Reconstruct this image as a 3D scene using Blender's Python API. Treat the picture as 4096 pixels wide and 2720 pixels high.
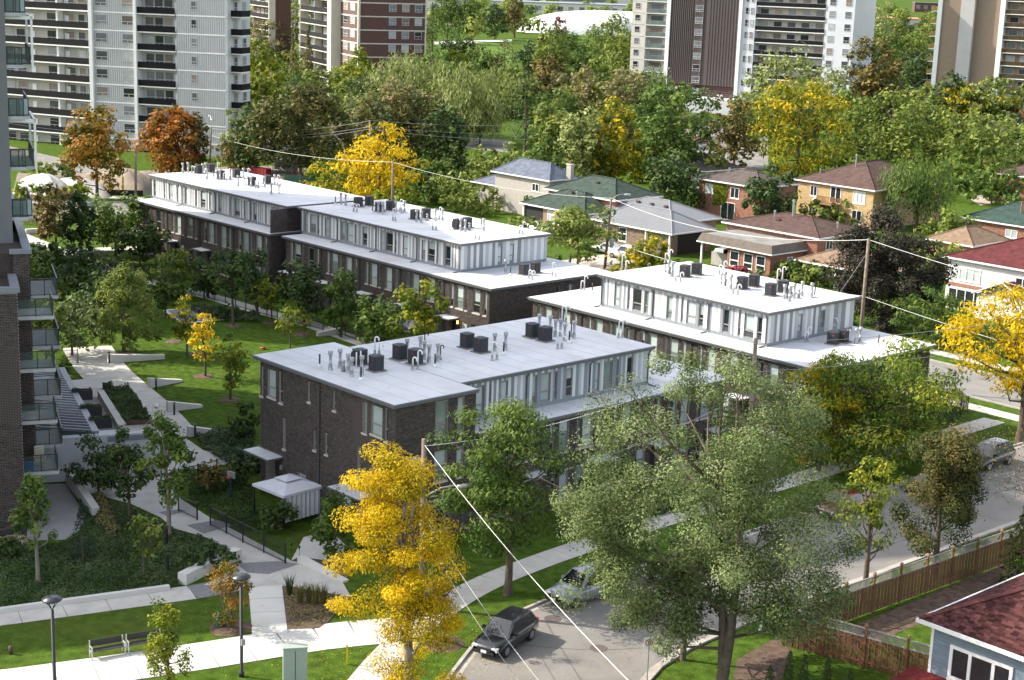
import bpy, math, random
import numpy as np
from mathutils import Vector, Matrix
for o in list(bpy.data.objects): bpy.data.objects.remove(o)
R=math.radians
S=bpy.context.scene; COL=S.collection
# ------------------------------------------------------------------ camera
H=34.0; F=1588.1; PITCH,ROLL,YAW=R(13.0686),R(1.9906),R(137.4994)
_fw=np.array([math.cos(YAW)*math.cos(PITCH),math.sin(YAW)*math.cos(PITCH),-math.sin(PITCH)])
_r0=np.array([math.sin(YAW),-math.cos(YAW),0.0]); _u0=np.cross(_r0,_fw)
_r=math.cos(ROLL)*_r0+math.sin(ROLL)*_u0; _u=-math.sin(ROLL)*_r0+math.cos(ROLL)*_u0
cam=bpy.data.cameras.new('camera'); co=bpy.data.objects.new('camera',cam); COL.objects.link(co)
cam.sensor_width=36; cam.lens=F/1024*36; cam.clip_end=9000; cam.clip_start=.5
co.matrix_world=Matrix(((_r[0],_u[0],-_fw[0],0),(_r[1],_u[1],-_fw[1],0),(_r[2],_u[2],-_fw[2],H),(0,0,0,1)))
S.camera=co
# ------------------------------------------------------------------ light
SUN_AZ=36.0; SUN_EL=37.5            # azimuth the shadows fall towards, elevation
wd=bpy.data.worlds.new('World'); S.world=wd; wd.use_nodes=True
nt=wd.node_tree; bg=nt.nodes['Background']; sk=nt.nodes.new('ShaderNodeTexSky')
sk.sky_type='NISHITA'; sk.sun_disc=False; sk.sun_elevation=R(SUN_EL)
sk.sun_rotation=math.atan2(-math.cos(R(SUN_AZ)),-math.sin(R(SUN_AZ)))
sk.dust_density=2.0; sk.air_density=.9
hs0=nt.nodes.new('ShaderNodeHueSaturation'); hs0.inputs['Saturation'].default_value=.45; nt.links.new(sk.outputs[0],hs0.inputs['Color']); nt.links.new(hs0.outputs[0],bg.inputs[0]); bg.inputs[1].default_value=0.15
sl=bpy.data.lights.new('sun','SUN'); sl.energy=2.9; sl.angle=R(.53); sl.color=(1,.92,.79)
so=bpy.data.objects.new('sun',sl); COL.objects.link(so)
so.rotation_euler=Vector((math.cos(R(SUN_AZ))*math.cos(R(SUN_EL)),math.sin(R(SUN_AZ))*math.cos(R(SUN_EL)),-math.sin(R(SUN_EL)))).to_track_quat('-Z','Y').to_euler()
so.location=(0,0,120)
vs=S.view_settings; vs.view_transform='Standard'; vs.look='None'; vs.gamma=1; vs.use_curve_mapping=False; vs.exposure=1.5
# ------------------------------------------------------------------ pixels to places
def ray(x,y): return _fw+(x-512)/F*_r-(y-340)/F*_u
def G(x,y,z=0.0):
    d=ray(x,y); t=(z-H)/d[2]; return Vector((t*d[0],t*d[1],z))
def O(x,y,z=0.0): return G(x*.43371,y*.43371,z)          # from the 2361 px wide overview
def T(c,r,x,y,z=0.0): return G(256*c+x*.10843,170*r+y*.10843,z)   # from a tile of a 4 x 4 split
def PS(x,y,z=0.0): return G(x/4,y/4,z)                   # from the 4096 px original
def planeY(x,y,Y):
    d=ray(x,y); t=Y/d[1]; return Vector((t*d[0],Y,H+t*d[2]))
def planeX(x,y,X):
    d=ray(x,y); t=X/d[0]; return Vector((X,t*d[1],H+t*d[2]))
def px_at(pt):
    q=np.array(pt,float)-np.array([0,0,H]); w=q@_fw
    return 512+F*(q@_r)/w, 340-F*(q@_u)/w, w
# ------------------------------------------------------------------ materials
MATS={}
def mat(name,col,rough=.8,var=.12,scale=2.0,bump=0.0,metal=0.0,spec=.4,island=0.0,detail=5,bscale=None,objrand=0.0,alpha=1,trans=0.0):
    if name in MATS: return MATS[name]
    m=bpy.data.materials.new(name); m.use_nodes=True; n=m.node_tree; L=n.links; p=n.nodes['Principled BSDF']
    p.inputs['Roughness'].default_value=rough; p.inputs['Metallic'].default_value=metal
    p.inputs['Specular IOR Level'].default_value=spec
    tc=n.nodes.new('ShaderNodeTexCoord'); nz=n.nodes.new('ShaderNodeTexNoise')
    nz.inputs['Scale'].default_value=scale; nz.inputs['Detail'].default_value=detail
    L.new(tc.outputs['Object'],nz.inputs['Vector'])
    rp=n.nodes.new('ShaderNodeValToRGB')
    a=[max(0,c*(1-var)) for c in col]; b=[min(1,c*(1+var)) for c in col]
    rp.color_ramp.elements[0].color=(*a,1); rp.color_ramp.elements[0].position=.3
    rp.color_ramp.elements[1].color=(*b,1); rp.color_ramp.elements[1].position=.7
    L.new(nz.outputs['Fac'],rp.inputs[0]); out=rp.outputs[0]
    if island or objrand:
        src=n.nodes.new('ShaderNodeNewGeometry').outputs['Random Per Island'] if island else n.nodes.new('ShaderNodeObjectInfo').outputs['Random']
        k=island or objrand
        mr=n.nodes.new('ShaderNodeMapRange'); mr.inputs['To Min'].default_value=1-k; mr.inputs['To Max'].default_value=1+k
        L.new(src,mr.inputs['Value']); hs=n.nodes.new('ShaderNodeHueSaturation')
        L.new(mr.outputs[0],hs.inputs['Value']); L.new(out,hs.inputs['Color']); out=hs.outputs[0]
    L.new(out,p.inputs['Base Color'])
    if bump:
        n2=n.nodes.new('ShaderNodeTexNoise'); n2.inputs['Scale'].default_value=bscale or scale*6; n2.inputs['Detail'].default_value=4
        L.new(tc.outputs['Object'],n2.inputs['Vector'])
        bp=n.nodes.new('ShaderNodeBump'); bp.inputs['Strength'].default_value=bump; bp.inputs['Distance'].default_value=.05
        L.new(n2.outputs['Fac'],bp.inputs['Height']); L.new(bp.outputs[0],p.inputs['Normal'])
    if alpha<1: p.inputs['Alpha'].default_value=alpha
    if trans: p.inputs['Transmission Weight'].default_value=trans
    MATS[name]=m; return m
def leafmat(name,stops,tr=.32,rough=.6):
    if name in MATS: return MATS[name]
    m=bpy.data.materials.new(name); m.use_nodes=True; n=m.node_tree; L=n.links; p=n.nodes['Principled BSDF']
    at=n.nodes.new('ShaderNodeAttribute'); at.attribute_name='hue'
    rp=n.nodes.new('ShaderNodeValToRGB'); e=rp.color_ramp.elements
    e[0].position=0; e[0].color=(*stops[0],1); e[1].position=1; e[1].color=(*stops[-1],1)
    for i,s in enumerate(stops[1:-1],1):
        k=e.new(i/(len(stops)-1)); k.color=(*s,1)
    L.new(at.outputs['Fac'],rp.inputs[0]); L.new(rp.outputs[0],p.inputs['Base Color'])
    p.inputs['Roughness'].default_value=rough; p.inputs['Specular IOR Level'].default_value=.16
    t=n.nodes.new('ShaderNodeBsdfTranslucent'); L.new(rp.outputs[0],t.inputs['Color'])
    mx=n.nodes.new('ShaderNodeMixShader'); mx.inputs[0].default_value=tr
    L.new(p.outputs[0],mx.inputs[1]); L.new(t.outputs[0],mx.inputs[2])
    L.new(mx.outputs[0],n.nodes['Material Output'].inputs['Surface']); MATS[name]=m; return m
# ------------------------------------------------------------------ mesh helpers
class MB:
    "collects shapes for ONE mesh object"
    def __init__(s): s.v=[]; s.f=[]; s.m=[]
    def poly(s,pts,mi=0):
        b=len(s.v); s.v+= [tuple(p) for p in pts]; s.f.append(tuple(range(b,b+len(pts)))); s.m.append(mi); return s
    def box(s,x0,x1,y0,y1,z0,z1,mi=0,M=None):
        P=[(x0,y0,z0),(x1,y0,z0),(x1,y1,z0),(x0,y1,z0),(x0,y0,z1),(x1,y0,z1),(x1,y1,z1),(x0,y1,z1)]
        if M is not None: P=[tuple(M@Vector(p)) for p in P]
        b=len(s.v); s.v+=P
        for q in ((3,2,1,0),(4,5,6,7),(0,1,5,4),(1,2,6,5),(2,3,7,6),(3,0,4,7)): s.f.append(tuple(b+i for i in q)); s.m.append(mi)
        return s
    def cbox(s,c,d,mi=0,M=None):
        return s.box(c[0]-d[0]/2,c[0]+d[0]/2,c[1]-d[1]/2,c[1]+d[1]/2,c[2]-d[2]/2,c[2]+d[2]/2,mi,M)
    def prism(s,pts,z0,z1,mi=0,bottom=True):
        n=len(pts); a=sum(pts[i][0]*pts[(i+1)%n][1]-pts[(i+1)%n][0]*pts[i][1] for i in range(n))
        if a<0: pts=pts[::-1]
        g=(lambda z:[(p[0],p[1],z) for p in pts]); b=len(s.v); s.v+=g(z0)+g(z1)
        s.f.append(tuple(range(b+n,b+2*n))); s.m.append(mi)
        if bottom: s.f.append(tuple(range(b+n-1,b-1,-1))); s.m.append(mi)
        for i in range(n):
            j=(i+1)%n; s.f.append((b+i,b+j,b+n+j,b+n+i)); s.m.append(mi)
        return s
    def tube(s,pts,rad,n=6,mi=0,cap=True):
        pts=[Vector(p) for p in pts]; rad=rad if hasattr(rad,'__len__') else [rad]*len(pts)
        b=len(s.v); up=Vector((.31,.2,.93))
        for i,p in enumerate(pts):
            t=(pts[min(i+1,len(pts)-1)]-pts[max(i-1,0)])
            if t.length<1e-9: t=Vector((0,0,1))
            t.normalize(); u=t.cross(up if abs(t.dot(up))<.95 else Vector((1,0,0))).normalized(); w=t.cross(u)
            for k in range(n):
                a=2*math.pi*k/n; s.v.append(tuple(p+rad[i]*(math.cos(a)*u+math.sin(a)*w)))
        for i in range(len(pts)-1):
            for k in range(n):
                a=b+i*n+k; c=b+i*n+(k+1)%n; s.f.append((a,c,c+n,a+n)); s.m.append(mi)
        if cap:
            s.f.append(tuple(b+k for k in range(n-1,-1,-1))); s.m.append(mi)
            e=b+(len(pts)-1)*n; s.f.append(tuple(e+k for k in range(n))); s.m.append(mi)
        return s
    def lathe(s,prof,n=12,c=(0,0,0),mi=0):
        b=len(s.v)
        for r,z in prof:
            for k in range(n):
                a=2*math.pi*k/n; s.v.append((c[0]+r*math.cos(a),c[1]+r*math.sin(a),c[2]+z))
        for i in range(len(prof)-1):
            for k in range(n):
                a=b+i*n+k; d=b+i*n+(k+1)%n; s.f.append((a,d,d+n,a+n)); s.m.append(mi)
        s.f.append(tuple(b+k for k in range(n-1,-1,-1))); s.m.append(mi)
        e=b+(len(prof)-1)*n; s.f.append(tuple(e+k for k in range(n))); s.m.append(mi)
        return s
    def mesh(s,name,mats,smooth=False):
        me=bpy.data.meshes.new(name); me.from_pydata(s.v,[],s.f)
        for m in (mats if isinstance(mats,(list,tuple)) else [mats]): me.materials.append(m)
        if any(s.m): me.polygons.foreach_set('material_index',s.m)
        if smooth: me.polygons.foreach_set('use_smooth',[True]*len(me.polygons))
        me.update(); return me
    def build(s,name,mats,parent=None,smooth=False,loc=None,rotz=0,**kw):
        return put(name,s.mesh(name,mats,smooth),parent,loc,rotz,**kw)
def put(name,me,parent=None,loc=None,rotz=0,**kw):
    o=bpy.data.objects.new(name,me); COL.objects.link(o); o.parent=parent
    if loc is not None: o.location=loc
    if rotz: o.rotation_euler=(0,0,rotz)
    for k,v in kw.items(): o[k]=v
    return o
def thing(name,label,cat,loc=(0,0,0),rotz=0,group=None):
    o=bpy.data.objects.new(name,None); COL.objects.link(o); o.location=loc; o.rotation_euler=(0,0,rotz)
    o.empty_display_size=.3; o['label']=label; o['category']=cat
    if group: o['group']=group
    return o
def tag(o,label,cat,group=None):
    o['label']=label; o['category']=cat
    if group: o['group']=group
    return o
def dup(o,loc=None,rotz=None,label=None,parent=None,scale=None):
    c=o.copy(); COL.objects.link(c); c.parent=parent
    if loc is not None: c.location=loc
    if rotz is not None: c.rotation_euler=(0,0,rotz)
    if label: c['label']=label
    if scale is not None: c.scale=scale
    for ch in o.children: dup(ch,parent=c)
    return c
def fastmesh(name,V,Q,mats,attr=None,mi=None):
    "numpy verts (n,3), faces (m,k)"
    me=bpy.data.meshes.new(name); V=np.asarray(V,np.float32); Q=np.asarray(Q,np.int32); k=Q.shape[1]
    me.vertices.add(len(V)); me.vertices.foreach_set('co',V.ravel())
    me.loops.add(Q.size); me.loops.foreach_set('vertex_index',Q.ravel())
    me.polygons.add(len(Q)); me.polygons.foreach_set('loop_start',np.arange(0,Q.size,k,dtype=np.int32))
    if mi is not None: me.polygons.foreach_set('material_index',np.asarray(mi,np.int32))
    for m in (mats if isinstance(mats,(list,tuple)) else [mats]): me.materials.append(m)
    me.update(calc_edges=True)
    if attr is not None:
        a=me.attributes.new('hue','FLOAT','FACE'); a.data.foreach_set('value',np.asarray(attr,np.float32))
    return me
M_concrete=mat('concrete',(.47,.45,.41),.85,.10,.8,.15)
M_white_conc=mat('pale_concrete',(.56,.545,.505),.85,.07,.6,.1)
M_asphalt=mat('asphalt',(.215,.203,.188),.95,.14,.35,.3,bscale=25,spec=.1)
M_kerb=mat('kerb_concrete',(.36,.33,.295),.9,.2,1.2); M_joint=mat('joint_grit',(.16,.15,.135),.95,.2,3)
M_lawn=mat('lawn_grass',(.056,.098,.013),.95,.42,1.6,1.0,bscale=9,detail=12,spec=.03)
def mottle(m,scale,lo,hi,col,amt):
    n=m.node_tree; L=n.links; p=n.nodes['Principled BSDF']; src=p.inputs['Base Color'].links[0].from_socket
    tc=n.nodes.new('ShaderNodeTexCoord'); nz=n.nodes.new('ShaderNodeTexNoise'); nz.inputs['Scale'].default_value=scale; nz.inputs['Detail'].default_value=7; nz.inputs['Roughness'].default_value=.65; L.new(tc.outputs['Object'],nz.inputs['Vector'])
    mr=n.nodes.new('ShaderNodeMapRange'); mr.inputs['From Min'].default_value=lo; mr.inputs['From Max'].default_value=hi; mr.inputs['To Max'].default_value=amt; L.new(nz.outputs['Fac'],mr.inputs['Value'])
    mx=n.nodes.new('ShaderNodeMix'); mx.data_type='RGBA'; L.new(mr.outputs[0],mx.inputs[0]); L.new(src,mx.inputs[6]); mx.inputs[7].default_value=(*col,1); L.new(mx.outputs[2],p.inputs['Base Color'])
mottle(M_lawn,.12,.48,.72,(.085,.105,.022),.6); mottle(M_lawn,5.0,.55,.75,(.028,.05,.008),.7)
M_field=mat('field_grass',(.085,.14,.025),.95,.3,.05,.5,bscale=3,spec=.03)
M_mulch=mat('mulch',(.105,.068,.046),.95,.4,2.5,.8)
M_soil=mat('bare_soil',(.19,.155,.12),.95,.25,.7,.6)
M_bark=mat('bark',(.115,.088,.065),.95,.3,3,.7)
M_barklight=mat('pale_bark',(.22,.19,.155),.95,.3,3,.6)
M_twig=mat('twig',(.25,.20,.165),.95,.25,4)
mottle(M_concrete,.5,.5,.75,(.33,.30,.26),.6); mottle(M_asphalt,.22,.52,.7,(.12,.115,.11),.6); mottle(M_asphalt,1.3,.6,.72,(.26,.245,.225),.5)
M_black=mat('black_metal',(.018,.019,.021),.45,.1,3,spec=.5)
M_rubber=mat('rubber',(.02,.02,.02),.85,.1,4)
M_white=mat('white_paint',(.74,.74,.72),.55,.05,2)
M_wood=mat('pole_wood',(.20,.155,.115),.9,.25,3,.4)
M_fence=mat('cedar_board',(.145,.066,.034),.9,.25,2.5,.3,objrand=.22)
M_lattice=mat('weathered_lattice',(.27,.25,.235),.9,.15,3)
M_galv=mat('galvanised_steel',(.38,.39,.40),.45,.12,4,metal=.6)
M_glass=mat('dark_glass',(.02,.026,.03),.06,.3,.8,spec=.8)
M_glassb=mat('pale_blind_glass',(.40,.46,.45),.12,.16,.5,spec=.7,objrand=.18)
M_glassg=mat('greenish_glass',(.16,.21,.19),.08,.25,.5,spec=.8,objrand=.3)
M_frame=mat('taupe_window_frame',(.25,.23,.21),.6,.06,3)
M_sill=mat('stone_sill',(.47,.43,.38),.8,.08,4)
# ------------------------------------------------------------------ the setting
def struct(o): o['kind']='structure'; return o
def sheet(name,pts,m,z,parent=None):
    mb=MB(); mb.poly([(p[0],p[1],z) for p in pts]); me=mb.mesh(name,m)
    if me.polygons[0].normal.z<0: me.flip_normals()
    o=put(name,me,parent)
    if not parent: struct(o)
    return o
g=MB(); g.poly([(-3500,-600,0),(600,-600,0),(600,3500,0),(-3500,3500,0)]); struct(g.build('ground',M_lawn))
def resample(pts,step):
    pts=[Vector((p[0],p[1])) for p in pts]; out=[pts[0]]; acc=0
    for a,b in zip(pts,pts[1:]):
        L=(b-a).length; t=step-acc
        while t<=L: out.append(a.lerp(b,t/L)); t+=step
        acc=(acc+L)%step
    if (out[-1]-pts[-1]).length>.2: out.append(pts[-1])
    return out
def offset(pts,d):
    pts=[Vector((p[0],p[1])) for p in pts]; out=[]
    for i,p in enumerate(pts):
        t=(pts[min(i+1,len(pts)-1)]-pts[max(i-1,0)]).normalized(); out.append(p+Vector((-t.y,t.x))*d)
    return out
def smooth(pts,n=2):
    pts=[Vector((p[0],p[1])) for p in pts]
    for _ in range(n):
        q=[pts[0]]
        for a,b in zip(pts,pts[1:]): q+= [a.lerp(b,.25),a.lerp(b,.75)]
        q.append(pts[-1]); pts=q
    return pts
rs=random.Random(5)
def slabwalk(name,pts,w,m,z=.03,step=1.7,th=.03,every=0,m2=None,rows=1):
    "a path of separate slabs"
    base=MB(); L=offset(pts,w/2); Q=offset(pts,-w/2)
    for i in range(len(L)-1): base.poly([(*Q[i],z-.012),(*Q[i+1],z-.012),(*L[i+1],z-.012),(*L[i],z-.012)])
    root=struct(base.build(name,M_joint))
    c=resample(pts,step); k=0
    for a,b in zip(c,c[1:]):
        d=(b-a); ln=d.length
        if ln<.3: continue
        d.normalize(); nrm=Vector((-d.y,d.x)); g_=.018
        for r in range(rows):
            w0=-w/2+r*w/rows+.01; w1=-w/2+(r+1)*w/rows-.01
            q=[a+d*g_+nrm*w0,b-d*g_+nrm*w0,b-d*g_+nrm*w1,a+d*g_+nrm*w1]
            mb=MB(); mb.prism(q,z-.02,z+rs.uniform(-.003,.003)); k+=1
            mb.build('slab',m2 if (every and k%every==0) else m,root)
    return root
def kerb(name,pts,w=.18,h=.12,side=1,step=3.0,root=None):
    c=resample(pts,step)
    for a,b in zip(c,c[1:]):
        d=(b-a); 
        if d.length<.3: continue
        d.normalize(); n=Vector((-d.y,d.x))*side
        q=[a+d*.006,b-d*.006,b-d*.006+n*w,a+d*.006+n*w]
        MB().prism(q,-.02,h+rs.uniform(-.004,.004)).build('kerb_stone',M_kerb,root)
# front street
kl=smooth([(-46,36),(-51.5,42),(-55.6,47.9),(-58.3,52.5),(-59.5,58),(-59.6,66),(-59.6,80),(-59.8,116.5)])
kr=smooth([(-40,41),(-45,48.5),(-48.2,53),(-49.9,57),(-50.4,62),(-50.4,75),(-50.2,90),(-50,116.5)])
def tostrip(name,A,B,m,z):
    n=max(len(A),len(B)); 
    def rs_(P):
        P=[Vector((p[0],p[1])) for p in P]; d=[0]
        for a,b in zip(P,P[1:]): d.append(d[-1]+(b-a).length)
        out=[]
        for i in range(n):
            t=d[-1]*i/(n-1); j=max(k for k in range(len(d)) if d[k]<=t+1e-6); j=min(j,len(P)-2)
            out.append(P[j].lerp(P[j+1],(t-d[j])/max(1e-6,d[j+1]-d[j])))
        return out
    A=rs_(A);B=rs_(B); mb=MB()
    for i in range(n-1): mb.poly([(*B[i],z),(*B[i+1],z),(*A[i+1],z),(*A[i],z)])
    me=mb.mesh(name,m)
    if me.polygons[0].normal.z<0: me.flip_normals()
    return struct(put(name,me))
road=tostrip('road',kl,kr,M_asphalt,.004)
gut=tostrip('road_gutter',kr,offset(kr,.35),M_kerb,.008); gut2=tostrip('road_gutter',offset(kl,-.35),kl,M_kerb,.008)
kerb('kerb',kl,side=1,root=road); kerb('kerb',kr,side=-1,root=road)
mh=MB().lathe([(.48,.008),(.48,.012),(.40,.014),(.38,.010),(.0,.012)],24,(0,0,0)); mh.build('manhole_cover',mat('cast_iron',(.11,.085,.075),.7,.3,9),road,loc=O(1380,1495))
mh.build('manhole_cover',MATS['cast_iron'],road,loc=(-57.3,56.2,0))
# rear street and the parts of it that show
rr=struct(MB().poly([(-330,118.5,.004),(-40,117.4,.004),(-40,125.9,.004),(-330,126.5,.004)]).build('road',M_asphalt))
kerb('kerb',[(-40,125.9),(-150,126.2)],side=-1,root=rr); kerb('kerb',[(-62,117.4),(-150,117.9)],side=1,root=rr)
slabwalk('sidewalk',[(-62.5,114.6),(-140,115.2)],1.7,M_concrete)
slabwalk('sidewalk',[(-40,129.2),(-118,129.6)],1.7,M_concrete)
for pts in ([(-136,126.2),(-128,126.2),(-128.3,141),(-136.5,141)],[(-156,126.2),(-150.5,126.2),(-151,147),(-156.5,147)],[(-108,126),(-104,126),(-104,137),(-108.6,137)]):
    sheet('driveway',pts,mat('driveway_concrete',(.40,.345,.30),.85,.12,.6),.02)
# street beyond the lower left lawns
lr=[O(-60,462),O(70,462),O(320,468),O(480,474)]; lr2=[O(-60,499),O(100,497),O(320,495),O(480,496)]
lroad=tostrip('road',lr,lr2,M_asphalt,.004); kerb('kerb',lr,side=1,root=lroad); kerb('kerb',lr2,side=-1,root=lroad)
slabwalk('sidewalk',[O(-60,438),O(40,446),O(180,452),O(330,458)],1.8,M_white_conc,step=2.2)
# front sidewalk, plaza path and courtyard paths
slabwalk('sidewalk',smooth([(-49,32),(-55.5,41),(-59.8,47.5),(-62.8,54),(-64,60),(-64.7,75),(-64.8,112.5)]),1.9,M_concrete,step=1.55)
slabwalk('plaza_path',smooth([(-72,22),(-68.3,28),(-66.2,34),(-64.3,40),(-63,45),(-61.2,48.7)]),3.2,M_white_conc,step=1.9,rows=2)
slabwalk('plaza_path',[O(615,1350),O(622,1400),O(628,1462)],2.1,M_white_conc,step=1.9,z=.024)
M_paver=mat('grey_paver',(.19,.185,.19),.85,.15,6)
slabwalk('walkway',smooth([O(-60,1434),O(110,1412),O(320,1383),O(480,1362),O(600,1335)]),2.0,M_concrete,step=2.3,every=6,m2=M_paver)
cp=[(178,1112),(190,1134),(300,1162),(370,1194),(400,1219),(472,1239),(540,1275),(560,1300),(470,1350),(580,1352),(650,1350),(810,1378),(770,1310),(672,1294),(480,1192),(415,1150),(395,1090),(520,1072),(560,1050),(470,1040),(430,1012),(380,1040),(370,1100),(260,1108)]
conc=sheet('concourse',[O(*p) for p in cp],M_concrete,.036)
for a,b in (((330,1110),(360,1190)),((420,1120),(365,1125)),((470,1235),(560,1205)),((560,1290),(680,1300)),((600,1350),(690,1295)),((520,1075),(430,1045))):
    A,B=O(*a,.0),O(*b,.0); d=(B-A).normalized(); n=Vector((-d.y,d.x,0))*.012
    MB().prism([A-n,B-n,B+n,A+n],.036,.0395).build('joint',M_kerb,conc)
for q in ([(545,1300),(640,1295),(690,1302),(620,1325),(570,1322)],[(430,1212),(500,1200),(535,1212),(470,1232)],[(365,1182),(415,1175),(430,1180),(385,1192)]):
    sheet('paver_band',[O(*p) for p in q],M_paver,.041,conc)
slabwalk('courtyard_path',smooth([O(200,800),O(232,850),O(275,890),O(340,945),O(395,1010)]),4.3,M_concrete,step=2.4)
slabwalk('courtyard_path',smooth([O(40,540),O(120,572),O(200,602),O(300,640),O(400,664),O(495,686),O(590,716),O(700,742),O(790,774),O(880,806)]),2.1,M_concrete,step=2.1)
slabwalk('courtyard_path',smooth([O(150,582),O(230,574),O(330,572)]),2.3,M_concrete,z=.026,step=2.1)
# planting beds
for q,n in (([(650,1352),(805,1378),(760,1432),(735,1450),(662,1452)],'b'),([(672,1294),(690,1285),(800,1300),(800,1330)],'b')):
    sheet('mulch_bed',[O(*p) for p in q],M_mulch,.045)
sheet('mulch_bed',[(-46.6,66),(-44.6,66),(-44.2,84),(-46.6,84)],M_mulch,.012)
sheet('mulch_bed',[O(1690,1568),O(1700,1520),O(1790,1470),O(1830,1500),O(1800,1568)],M_mulch,.012)
def disc(name,c,r,m,h=.12,parent=None):
    rnd=random.Random(int(c[0]*91+c[1]*7)); mb=MB(); n=16; k=[1+rnd.uniform(-.1,.1) for _ in range(n)]
    rings=[(r,.0),(r*.8,h*.6),(r*.4,h),(.01,h)]
    b=0
    for rr_,z in rings: mb.v+= [(rr_*k[i]*math.cos(2*math.pi*i/n),rr_*k[i]*math.sin(2*math.pi*i/n),z+(.008 if z==0 else rnd.uniform(0,.02))) for i in range(n)]
    for j in range(3):
        for i in range(n): mb.f.append((j*n+i,j*n+(i+1)%n,(j+1)*n+(i+1)%n,(j+1)*n+i)); mb.m.append(0)
    return struct(mb.build(name,m,parent,loc=(c[0],c[1],0),smooth=True))
for p,r in (((1020,1483),1.15),((530,1448),1.15),((470,868),.9),((540,752),.7),((400,788),.8),((455,818),.9),((530,922),.9),((290,815),1.0),((695,772),.9),((625,746),.8)):
    disc('mulch_ring',O(*p),r,M_mulch)
sheet('garage_ramp',[O(*p) for p in ((62,1248),(66,1118),(150,1116),(200,1192),(182,1225),(150,1245))],mat('ramp_concrete',(.27,.26,.25),.9,.12,.6),.03)
rk=random.Random(3); M_seal=mat('crack_sealant',(.06,.058,.055),.8,.2,4)
for a,b,n in (((-57.5,50),(-51,58),9),((-59,70),(-51,72),7),((-55,62),(-54.4,100),16),((-58.5,88),(-51,91),7),((-52.3,60),(-52.8,84),12),((-57,104),(-51,103),6)):
    pts=[Vector((a[0]+(b[0]-a[0])*i/n+rk.uniform(-.25,.25),a[1]+(b[1]-a[1])*i/n+rk.uniform(-.25,.25))) for i in range(n+1)]; L=offset(pts,.025); Q=offset(pts,-.025); mb=MB()
    for i in range(n): mb.poly([(*Q[i],.0075),(*Q[i+1],.0075),(*L[i+1],.0075),(*L[i],.0075)])
    mb.build('crack_seal',M_seal,road)
sheet('asphalt_patch',[(-58.6,64),(-55.5,64.3),(-55.8,68.2),(-58.7,68)],mat('asphalt_patch',(.15,.145,.138),.95,.12,.8,spec=.1),.006,road)
# ------------------------------------------------------------------ walls, bricks, windows
M_brick=mat('dark_brown_brick',(.062,.047,.042),.85,.25,3,.2,island=.38)
M_mortar=mat('grey_mortar',(.33,.295,.27),.95,.12,5)
M_panelw=mat('white_panel',(.60,.61,.61),.6,.04,1,objrand=.05)
M_panell=mat('pale_grey_panel',(.40,.415,.43),.6,.04,1,objrand=.06)
M_panelg=mat('mid_grey_panel',(.205,.225,.245),.6,.05,1,objrand=.08)
M_roofw=mat('white_roof_membrane',(.60,.605,.62),.75,.10,.22,.05,detail=8)
mottle(M_roofw,.35,.5,.72,(.42,.41,.40),.55); mottle(M_roofw,1.7,.6,.74,(.36,.35,.34),.4)
M_fascia=mat('grey_fascia',(.13,.135,.14),.5,.08,3)
M_pipe=mat('grey_downpipe',(.07,.072,.078),.5,.08,3)
M_pvc=mat('white_pvc',(.72,.72,.71),.45,.04,3)
M_door=mat('dark_door',(.035,.034,.036),.5,.1,3)
WC={}
def window(root,ox,oy,th,u0,u1,z0,z1,pane=None,mull=.36,frame=None,sill=True,dep=.13,fw=.055,name='window',bars=(),sub=True,sillm=None):
    frame=frame or M_frame; w,h=u1-u0,z1-z0; key=(round(w,2),round(h,2),mull,frame.name,sill,dep,fw,bars)
    if key not in WC:
        a=MB()
        a.box(0,fw,dep-.05,dep+.02,0,h); a.box(w-fw,w,dep-.05,dep+.02,0,h); a.box(fw,w-fw,dep-.05,dep+.02,0,fw); a.box(fw,w-fw,dep-.05,dep+.02,h-fw,h)
        if mull: a.box(fw,w-fw,dep-.06,dep+.02,h*mull-fw*.7,h*mull+fw*.7)
        for b in bars: a.box(w*b-fw*.5,w*b+fw*.5,dep-.06,dep+.02,fw,h-fw)
        fm=a.mesh('window',frame)
        g_=MB().poly([(fw*.7,dep,fw*.7),(w-fw*.7,dep,fw*.7),(w-fw*.7,dep,h-fw*.7),(fw*.7,dep,h-fw*.7)]).v
        sm=MB().box(-.05,w+.05,-.07,dep,-.13,-.002).mesh('sill',sillm or M_sill) if sill else None
        WC[key]=(fm,g_,sm,{})
    fm,gv,sm,pm=WC[key]; pane=pane or M_glassb
    if isinstance(pane,tuple):
        pk=pane; 
        if pk not in pm:
            (xa,y_,za),(xb,_,_1),(_2,_3,zb_),_4=gv; zm=zb_-(zb_-za)*pk[0]; bl=M_glassb
            pm[pk]=MB().poly([(xa,y_,za),(xb,y_,za),(xb,y_,zm),(xa,y_,zm)],0).poly([(xa,y_,zm),(xb,y_,zm),(xb,y_,zb_),(xa,y_,zb_)],1).mesh('pane',[pk[1],bl])
        pane_me=pm[pk]
    else:
        if pane.name not in pm: pm[pane.name]=MB().poly(gv).mesh('pane',pane)
        pane_me=pm[pane.name]
    c,s=math.cos(th),math.sin(th)
    o=put(name,fm,root,(ox+c*u0,oy+s*u0,z0),th)
    put('pane',pane_me,o)
    if sm: put('sill',sm,o)
    return o
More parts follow.
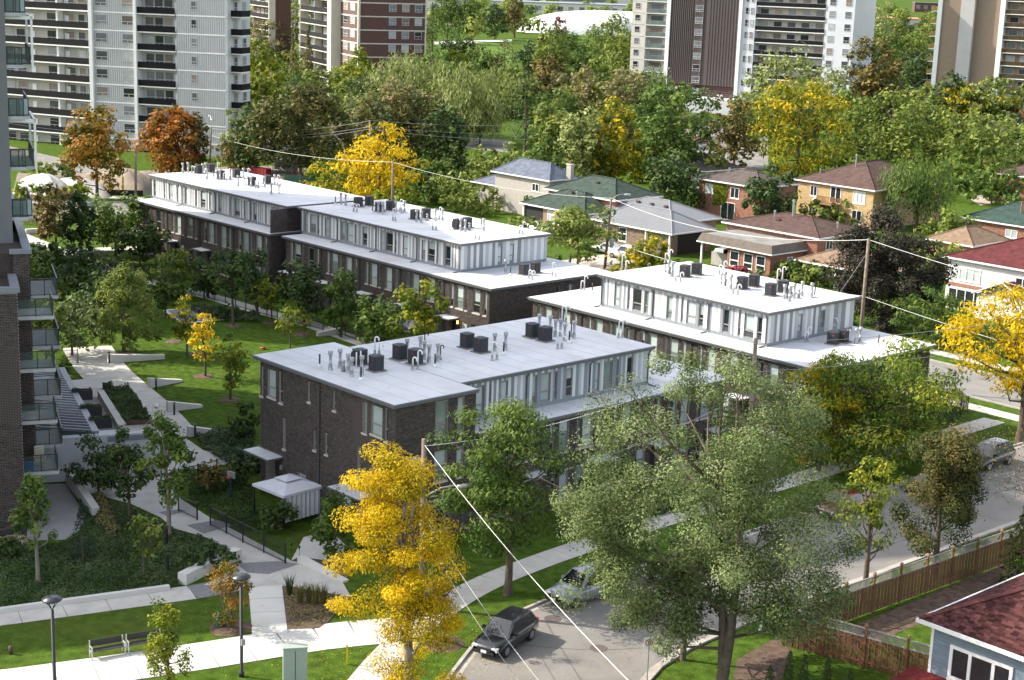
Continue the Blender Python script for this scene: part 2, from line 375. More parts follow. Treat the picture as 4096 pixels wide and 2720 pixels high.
def wallmesh(L,z0,z1,ops,m,dep=.13,th=.25):
    us=sorted({0,L,*[v for o in ops for v in o[:2]]}); vs=sorted({z0,z1,*[v for o in ops for v in o[2:4]]}); mb=MB()
    for a,b in zip(us,us[1:]):
        for c,d in zip(vs,vs[1:]):
            cu,cv=(a+b)/2,(c+d)/2
            if not any(o[0]<cu<o[1] and o[2]<cv<o[3] for o in ops): mb.poly([(a,0,c),(b,0,c),(b,0,d),(a,0,d)])
    for o in ops:
        a,b,c,d=o[:4]; e=max(dep+.03,o[4] if len(o)>4 and o[4] else 0)
        mb.poly([(a,0,c),(a,0,d),(a,e,d),(a,e,c)]); mb.poly([(b,0,d),(b,0,c),(b,e,c),(b,e,d)])
        mb.poly([(a,0,d),(b,0,d),(b,e,d),(a,e,d)]); mb.poly([(b,0,c),(a,0,c),(a,e,c),(b,e,c)])
        mb.poly([(a,e,c),(b,e,c),(b,e,d),(a,e,d)])
    return mb
def brickrects(L,z0,z1,ops,bl=.29,ch=.1,j=.013):
    out=[]; r=random.Random(int(L*100)); n=int((z1-z0)/ch)
    for k in range(n):
        v0=z0+k*ch+j/2; v1=v0+ch-j; vm=(v0+v1)/2
        cuts=sorted([(o[0],o[1]) for o in ops if o[2]-.02<vm<o[3]+.02]); segs=[]; x=0
        for a,b in cuts:
            if a>x: segs.append((x,a))
            x=max(x,b)
        if x<L: segs.append((x,L))
        off=(k%2)*bl/2
        for a,b in segs:
            i=math.floor((a-off)/bl)
            while True:
                s0=max(a,off+i*bl+j/2); s1=min(b,off+(i+1)*bl-j/2); i+=1
                if s0>=b: break
                if s1-s0>.03: out.append((s0,s1,v0,v1))
    return out
BB={}
def brickwork(wall,rects,m,proud=.012,single=0,pick=None):
    "the bricks of one wall; up to `single` of them as parts of their own"
    r=np.array(rects)
    if single:
        idx=sorted(range(len(rects)),key=lambda i:(rects[i][0]-pick[0])**2+(rects[i][2]-pick[1])**2)[:single]; sel=set(idx)
        for i in idx:
            a,b,c,d=rects[i]; key=(round(b-a,2),round(d-c,2),m.name)
            if key not in BB: BB[key]=MB().box(0,b-a,-proud,.01,0,d-c).mesh('brick',m)
            put('brick',BB[key],wall,(a,0,c))
        r=np.array([q for i,q in enumerate(rects) if i not in sel])
    n=len(r); V=np.zeros((n,8,3)); rnd=np.random.RandomState(3).uniform(.6,1.25,n)*proud
    for k,(ui,vi,dep) in enumerate(((0,2,0),(1,2,0),(1,3,0),(0,3,0),(0,2,1),(1,2,1),(1,3,1),(0,3,1))):
        V[:,k,0]=r[:,ui]; V[:,k,2]=r[:,vi]; V[:,k,1]=.002 if dep else -rnd
    q=np.array([[0,1,2,3],[1,5,6,2],[4,0,3,7],[3,2,6,7],[4,5,1,0]])
    Q=(np.arange(n)[:,None,None]*8+q[None]).reshape(-1,4)
    return put('brickwork',fastmesh('brickwork',V.reshape(-1,3),Q,m),wall,kind='stuff')
def facade(root,ox,oy,th,L,z0,z1,wins,brick=True,m=None,bm=None,single=0,pick=None,soldier=True):
    ops=[(w['u0'],w['u1'],w['v0'],w['v1'],w.get('deep')) for w in wins]
    wall=wallmesh(L,z0,z1,ops,m or M_mortar).build('wall',m or M_mortar,root,loc=(ox,oy,0),rotz=th)
    if brick: brickwork(wall,brickrects(L,z0,z1,ops),bm or M_brick,single=single,pick=pick)
    for w in wins:
        if w.get('deep'):
            d=w['deep']; o=MB().box(.12,w['u1']-w['u0']-.12,d-.06,d-.004,0,w['v1']-w['v0']-.12).build('door',M_door,root,loc=(ox+math.cos(th)*w['u0'],oy+math.sin(th)*w['u0'],w['v0']),rotz=th)
            MB().box(.2,.26,d-.13,d-.06,1.0,1.1).build('door_handle',M_galv,o)
        else: window(root,ox,oy,th,w['u0'],w['u1'],w['v0'],w['v1'],w.get('pane'),w.get('mull',.36),sill=w.get('sill',True))
    return wall
rw=random.Random(11)
def pane(): 
    k=rw.random(); return M_glassb if k<.40 else (M_glass if k<.52 else (M_glassg if k<.62 else (rw.choice((.35,.5,.62,.75)),M_glass if k<.8 else M_glassg)))
def W(u0,u1,v0,v1,**k): return dict(u0=u0,u1=u1,v0=v0,v1=v1,pane=k.pop('pane',None) or pane(),**k)
def cladding(root,ox,oy,th,L,z0,z1,wins,seed,stripe=(.16,.34)):
    r=random.Random(seed); ops=[(w['u0'],w['u1'],w['v0'],w['v1']) for w in wins]
    wall=wallmesh(L,z0,z1,ops,M_panelg).build('upper_wall',M_panelg,root,loc=(ox,oy,0),rotz=th)
    ed=sorted({0,L,*[v for o in ops for v in o[:2]]}); last=1
    for a,b in zip(ed,ed[1:]):
        n=max(1,round((b-a)/r.uniform(*stripe))); x=a; cut=[a+(b-a)*i/n for i in range(n+1)]
        for i in range(1,n): cut[i]+=r.uniform(-.06,.06)*(b-a)/n*2
        op=[o for o in ops if o[0]<(a+b)/2<o[1]]
        for c,d in zip(cut,cut[1:]):
            k=r.choice([x for x in (0,1,2,0) if x!=last]); last=k
            zb=(op[0][3]+.07) if op else z0+.26
            if z1-.03-zb<.08: continue
            MB().box(c+.006,d-.006,-.018-.006*k,.001,zb,z1-.03).build('cladding_panel',(M_panelw,M_panelg,M_panell)[k],wall)
    for w in wins: window(root,ox,oy,th,w['u0'],w['u1'],w['v0'],w['v1'],w['pane'],w.get('mull',.34),sill=False,dep=.1,fw=.06)
def roof(root,x0,x1,y0,y1,z,th=.24,seam=1.35,along='x'):
    mb=MB(); mb.box(x0,x1,y0,y1,z-th,z-.02,1); mb.box(x0-.06,x1+.06,y0-.06,y1+.06,z-.10,z-.05,1)
    mb.box(x0+.05,x1-.05,y0+.05,y1-.05,z-.03,z,0)
    o=mb.build('roof',[M_roofw,M_fascia],root)
    n=int((y1-y0)/seam) if along=='x' else int((x1-x0)/seam)
    sm=mat('membrane_seam',(.40,.41,.43),.8,.1,3)
    for i in range(1,n):
        if along=='x': MB().box(x0+.1,x1-.1,y0+i*seam-.018,y0+i*seam+.018,z,z+.006).build('seam',sm,o)
        else: MB().box(x0+i*seam-.018,x0+i*seam+.018,y0+.1,y1-.1,z,z+.006).build('seam',sm,o)
    return o
def downpipe(root,x,y,z0,z1,dx,dy,kick=True):
    "dx,dy: direction away from the wall"
    pts=[(x+dx*.28,y+dy*.28,z1),(x+dx*.09,y+dy*.09,z1-.3),(x+dx*.09,y+dy*.09,z0+.22)]
    if kick: pts+=[(x+dx*.2,y+dy*.2,z0+.07),(x+dx*.85,y+dy*.85,z0+.06)]
    return MB().tube(pts,.05,6).build('downpipe',M_pipe,root)
def canopy(root,x,y,z,w,d,th):
    mb=MB(); mb.box(0,w,-d,0,z,z+.1,1); mb.box(.05,w-.05,-d+.05,-.01,z+.09,z+.12,0); mb.box(0,w,-.02,.02,z-.05,z+.2,1)
    o=mb.build('canopy',[M_roofw,M_fascia],root,loc=(x,y,0),rotz=th)
    MB().box(.1,w-.1,-d+.1,-.05,z-.04,z-.002).build('soffit',mat('cedar_soffit',(.27,.13,.05),.6,.2,2),o)
    return o
# vents (parts of the roofs)
def gooseneck(h):
    mb=MB(); mb.lathe([(.13,0),(.10,.05),(.075,.34),(.09,.35),(.05,.37)],10,mi=1)
    p=[(0,0,.3),(0,0,h-.14)]+[(.13-.13*math.cos(a),0,h-.14+.14*math.sin(a)) for a in (R(35),R(70),R(110),R(145),R(180))]+[(.27,0,h-.26)]
    mb.tube(p,.052,8,0); return mb.mesh('gooseneck_vent',[M_pvc,M_galv],True)
VM={'G':gooseneck(1.25),'g':gooseneck(.85)}
VM['s']=MB().lathe([(.16,0),(.15,.02),(.105,.42),(.115,.43),(.095,.44),(.095,.98),(.15,1.0),(.15,1.12),(.11,1.13),(.16,1.15),(.16,1.22),(.02,1.24)],10).mesh('flue_vent',M_galv,True)
VM['t']=MB().lathe([(.15,0),(.10,.40),(.11,.41),(.085,.42),(.085,.6),(.13,.62),(.13,.72),(.02,.74)],10).mesh('flue_vent',M_galv,True)
VM['b']=(lambda mb:(mb.lathe([(.2,0),(.11,.12),(.075,.22)],10,mi=1),mb.lathe([(.055,.2),(.055,.85),(.0,.86)],8,mi=0),mb)[2])(MB()).mesh('plumbing_vent',[M_black,M_pvc],True)
VM['p']=MB().lathe([(.045,0),(.045,1.05),(.0,1.06)],8).mesh('plumbing_vent',M_pvc,True)
def goose_black():
    mb=MB(); mb.lathe([(.11,0),(.07,.3),(.045,.31)],8,mi=1); p=[(0,0,.28),(0,0,.85)]+[(.11-.11*math.cos(a),0,.85+.11*math.sin(a)) for a in (R(45),R(90),R(135),R(180))]+[(.22,0,.75)]
    mb.tube(p,.04,7,0); return mb.mesh('line_set_hood',[M_black,M_galv],True)
VM['h']=goose_black()
VN={'G':'gooseneck_vent','g':'gooseneck_vent','s':'flue_vent','t':'flue_vent','b':'plumbing_vent','p':'plumbing_vent','h':'line_set_hood'}
def vents(rf,z,items,rot=0.6):
    r=random.Random(len(items))
    for k,x,y in items:
        p=PS(x,y,z); put(VN[k],VM[k],rf,(p.x,p.y,z),(rot if k in 'Gg' else r.uniform(-.5,.9)))
M_ac=mat('charcoal_ac_casing',(.038,.042,.048),.5,.12,4)
def make_ac():
    t=thing('air_conditioner','','air conditioner',group='condenser units on the townhouse roofs')
    r=.40; def_=[]
    MB().box(-.5,.5,-.5,.5,0,.07).build('pad',mat('ac_pad',(.20,.19,.17),.9,.1,3),t)
    c=MB()
    def ring(s,z): q=[(s,-s*.72),(s,s*.72),(s*.72,s),(-s*.72,s),(-s,s*.72),(-s,-s*.72),(-s*.72,-s),(s*.72,-s)]; return [(a,b,z) for a,b in q]
    prof=[]; z=.07
    for i in range(13): prof+= [(r,z),(r,z+.04),(r-.025,z+.045),(r-.025,z+.062)]; z+=.067
    prof+=[(r+.01,z),(r+.01,z+.05),(r-.05,z+.075)]
    b=0
    for s_,zz in prof: c.v+=ring(s_,zz)
    for i in range(len(prof)-1):
        for k in range(8): c.f.append((i*8+k,i*8+(k+1)%8,(i+1)*8+(k+1)%8,(i+1)*8+k)); c.m.append(0)
    c.f.append(tuple((len(prof)-1)*8+k for k in range(8))); c.m.append(0)
    cs=c.build('casing',M_ac,t); top=prof[-1][1]
    gmb=MB()
    for q in (.08,.15,.22,.29): gmb.lathe([(q,top+.005),(q,top+.02),(q+.018,top+.02),(q+.018,top+.005)],16)
    gmb.lathe([(.07,top+.003),(.07,top+.03),(.0,top+.035)],12); gmb.build('fan_grille',mat('fan_grille',(.16,.17,.18),.4,.1,4,metal=.5),t)
    MB().lathe([(.3,top+.001),(.3,top+.004),(.0,top+.004)],16).build('fan_opening',M_rubber,t)
    MB().box(.08,.22,-.404,-.392,.73,.78).build('nameplate',mat('red_nameplate',(.5,.03,.04),.5,.05,3),t)
    MB().box(-.43,-.39,-.1,.12,.5,.78).build('service_box',M_galv,t)
    return t
AC0=make_ac(); acn=[0]
ORD=('first','second','third','fourth','fifth','sixth','seventh','eighth')
def acs(z,items,label,rot=(0,)):
    for i,(x,y) in enumerate(items):
        p=PS(x,y,z)
        o=AC0 if acn[0]==0 else dup(AC0)
        acn[0]+=1; o.location=(p.x,p.y,z+.006); o.rotation_euler=(0,0,rot[i%len(rot)]+rw.uniform(-.1,.1)); o['label']=ORD[i]+' '+label
ZL,ZU=6.43,9.2
FR=dict(n1=(.12,.19),m1=(.25,.41),s=(.455,.50),m2=(.62,.77),n2=(.845,.91))
def lowwins(x0,u,n,flip=False,ground=True,doorfirst=True):
    w=[]
    for i in range(n):
        for k,(a,b) in FR.items():
            if flip: a,b=1-b,1-a
            w.append(W(x0+(i+a)*u,x0+(i+b)*u,3.75,5.85))
        if ground:
            d=(.05,.27) if not flip else (.73,.95)
            w.append(dict(u0=x0+(i+d[0])*u,u1=x0+(i+d[1])*u,v0=.12,v1=2.55,deep=.7))
            for a,b in ((.36,.50),(.60,.74),(.80,.86)):
                if flip: a,b=1-b,1-a
                w.append(W(x0+(i+a)*u,x0+(i+b)*u,.55,2.6))
    return w
def upwins(x0,u,n,fr,z0=6.78,z1=8.62):
    return [W(x0+(i+a)*u,x0+(i+b)*u,z0,z1) for i in range(n) for a,b in fr]
def townhouse(label,x0,x1,y0,y1,ux0,ux1,uy0,uy1,units,uunits,upfr,seed,flip=False,rightwins=(),rightup=(),fullright=False,fullleft=False):
    t=thing('townhouse_block',label,'townhouse',(0,0,0))
    L=x1-x0; u=L/units
    facade(t,x0,y0,0,L,0,ZL-.24,lowwins(0,u,units,flip))
    facade(t,x1,y0,R(90),y1-y0,0,(ZU if fullright else ZL)-.24,list(rightwins))
    back=MB(); zz=ZL-.24
    back.poly([(x1,y1,0),(x0,y1,0),(x0,y1,zz),(x1,y1,zz)]); back.poly([(x0,y1,0),(x0,y0,0),(x0,y0,zz),(x0,y1,zz)])
    back.build('wall',M_brick,t)
    uL=ux1-ux0; uu=uL/uunits
    cladding(t,ux0,uy0,0,uL,ZL,ZU-.24,upwins(0,uu,uunits,upfr),seed)
    if not fullright: cladding(t,ux1,uy0,R(90),uy1-uy0,ZL,ZU-.24,list(rightup),seed+1,(.3,.6))
    b=MB(); b.poly([(ux1,uy1,ZL),(ux0,uy1,ZL),(ux0,uy1,ZU-.2),(ux1,uy1,ZU-.2)]); b.poly([(ux0,uy1,ZL),(ux0,uy0,ZL),(ux0,uy0,ZU-.2),(ux0,uy1,ZU-.2)])
    if fullright: b.poly([(ux1,uy0,ZL),(ux1,uy1,ZL),(ux1,uy1,ZU-.24),(ux1,uy0,ZU-.24)])
    b.build('upper_wall',M_panell,t)
    rl=roof(t,x0-.35,x1+.35,y0-.35,y1+.35,ZL,along='y'); ru=roof(t,ux0-.32,ux1+.32,uy0-.32,uy1+.32,ZU,along='y')
    for i in range(uunits+1): downpipe(t,min(ux1-.06,max(ux0+.06,ux0+i*uu)),uy0,ZL,ZU-.24,0,-1)
    for i in range(1,units+1): downpipe(t,x0+i*u-.12,y0,0,ZL-.24,0,-1,False)
    for i in range(units): canopy(t,x0+(i+(.01 if not flip else .68))*u,y0,2.75,u*.31,1.15,0)
    return t,rl,ru
UP_A=((.10,.19),(.245,.41),(.45,.50),(.65,.77)); UP_B=((.25,.35),(.51,.555),(.61,.775),(.83,.91)); UP_C=((.08,.16),(.4,.45),(.56,.70),(.81,.89))
b1,b1l,b1u=townhouse('far townhouse row whose left corner catches the sun beside the street maples',-166.2,-138.4,92.0,106.5,-166.8,-138.4,94.2,105.0,4,4,UP_C,1,fullright=True)
b2,b2l,b2u=townhouse('middle townhouse row facing the courtyard lawn, half in shadow',-136.2,-103.9,92.5,107.2,-136.9,-111.0,94.9,105.9,5,4,UP_A,2,
  rightwins=[W(8.0,8.5,3.9,5.7),W(9.7,10.2,3.9,5.7)],rightup=[W(4.6,5.15,6.9,8.5,sill=False),W(6.1,6.65,6.9,8.5,sill=False)])
b4,b4l,b4u=townhouse('sunlit townhouse row with white striped upper storey behind the big silver tree',-98.8,-67.9,92.9,107.1,-92.8,-74.8,95.2,106.2,5,3,UP_B,3,flip=True,
  rightwins=[W(3,4,3.8,5.8),W(9,9.5,3.9,5.7)],rightup=[W(3.7,4.25,7.1,8.5,sill=False),W(6.6,7.15,7.1,8.5,sill=False)])
# the row seen end on, nearest the street
def wpx(x0,yt,x1,yb,**k):
    a=planeY(256+x0*.10843,340+yt*.10843,55.55); b=planeY(256+x1*.10843,340+yb*.10843,55.55)
    return W(a.x+84.7,b.x+84.7,b.z,a.z,**k)
b3=thing('townhouse_block','shaded dark brick townhouse block with condensers on its roof, nearest the street bend','townhouse')
X0,X1,Y0,Y1=-84.7,-70.45,55.55,85.2
fw_=[wpx(40,235,66,520),wpx(108,262,184,545,pane=M_glassb),wpx(214,285,248,585),wpx(481,385,504,575,pane=M_glass),wpx(713,465,738,655,pane=M_glass),wpx(985,560,1024,865,pane=M_glassg),wpx(1062,590,1164,900,pane=M_glassb),wpx(1192,625,1216,940,pane=M_glass),
     wpx(250,715,275,1010,pane=M_glassg),wpx(532,825,556,1020,pane=M_glass),wpx(640,865,664,1060,pane=M_glass),wpx(936,975,960,1275,pane=M_glassg)]
ln=len(fw_)
fw_+=[dict(u0=.6,u1=2.1,v0=.12,v1=2.5,deep=.7),W(4.2,5.2,.6,2.4),W(9,10,.6,2.4)]
facade(b3,X0,Y0,0,X1-X0,0,ZU-.24,fw_,single=300,pick=(11.6,7.0))
rwn=[W(3.0,4.0,6.55,8.75,pane=M_glassg),W(4.75,5.3,6.55,8.75),W(1.2,2.0,3.75,5.7),W(3.0,4.0,3.75,5.7),W(4.75,5.3,3.75,5.7),W(3.0,4.0,.6,2.5)]
facade(b3,X1,Y0,R(90),6.2,0,ZU-.24,rwn)
facade(b3,X1,Y0+6.2,R(90),Y1-Y0-6.2,0,ZL-.24,lowwins(0,(Y1-Y0-6.2)/4,4,True))
ux0,ux1,uy0,uy1=-83.1,-72.2,61.75,79.0
cladding(b3,ux1,uy0,R(90),uy1-uy0,ZL,ZU-.24,upwins(0,(uy1-uy0)/3,3,((.10,.17),(.235,.38),(.45,.485),(.63,.73))),7)
bk=MB(); bk.poly([(X1,Y1,0),(X0,Y1,0),(X0,Y1,ZL-.2),(X1,Y1,ZL-.2)]); bk.poly([(X0,Y1,0),(X0,Y0,0),(X0,Y0,ZL-.2),(X0,Y1,ZL-.2)])
bk.poly([(X0,uy0,ZL-.2),(X0,Y0,ZL-.2),(X0,Y0,ZU-.2),(X0,uy0,ZU-.2)]); bk.poly([(X1,uy0,ZL-.2),(ux1,uy0,ZL-.2),(ux1,uy0,ZU-.2),(X1,uy0,ZU-.2)])
bk.poly([(ux0,uy0,ZL-.2),(X0,uy0,ZL-.2),(X0,uy0,ZU-.2),(ux0,uy0,ZU-.2)]); bk.poly([(ux1,uy1,ZL-.2),(ux0,uy1,ZL-.2),(ux0,uy1,ZU-.2),(ux1,uy1,ZU-.2)]); bk.poly([(ux0,uy1,ZL-.2),(ux0,uy0,ZL-.2),(ux0,uy0,ZU-.2),(ux0,uy1,ZU-.2)])
bk.build('wall',M_brick,b3)
r3l=roof(b3,X0-.35,X1+.55,uy0-.1,Y1+.3,ZL,along='x')
# upper roof, L shaped: two slabs butted end to end
r3=roof(b3,X0-.4,X1+.3,Y0-.35,uy0-.05,ZU,along='x'); r3b=roof(b3,ux0-.35,ux1+.32,uy0-.045,uy1+.3,ZU-.003,along='x')
for y in (uy0+.05,uy0+(uy1-uy0)/3,uy0+(uy1-uy0)*2/3,uy1-.08): downpipe(b3,ux1,y,ZL,ZU-.24,1,0)
downpipe(b3,planeY(256+590*.10843,340+900*.10843,Y0).x,Y0,0,ZU-.24,0,-1,False)
for i in range(4): downpipe(b3,X1,Y0+6.2+(i+1)*(Y1-Y0-6.2)/4-.2,0,ZL-.24,1,0,False); canopy(b3,X1,Y0+6.2+(i+.68)*(Y1-Y0-6.2)/4,2.75,2.0,1.15,R(90))
canopy(b3,X0-.3,Y0,2.85,2.9,1.2,0); canopy(b3,-75.6,Y0,2.85,3.2,1.2,0)
q=planeY(256+60*.10843,340+600*.10843,Y0)
wl=MB().box(0,.14,-.12,0,0,.3).build('wall_lamp',mat('lamp_metal',(.3,.3,.3),.5,.1,3),b3,loc=(X0+2.4,Y0,2.1))
# roof gear
def cr(ox,oy,l): return [(k,ox+x/3.92,oy+y/3.92) for k,x,y in l]
def ca(ox,oy,l): return [(ox+x/3.92,oy+y/3.92) for x,y in l]
def tl(c,r,l): return [(k,1024*c+x/2.3057,680*r+y/2.3057) for k,x,y in l]
def ta(c,r,l): return [(1024*c+x/2.3057,680*r+y/2.3057) for x,y in l]
acs(ZU,ta(1,2,[(958,225),(1108,283),(1325,178),(1470,222),(1945,70),(2072,112)])+ca(2080,1000,[(190,1368),(395,1425)]),'dark condenser from the brick gable end on the shaded roof',(.0,.0))
vents(r3,ZU,tl(1,2,[('b',587,250),('s',686,275),('s',775,255),('t',806,292),('s',850,300),('s',882,338),('b',968,372),('s',975,320),('p',925,262),('p',965,250),('h',880,240)]))
vents(r3b,ZU,tl(1,2,[('G',1095,140),('g',1135,142),('s',1392,155),('s',1515,130),('s',1550,178),('s',1595,208),('s',1677,200),('h',1700,178),('b',1650,248),('g',1445,278),('G',1492,270),('G',2178,188),('g',2222,182),('b',2283,135),('s',2200,100),('s',2300,90),('h',1555,60)])
  +cr(2080,1000,[('s',298,1270),('s',470,1290),('h',550,1270),('s',550,1355),('s',630,1350),('s',698,1425),('s',845,1380),('h',800,1355),('b',770,1460),('G',590,1550),('g',655,1540),('G',655,1145),('G',720,1135),('G',1545,1380),('G',1605,1368)]))
acs(ZU,ta(2,1,[(1592,985),(1700,965),(2120,1095),(2230,1075)])+ca(2900,1080,[(710,402),(905,352)]),'dark condenser from the gooseneck vent end on the sunlit upper roof',(.2,))
acs(ZL,ca(2900,1080,[(1685,1160),(1862,1130)]),'dark condenser from the striped wall on the sunlit row low roof',(.2,))
vents(b4u,ZU,tl(2,1,[('G',1012,915),('g',1047,925),('g',1412,855),('G',1450,862),('h',1415,940),('s',1442,965),('s',1475,980),('b',1455,985),('G',1507,1025),('g',1550,1035),('p',1490,960),('g',1910,965),('G',1950,972),('h',1930,1050),('s',1960,1075),('b',1970,1095),('s',2015,1100),('G',2037,1140),('g',2080,1150),('p',2000,1050)])
  +cr(2900,1080,[('s',925,460),('b',968,500),('s',1008,490),('s',1080,445),('t',1155,440),('s',1205,410),('s',1355,435),('b',1403,430),('G',812,210),('G',895,175),('p',955,350),('h',1040,440)]))
vents(b4l,ZL,cr(2900,1080,[('G',1290,1130),('g',1250,1135),('G',1690,990),('g',1650,985),('p',1905,1140),('p',1945,1140),('s',2115,1130),('s',2050,1150)])+cr(2080,1000,[('g',955,625),('G',1008,620),('b',1133,670)])+cr(3300,1200,[('b',835,715)]))
acs(ZU,ta(1,1,[(943,338),(1045,328),(1140,385),(1240,372),(1465,455),(1567,445),(1858,545),(1947,532)]),'dark condenser from the far row along the middle row upper roof',(.1,))
acs(ZL,ta(2,1,[(108,965),(215,948)]),'dark condenser from the courtyard on the middle row low end roof',(.1,))
vents(b2u,ZU,tl(1,1,[('b',732,318),('s',783,315),('s',826,328),('g',900,385),('g',930,390),('s',1128,400),('s',1168,410),('b',1075,398),('G',1262,468),('g',1285,472),('G',1330,380),('s',1370,390),('h',1345,400),('s',1290,400),('s',1480,480),('s',1523,490),('G',1630,552),('g',1660,555),('t',1578,470),('G',1690,455),('s',1720,465),('s',1886,560),('s',1928,572),('t',1968,555),('G',2025,638),('g',2057,645),('b',1810,550),('b',2080,525),('s',2100,560),('s',1655,470)])+tl(2,1,[('g',68,590),('G',98,595)]))
vents(b2l,ZL,tl(2,1,[('g',155,1005),('g',185,1012),('G',372,975),('g',402,985)])+cr(1700,880,[('s',1262,820),('b',1338,870)]))
acs(ZU,ca(540,640,[(1003,210),(1190,192),(1345,300),(1590,275),(1835,402),(2072,375)]),'dark condenser from the orange maples on the farthest row roof',(.1,))
vents(b1u,ZU,cr(540,640,[('s',750,205),('s',832,195),('g',893,205),('g',935,210),('s',1062,215),('s',1112,205),('s',1128,300),('b',1228,285),('G',1290,205),('s',1335,310),('g',1385,315),('g',1428,325),('s',1495,300),('s',1618,410),('s',1700,290),('b',1725,395),('G',1770,300),('s',1820,425),('g',1890,440),('t',1930,445),('s',2035,425),('s',2190,395),('G',2235,405),('s',2138,535),('b',2258,520),('g',2275,415)]))
# ------------------------------------------------------------------ foliage
LM={
 'bronze':leafmat('leaf_bronze_green',[(.026,.04,.012),(.055,.07,.018),(.10,.10,.024),(.18,.125,.04)],.25),
 'green':leafmat('leaf_green',[(0.0378, 0.0688, 0.015),(0.0702, 0.125, 0.0225),(0.1148, 0.175, 0.0325),(0.1755, 0.2313, 0.045)]),
 'dark':leafmat('leaf_dark_green',[(0.0252, 0.0442, 0.0156),(0.042, 0.0754, 0.0208),(0.0644, 0.1066, 0.026),(0.105, 0.1495, 0.0364)],.22),
 'mid':leafmat('leaf_mid_green',[(0.0704, 0.1056, 0.0216),(0.1216, 0.1704, 0.0312),(0.1856, 0.234, 0.0432),(0.2688, 0.294, 0.066)]),
 'limemid':leafmat('leaf_fresh_green',[(0.044, 0.0825, 0.0132),(0.0825, 0.143, 0.0198),(0.165, 0.22, 0.0242),(0.33, 0.319, 0.0275)]),
 'lime':leafmat('leaf_yellow_green',[(0.063, 0.105, 0.0126),(0.126, 0.1785, 0.0189),(0.2205, 0.252, 0.021),(0.3465, 0.315, 0.021)]),
 'yellow':leafmat('leaf_gold',[(.21,.185,.006),(.47,.34,.006),(.67,.46,.008),(.77,.555,.02)],.4),
 'goldmix':leafmat('leaf_gold_green',[(0.0575, 0.0978, 0.0138),(0.115, 0.161, 0.0161),(0.345, 0.299, 0.0138),(0.6325, 0.4255, 0.0138)],.38),
 'orange':leafmat('leaf_orange',[(0.0805, 0.0805, 0.0138),(0.23, 0.115, 0.0161),(0.391, 0.161, 0.023),(0.437, 0.138, 0.0345)],.34),
 'orgreen':leafmat('leaf_orange_green',[(0.042, 0.072, 0.0144),(0.12, 0.114, 0.018),(0.288, 0.168, 0.0216),(0.408, 0.18, 0.036)],.34),
 'rust':leafmat('leaf_brown_green',[(0.039, 0.052, 0.0182),(0.091, 0.0858, 0.0234),(0.1755, 0.1365, 0.0364),(0.273, 0.1885, 0.0585)],.25),
 'silver':leafmat('leaf_silver_green',[(.058,.085,.026),(.115,.157,.05),(.19,.242,.085),(.285,.325,.14)],.25),
 'willow':leafmat('leaf_willow',[(0.092, 0.1232, 0.0336),(0.1725, 0.2072, 0.056),(0.2415, 0.28, 0.084),(0.345, 0.3696, 0.1344)],.3),
 'tan':leafmat('leaf_thin_tan',[(0.088, 0.099, 0.033),(0.165, 0.1595, 0.0605),(0.242, 0.2145, 0.088),(0.319, 0.2585, 0.121)],.3),
 'crimson':leafmat('leaf_dark_bronze',[(.014,.018,.010),(.028,.027,.016),(.045,.037,.025),(.07,.052,.04)],.15),
 'spruce':leafmat('leaf_blue_spruce',[(.010,.020,.012),(.016,.032,.020),(.026,.048,.030),(.042,.068,.045)],.1),
 'cedar':leafmat('leaf_cedar',[(.02,.035,.008),(.045,.07,.012),(.085,.105,.02),(.16,.12,.03)],.2),
 'red':leafmat('leaf_red',[(.05,.06,.02),(.16,.03,.03),(.28,.04,.06),(.36,.08,.10)],.3),
 'cover':leafmat('groundcover_leaf',[(0.0238, 0.0448, 0.016),(0.0476, 0.08, 0.0288),(0.0765, 0.12, 0.0448),(0.1445, 0.168, 0.08)],.15),
 'flower':leafmat('flower_heads',[(.16,.14,.08),(.27,.24,.14),(.36,.33,.20),(.45,.42,.28)],.2),
}
def leafquads(C,N,size,asp,rng,droop=0.0):
    n=len(C); N=N/np.linalg.norm(N,axis=1,keepdims=True)
    r=rng.normal(size=(n,3)); r[:,2]-=droop*2
    t=np.cross(N,r); t/=np.linalg.norm(t,axis=1,keepdims=True)+1e-9
    if droop>0:
        d=r-N*(r*N).sum(1,keepdims=True); d/=np.linalg.norm(d,axis=1,keepdims=True)+1e-9; t=d
    b=np.cross(N,t); a=(size*.5)[:,None]; w=(size*.5*asp)[:,None]
    V=np.empty((n,4,3)); V[:,0]=C-t*a; V[:,1]=C+b*w-N*w*.25; V[:,2]=C+t*a; V[:,3]=C-b*w-N*w*.25
    return V.reshape(-1,3),np.arange(n*4).reshape(n,4)
def unit(rng,n,up=0.0):
    d=rng.normal(size=(n,3)); d[:,2]+=up; return d/np.linalg.norm(d,axis=1,keepdims=True)
TSTAT=[0]
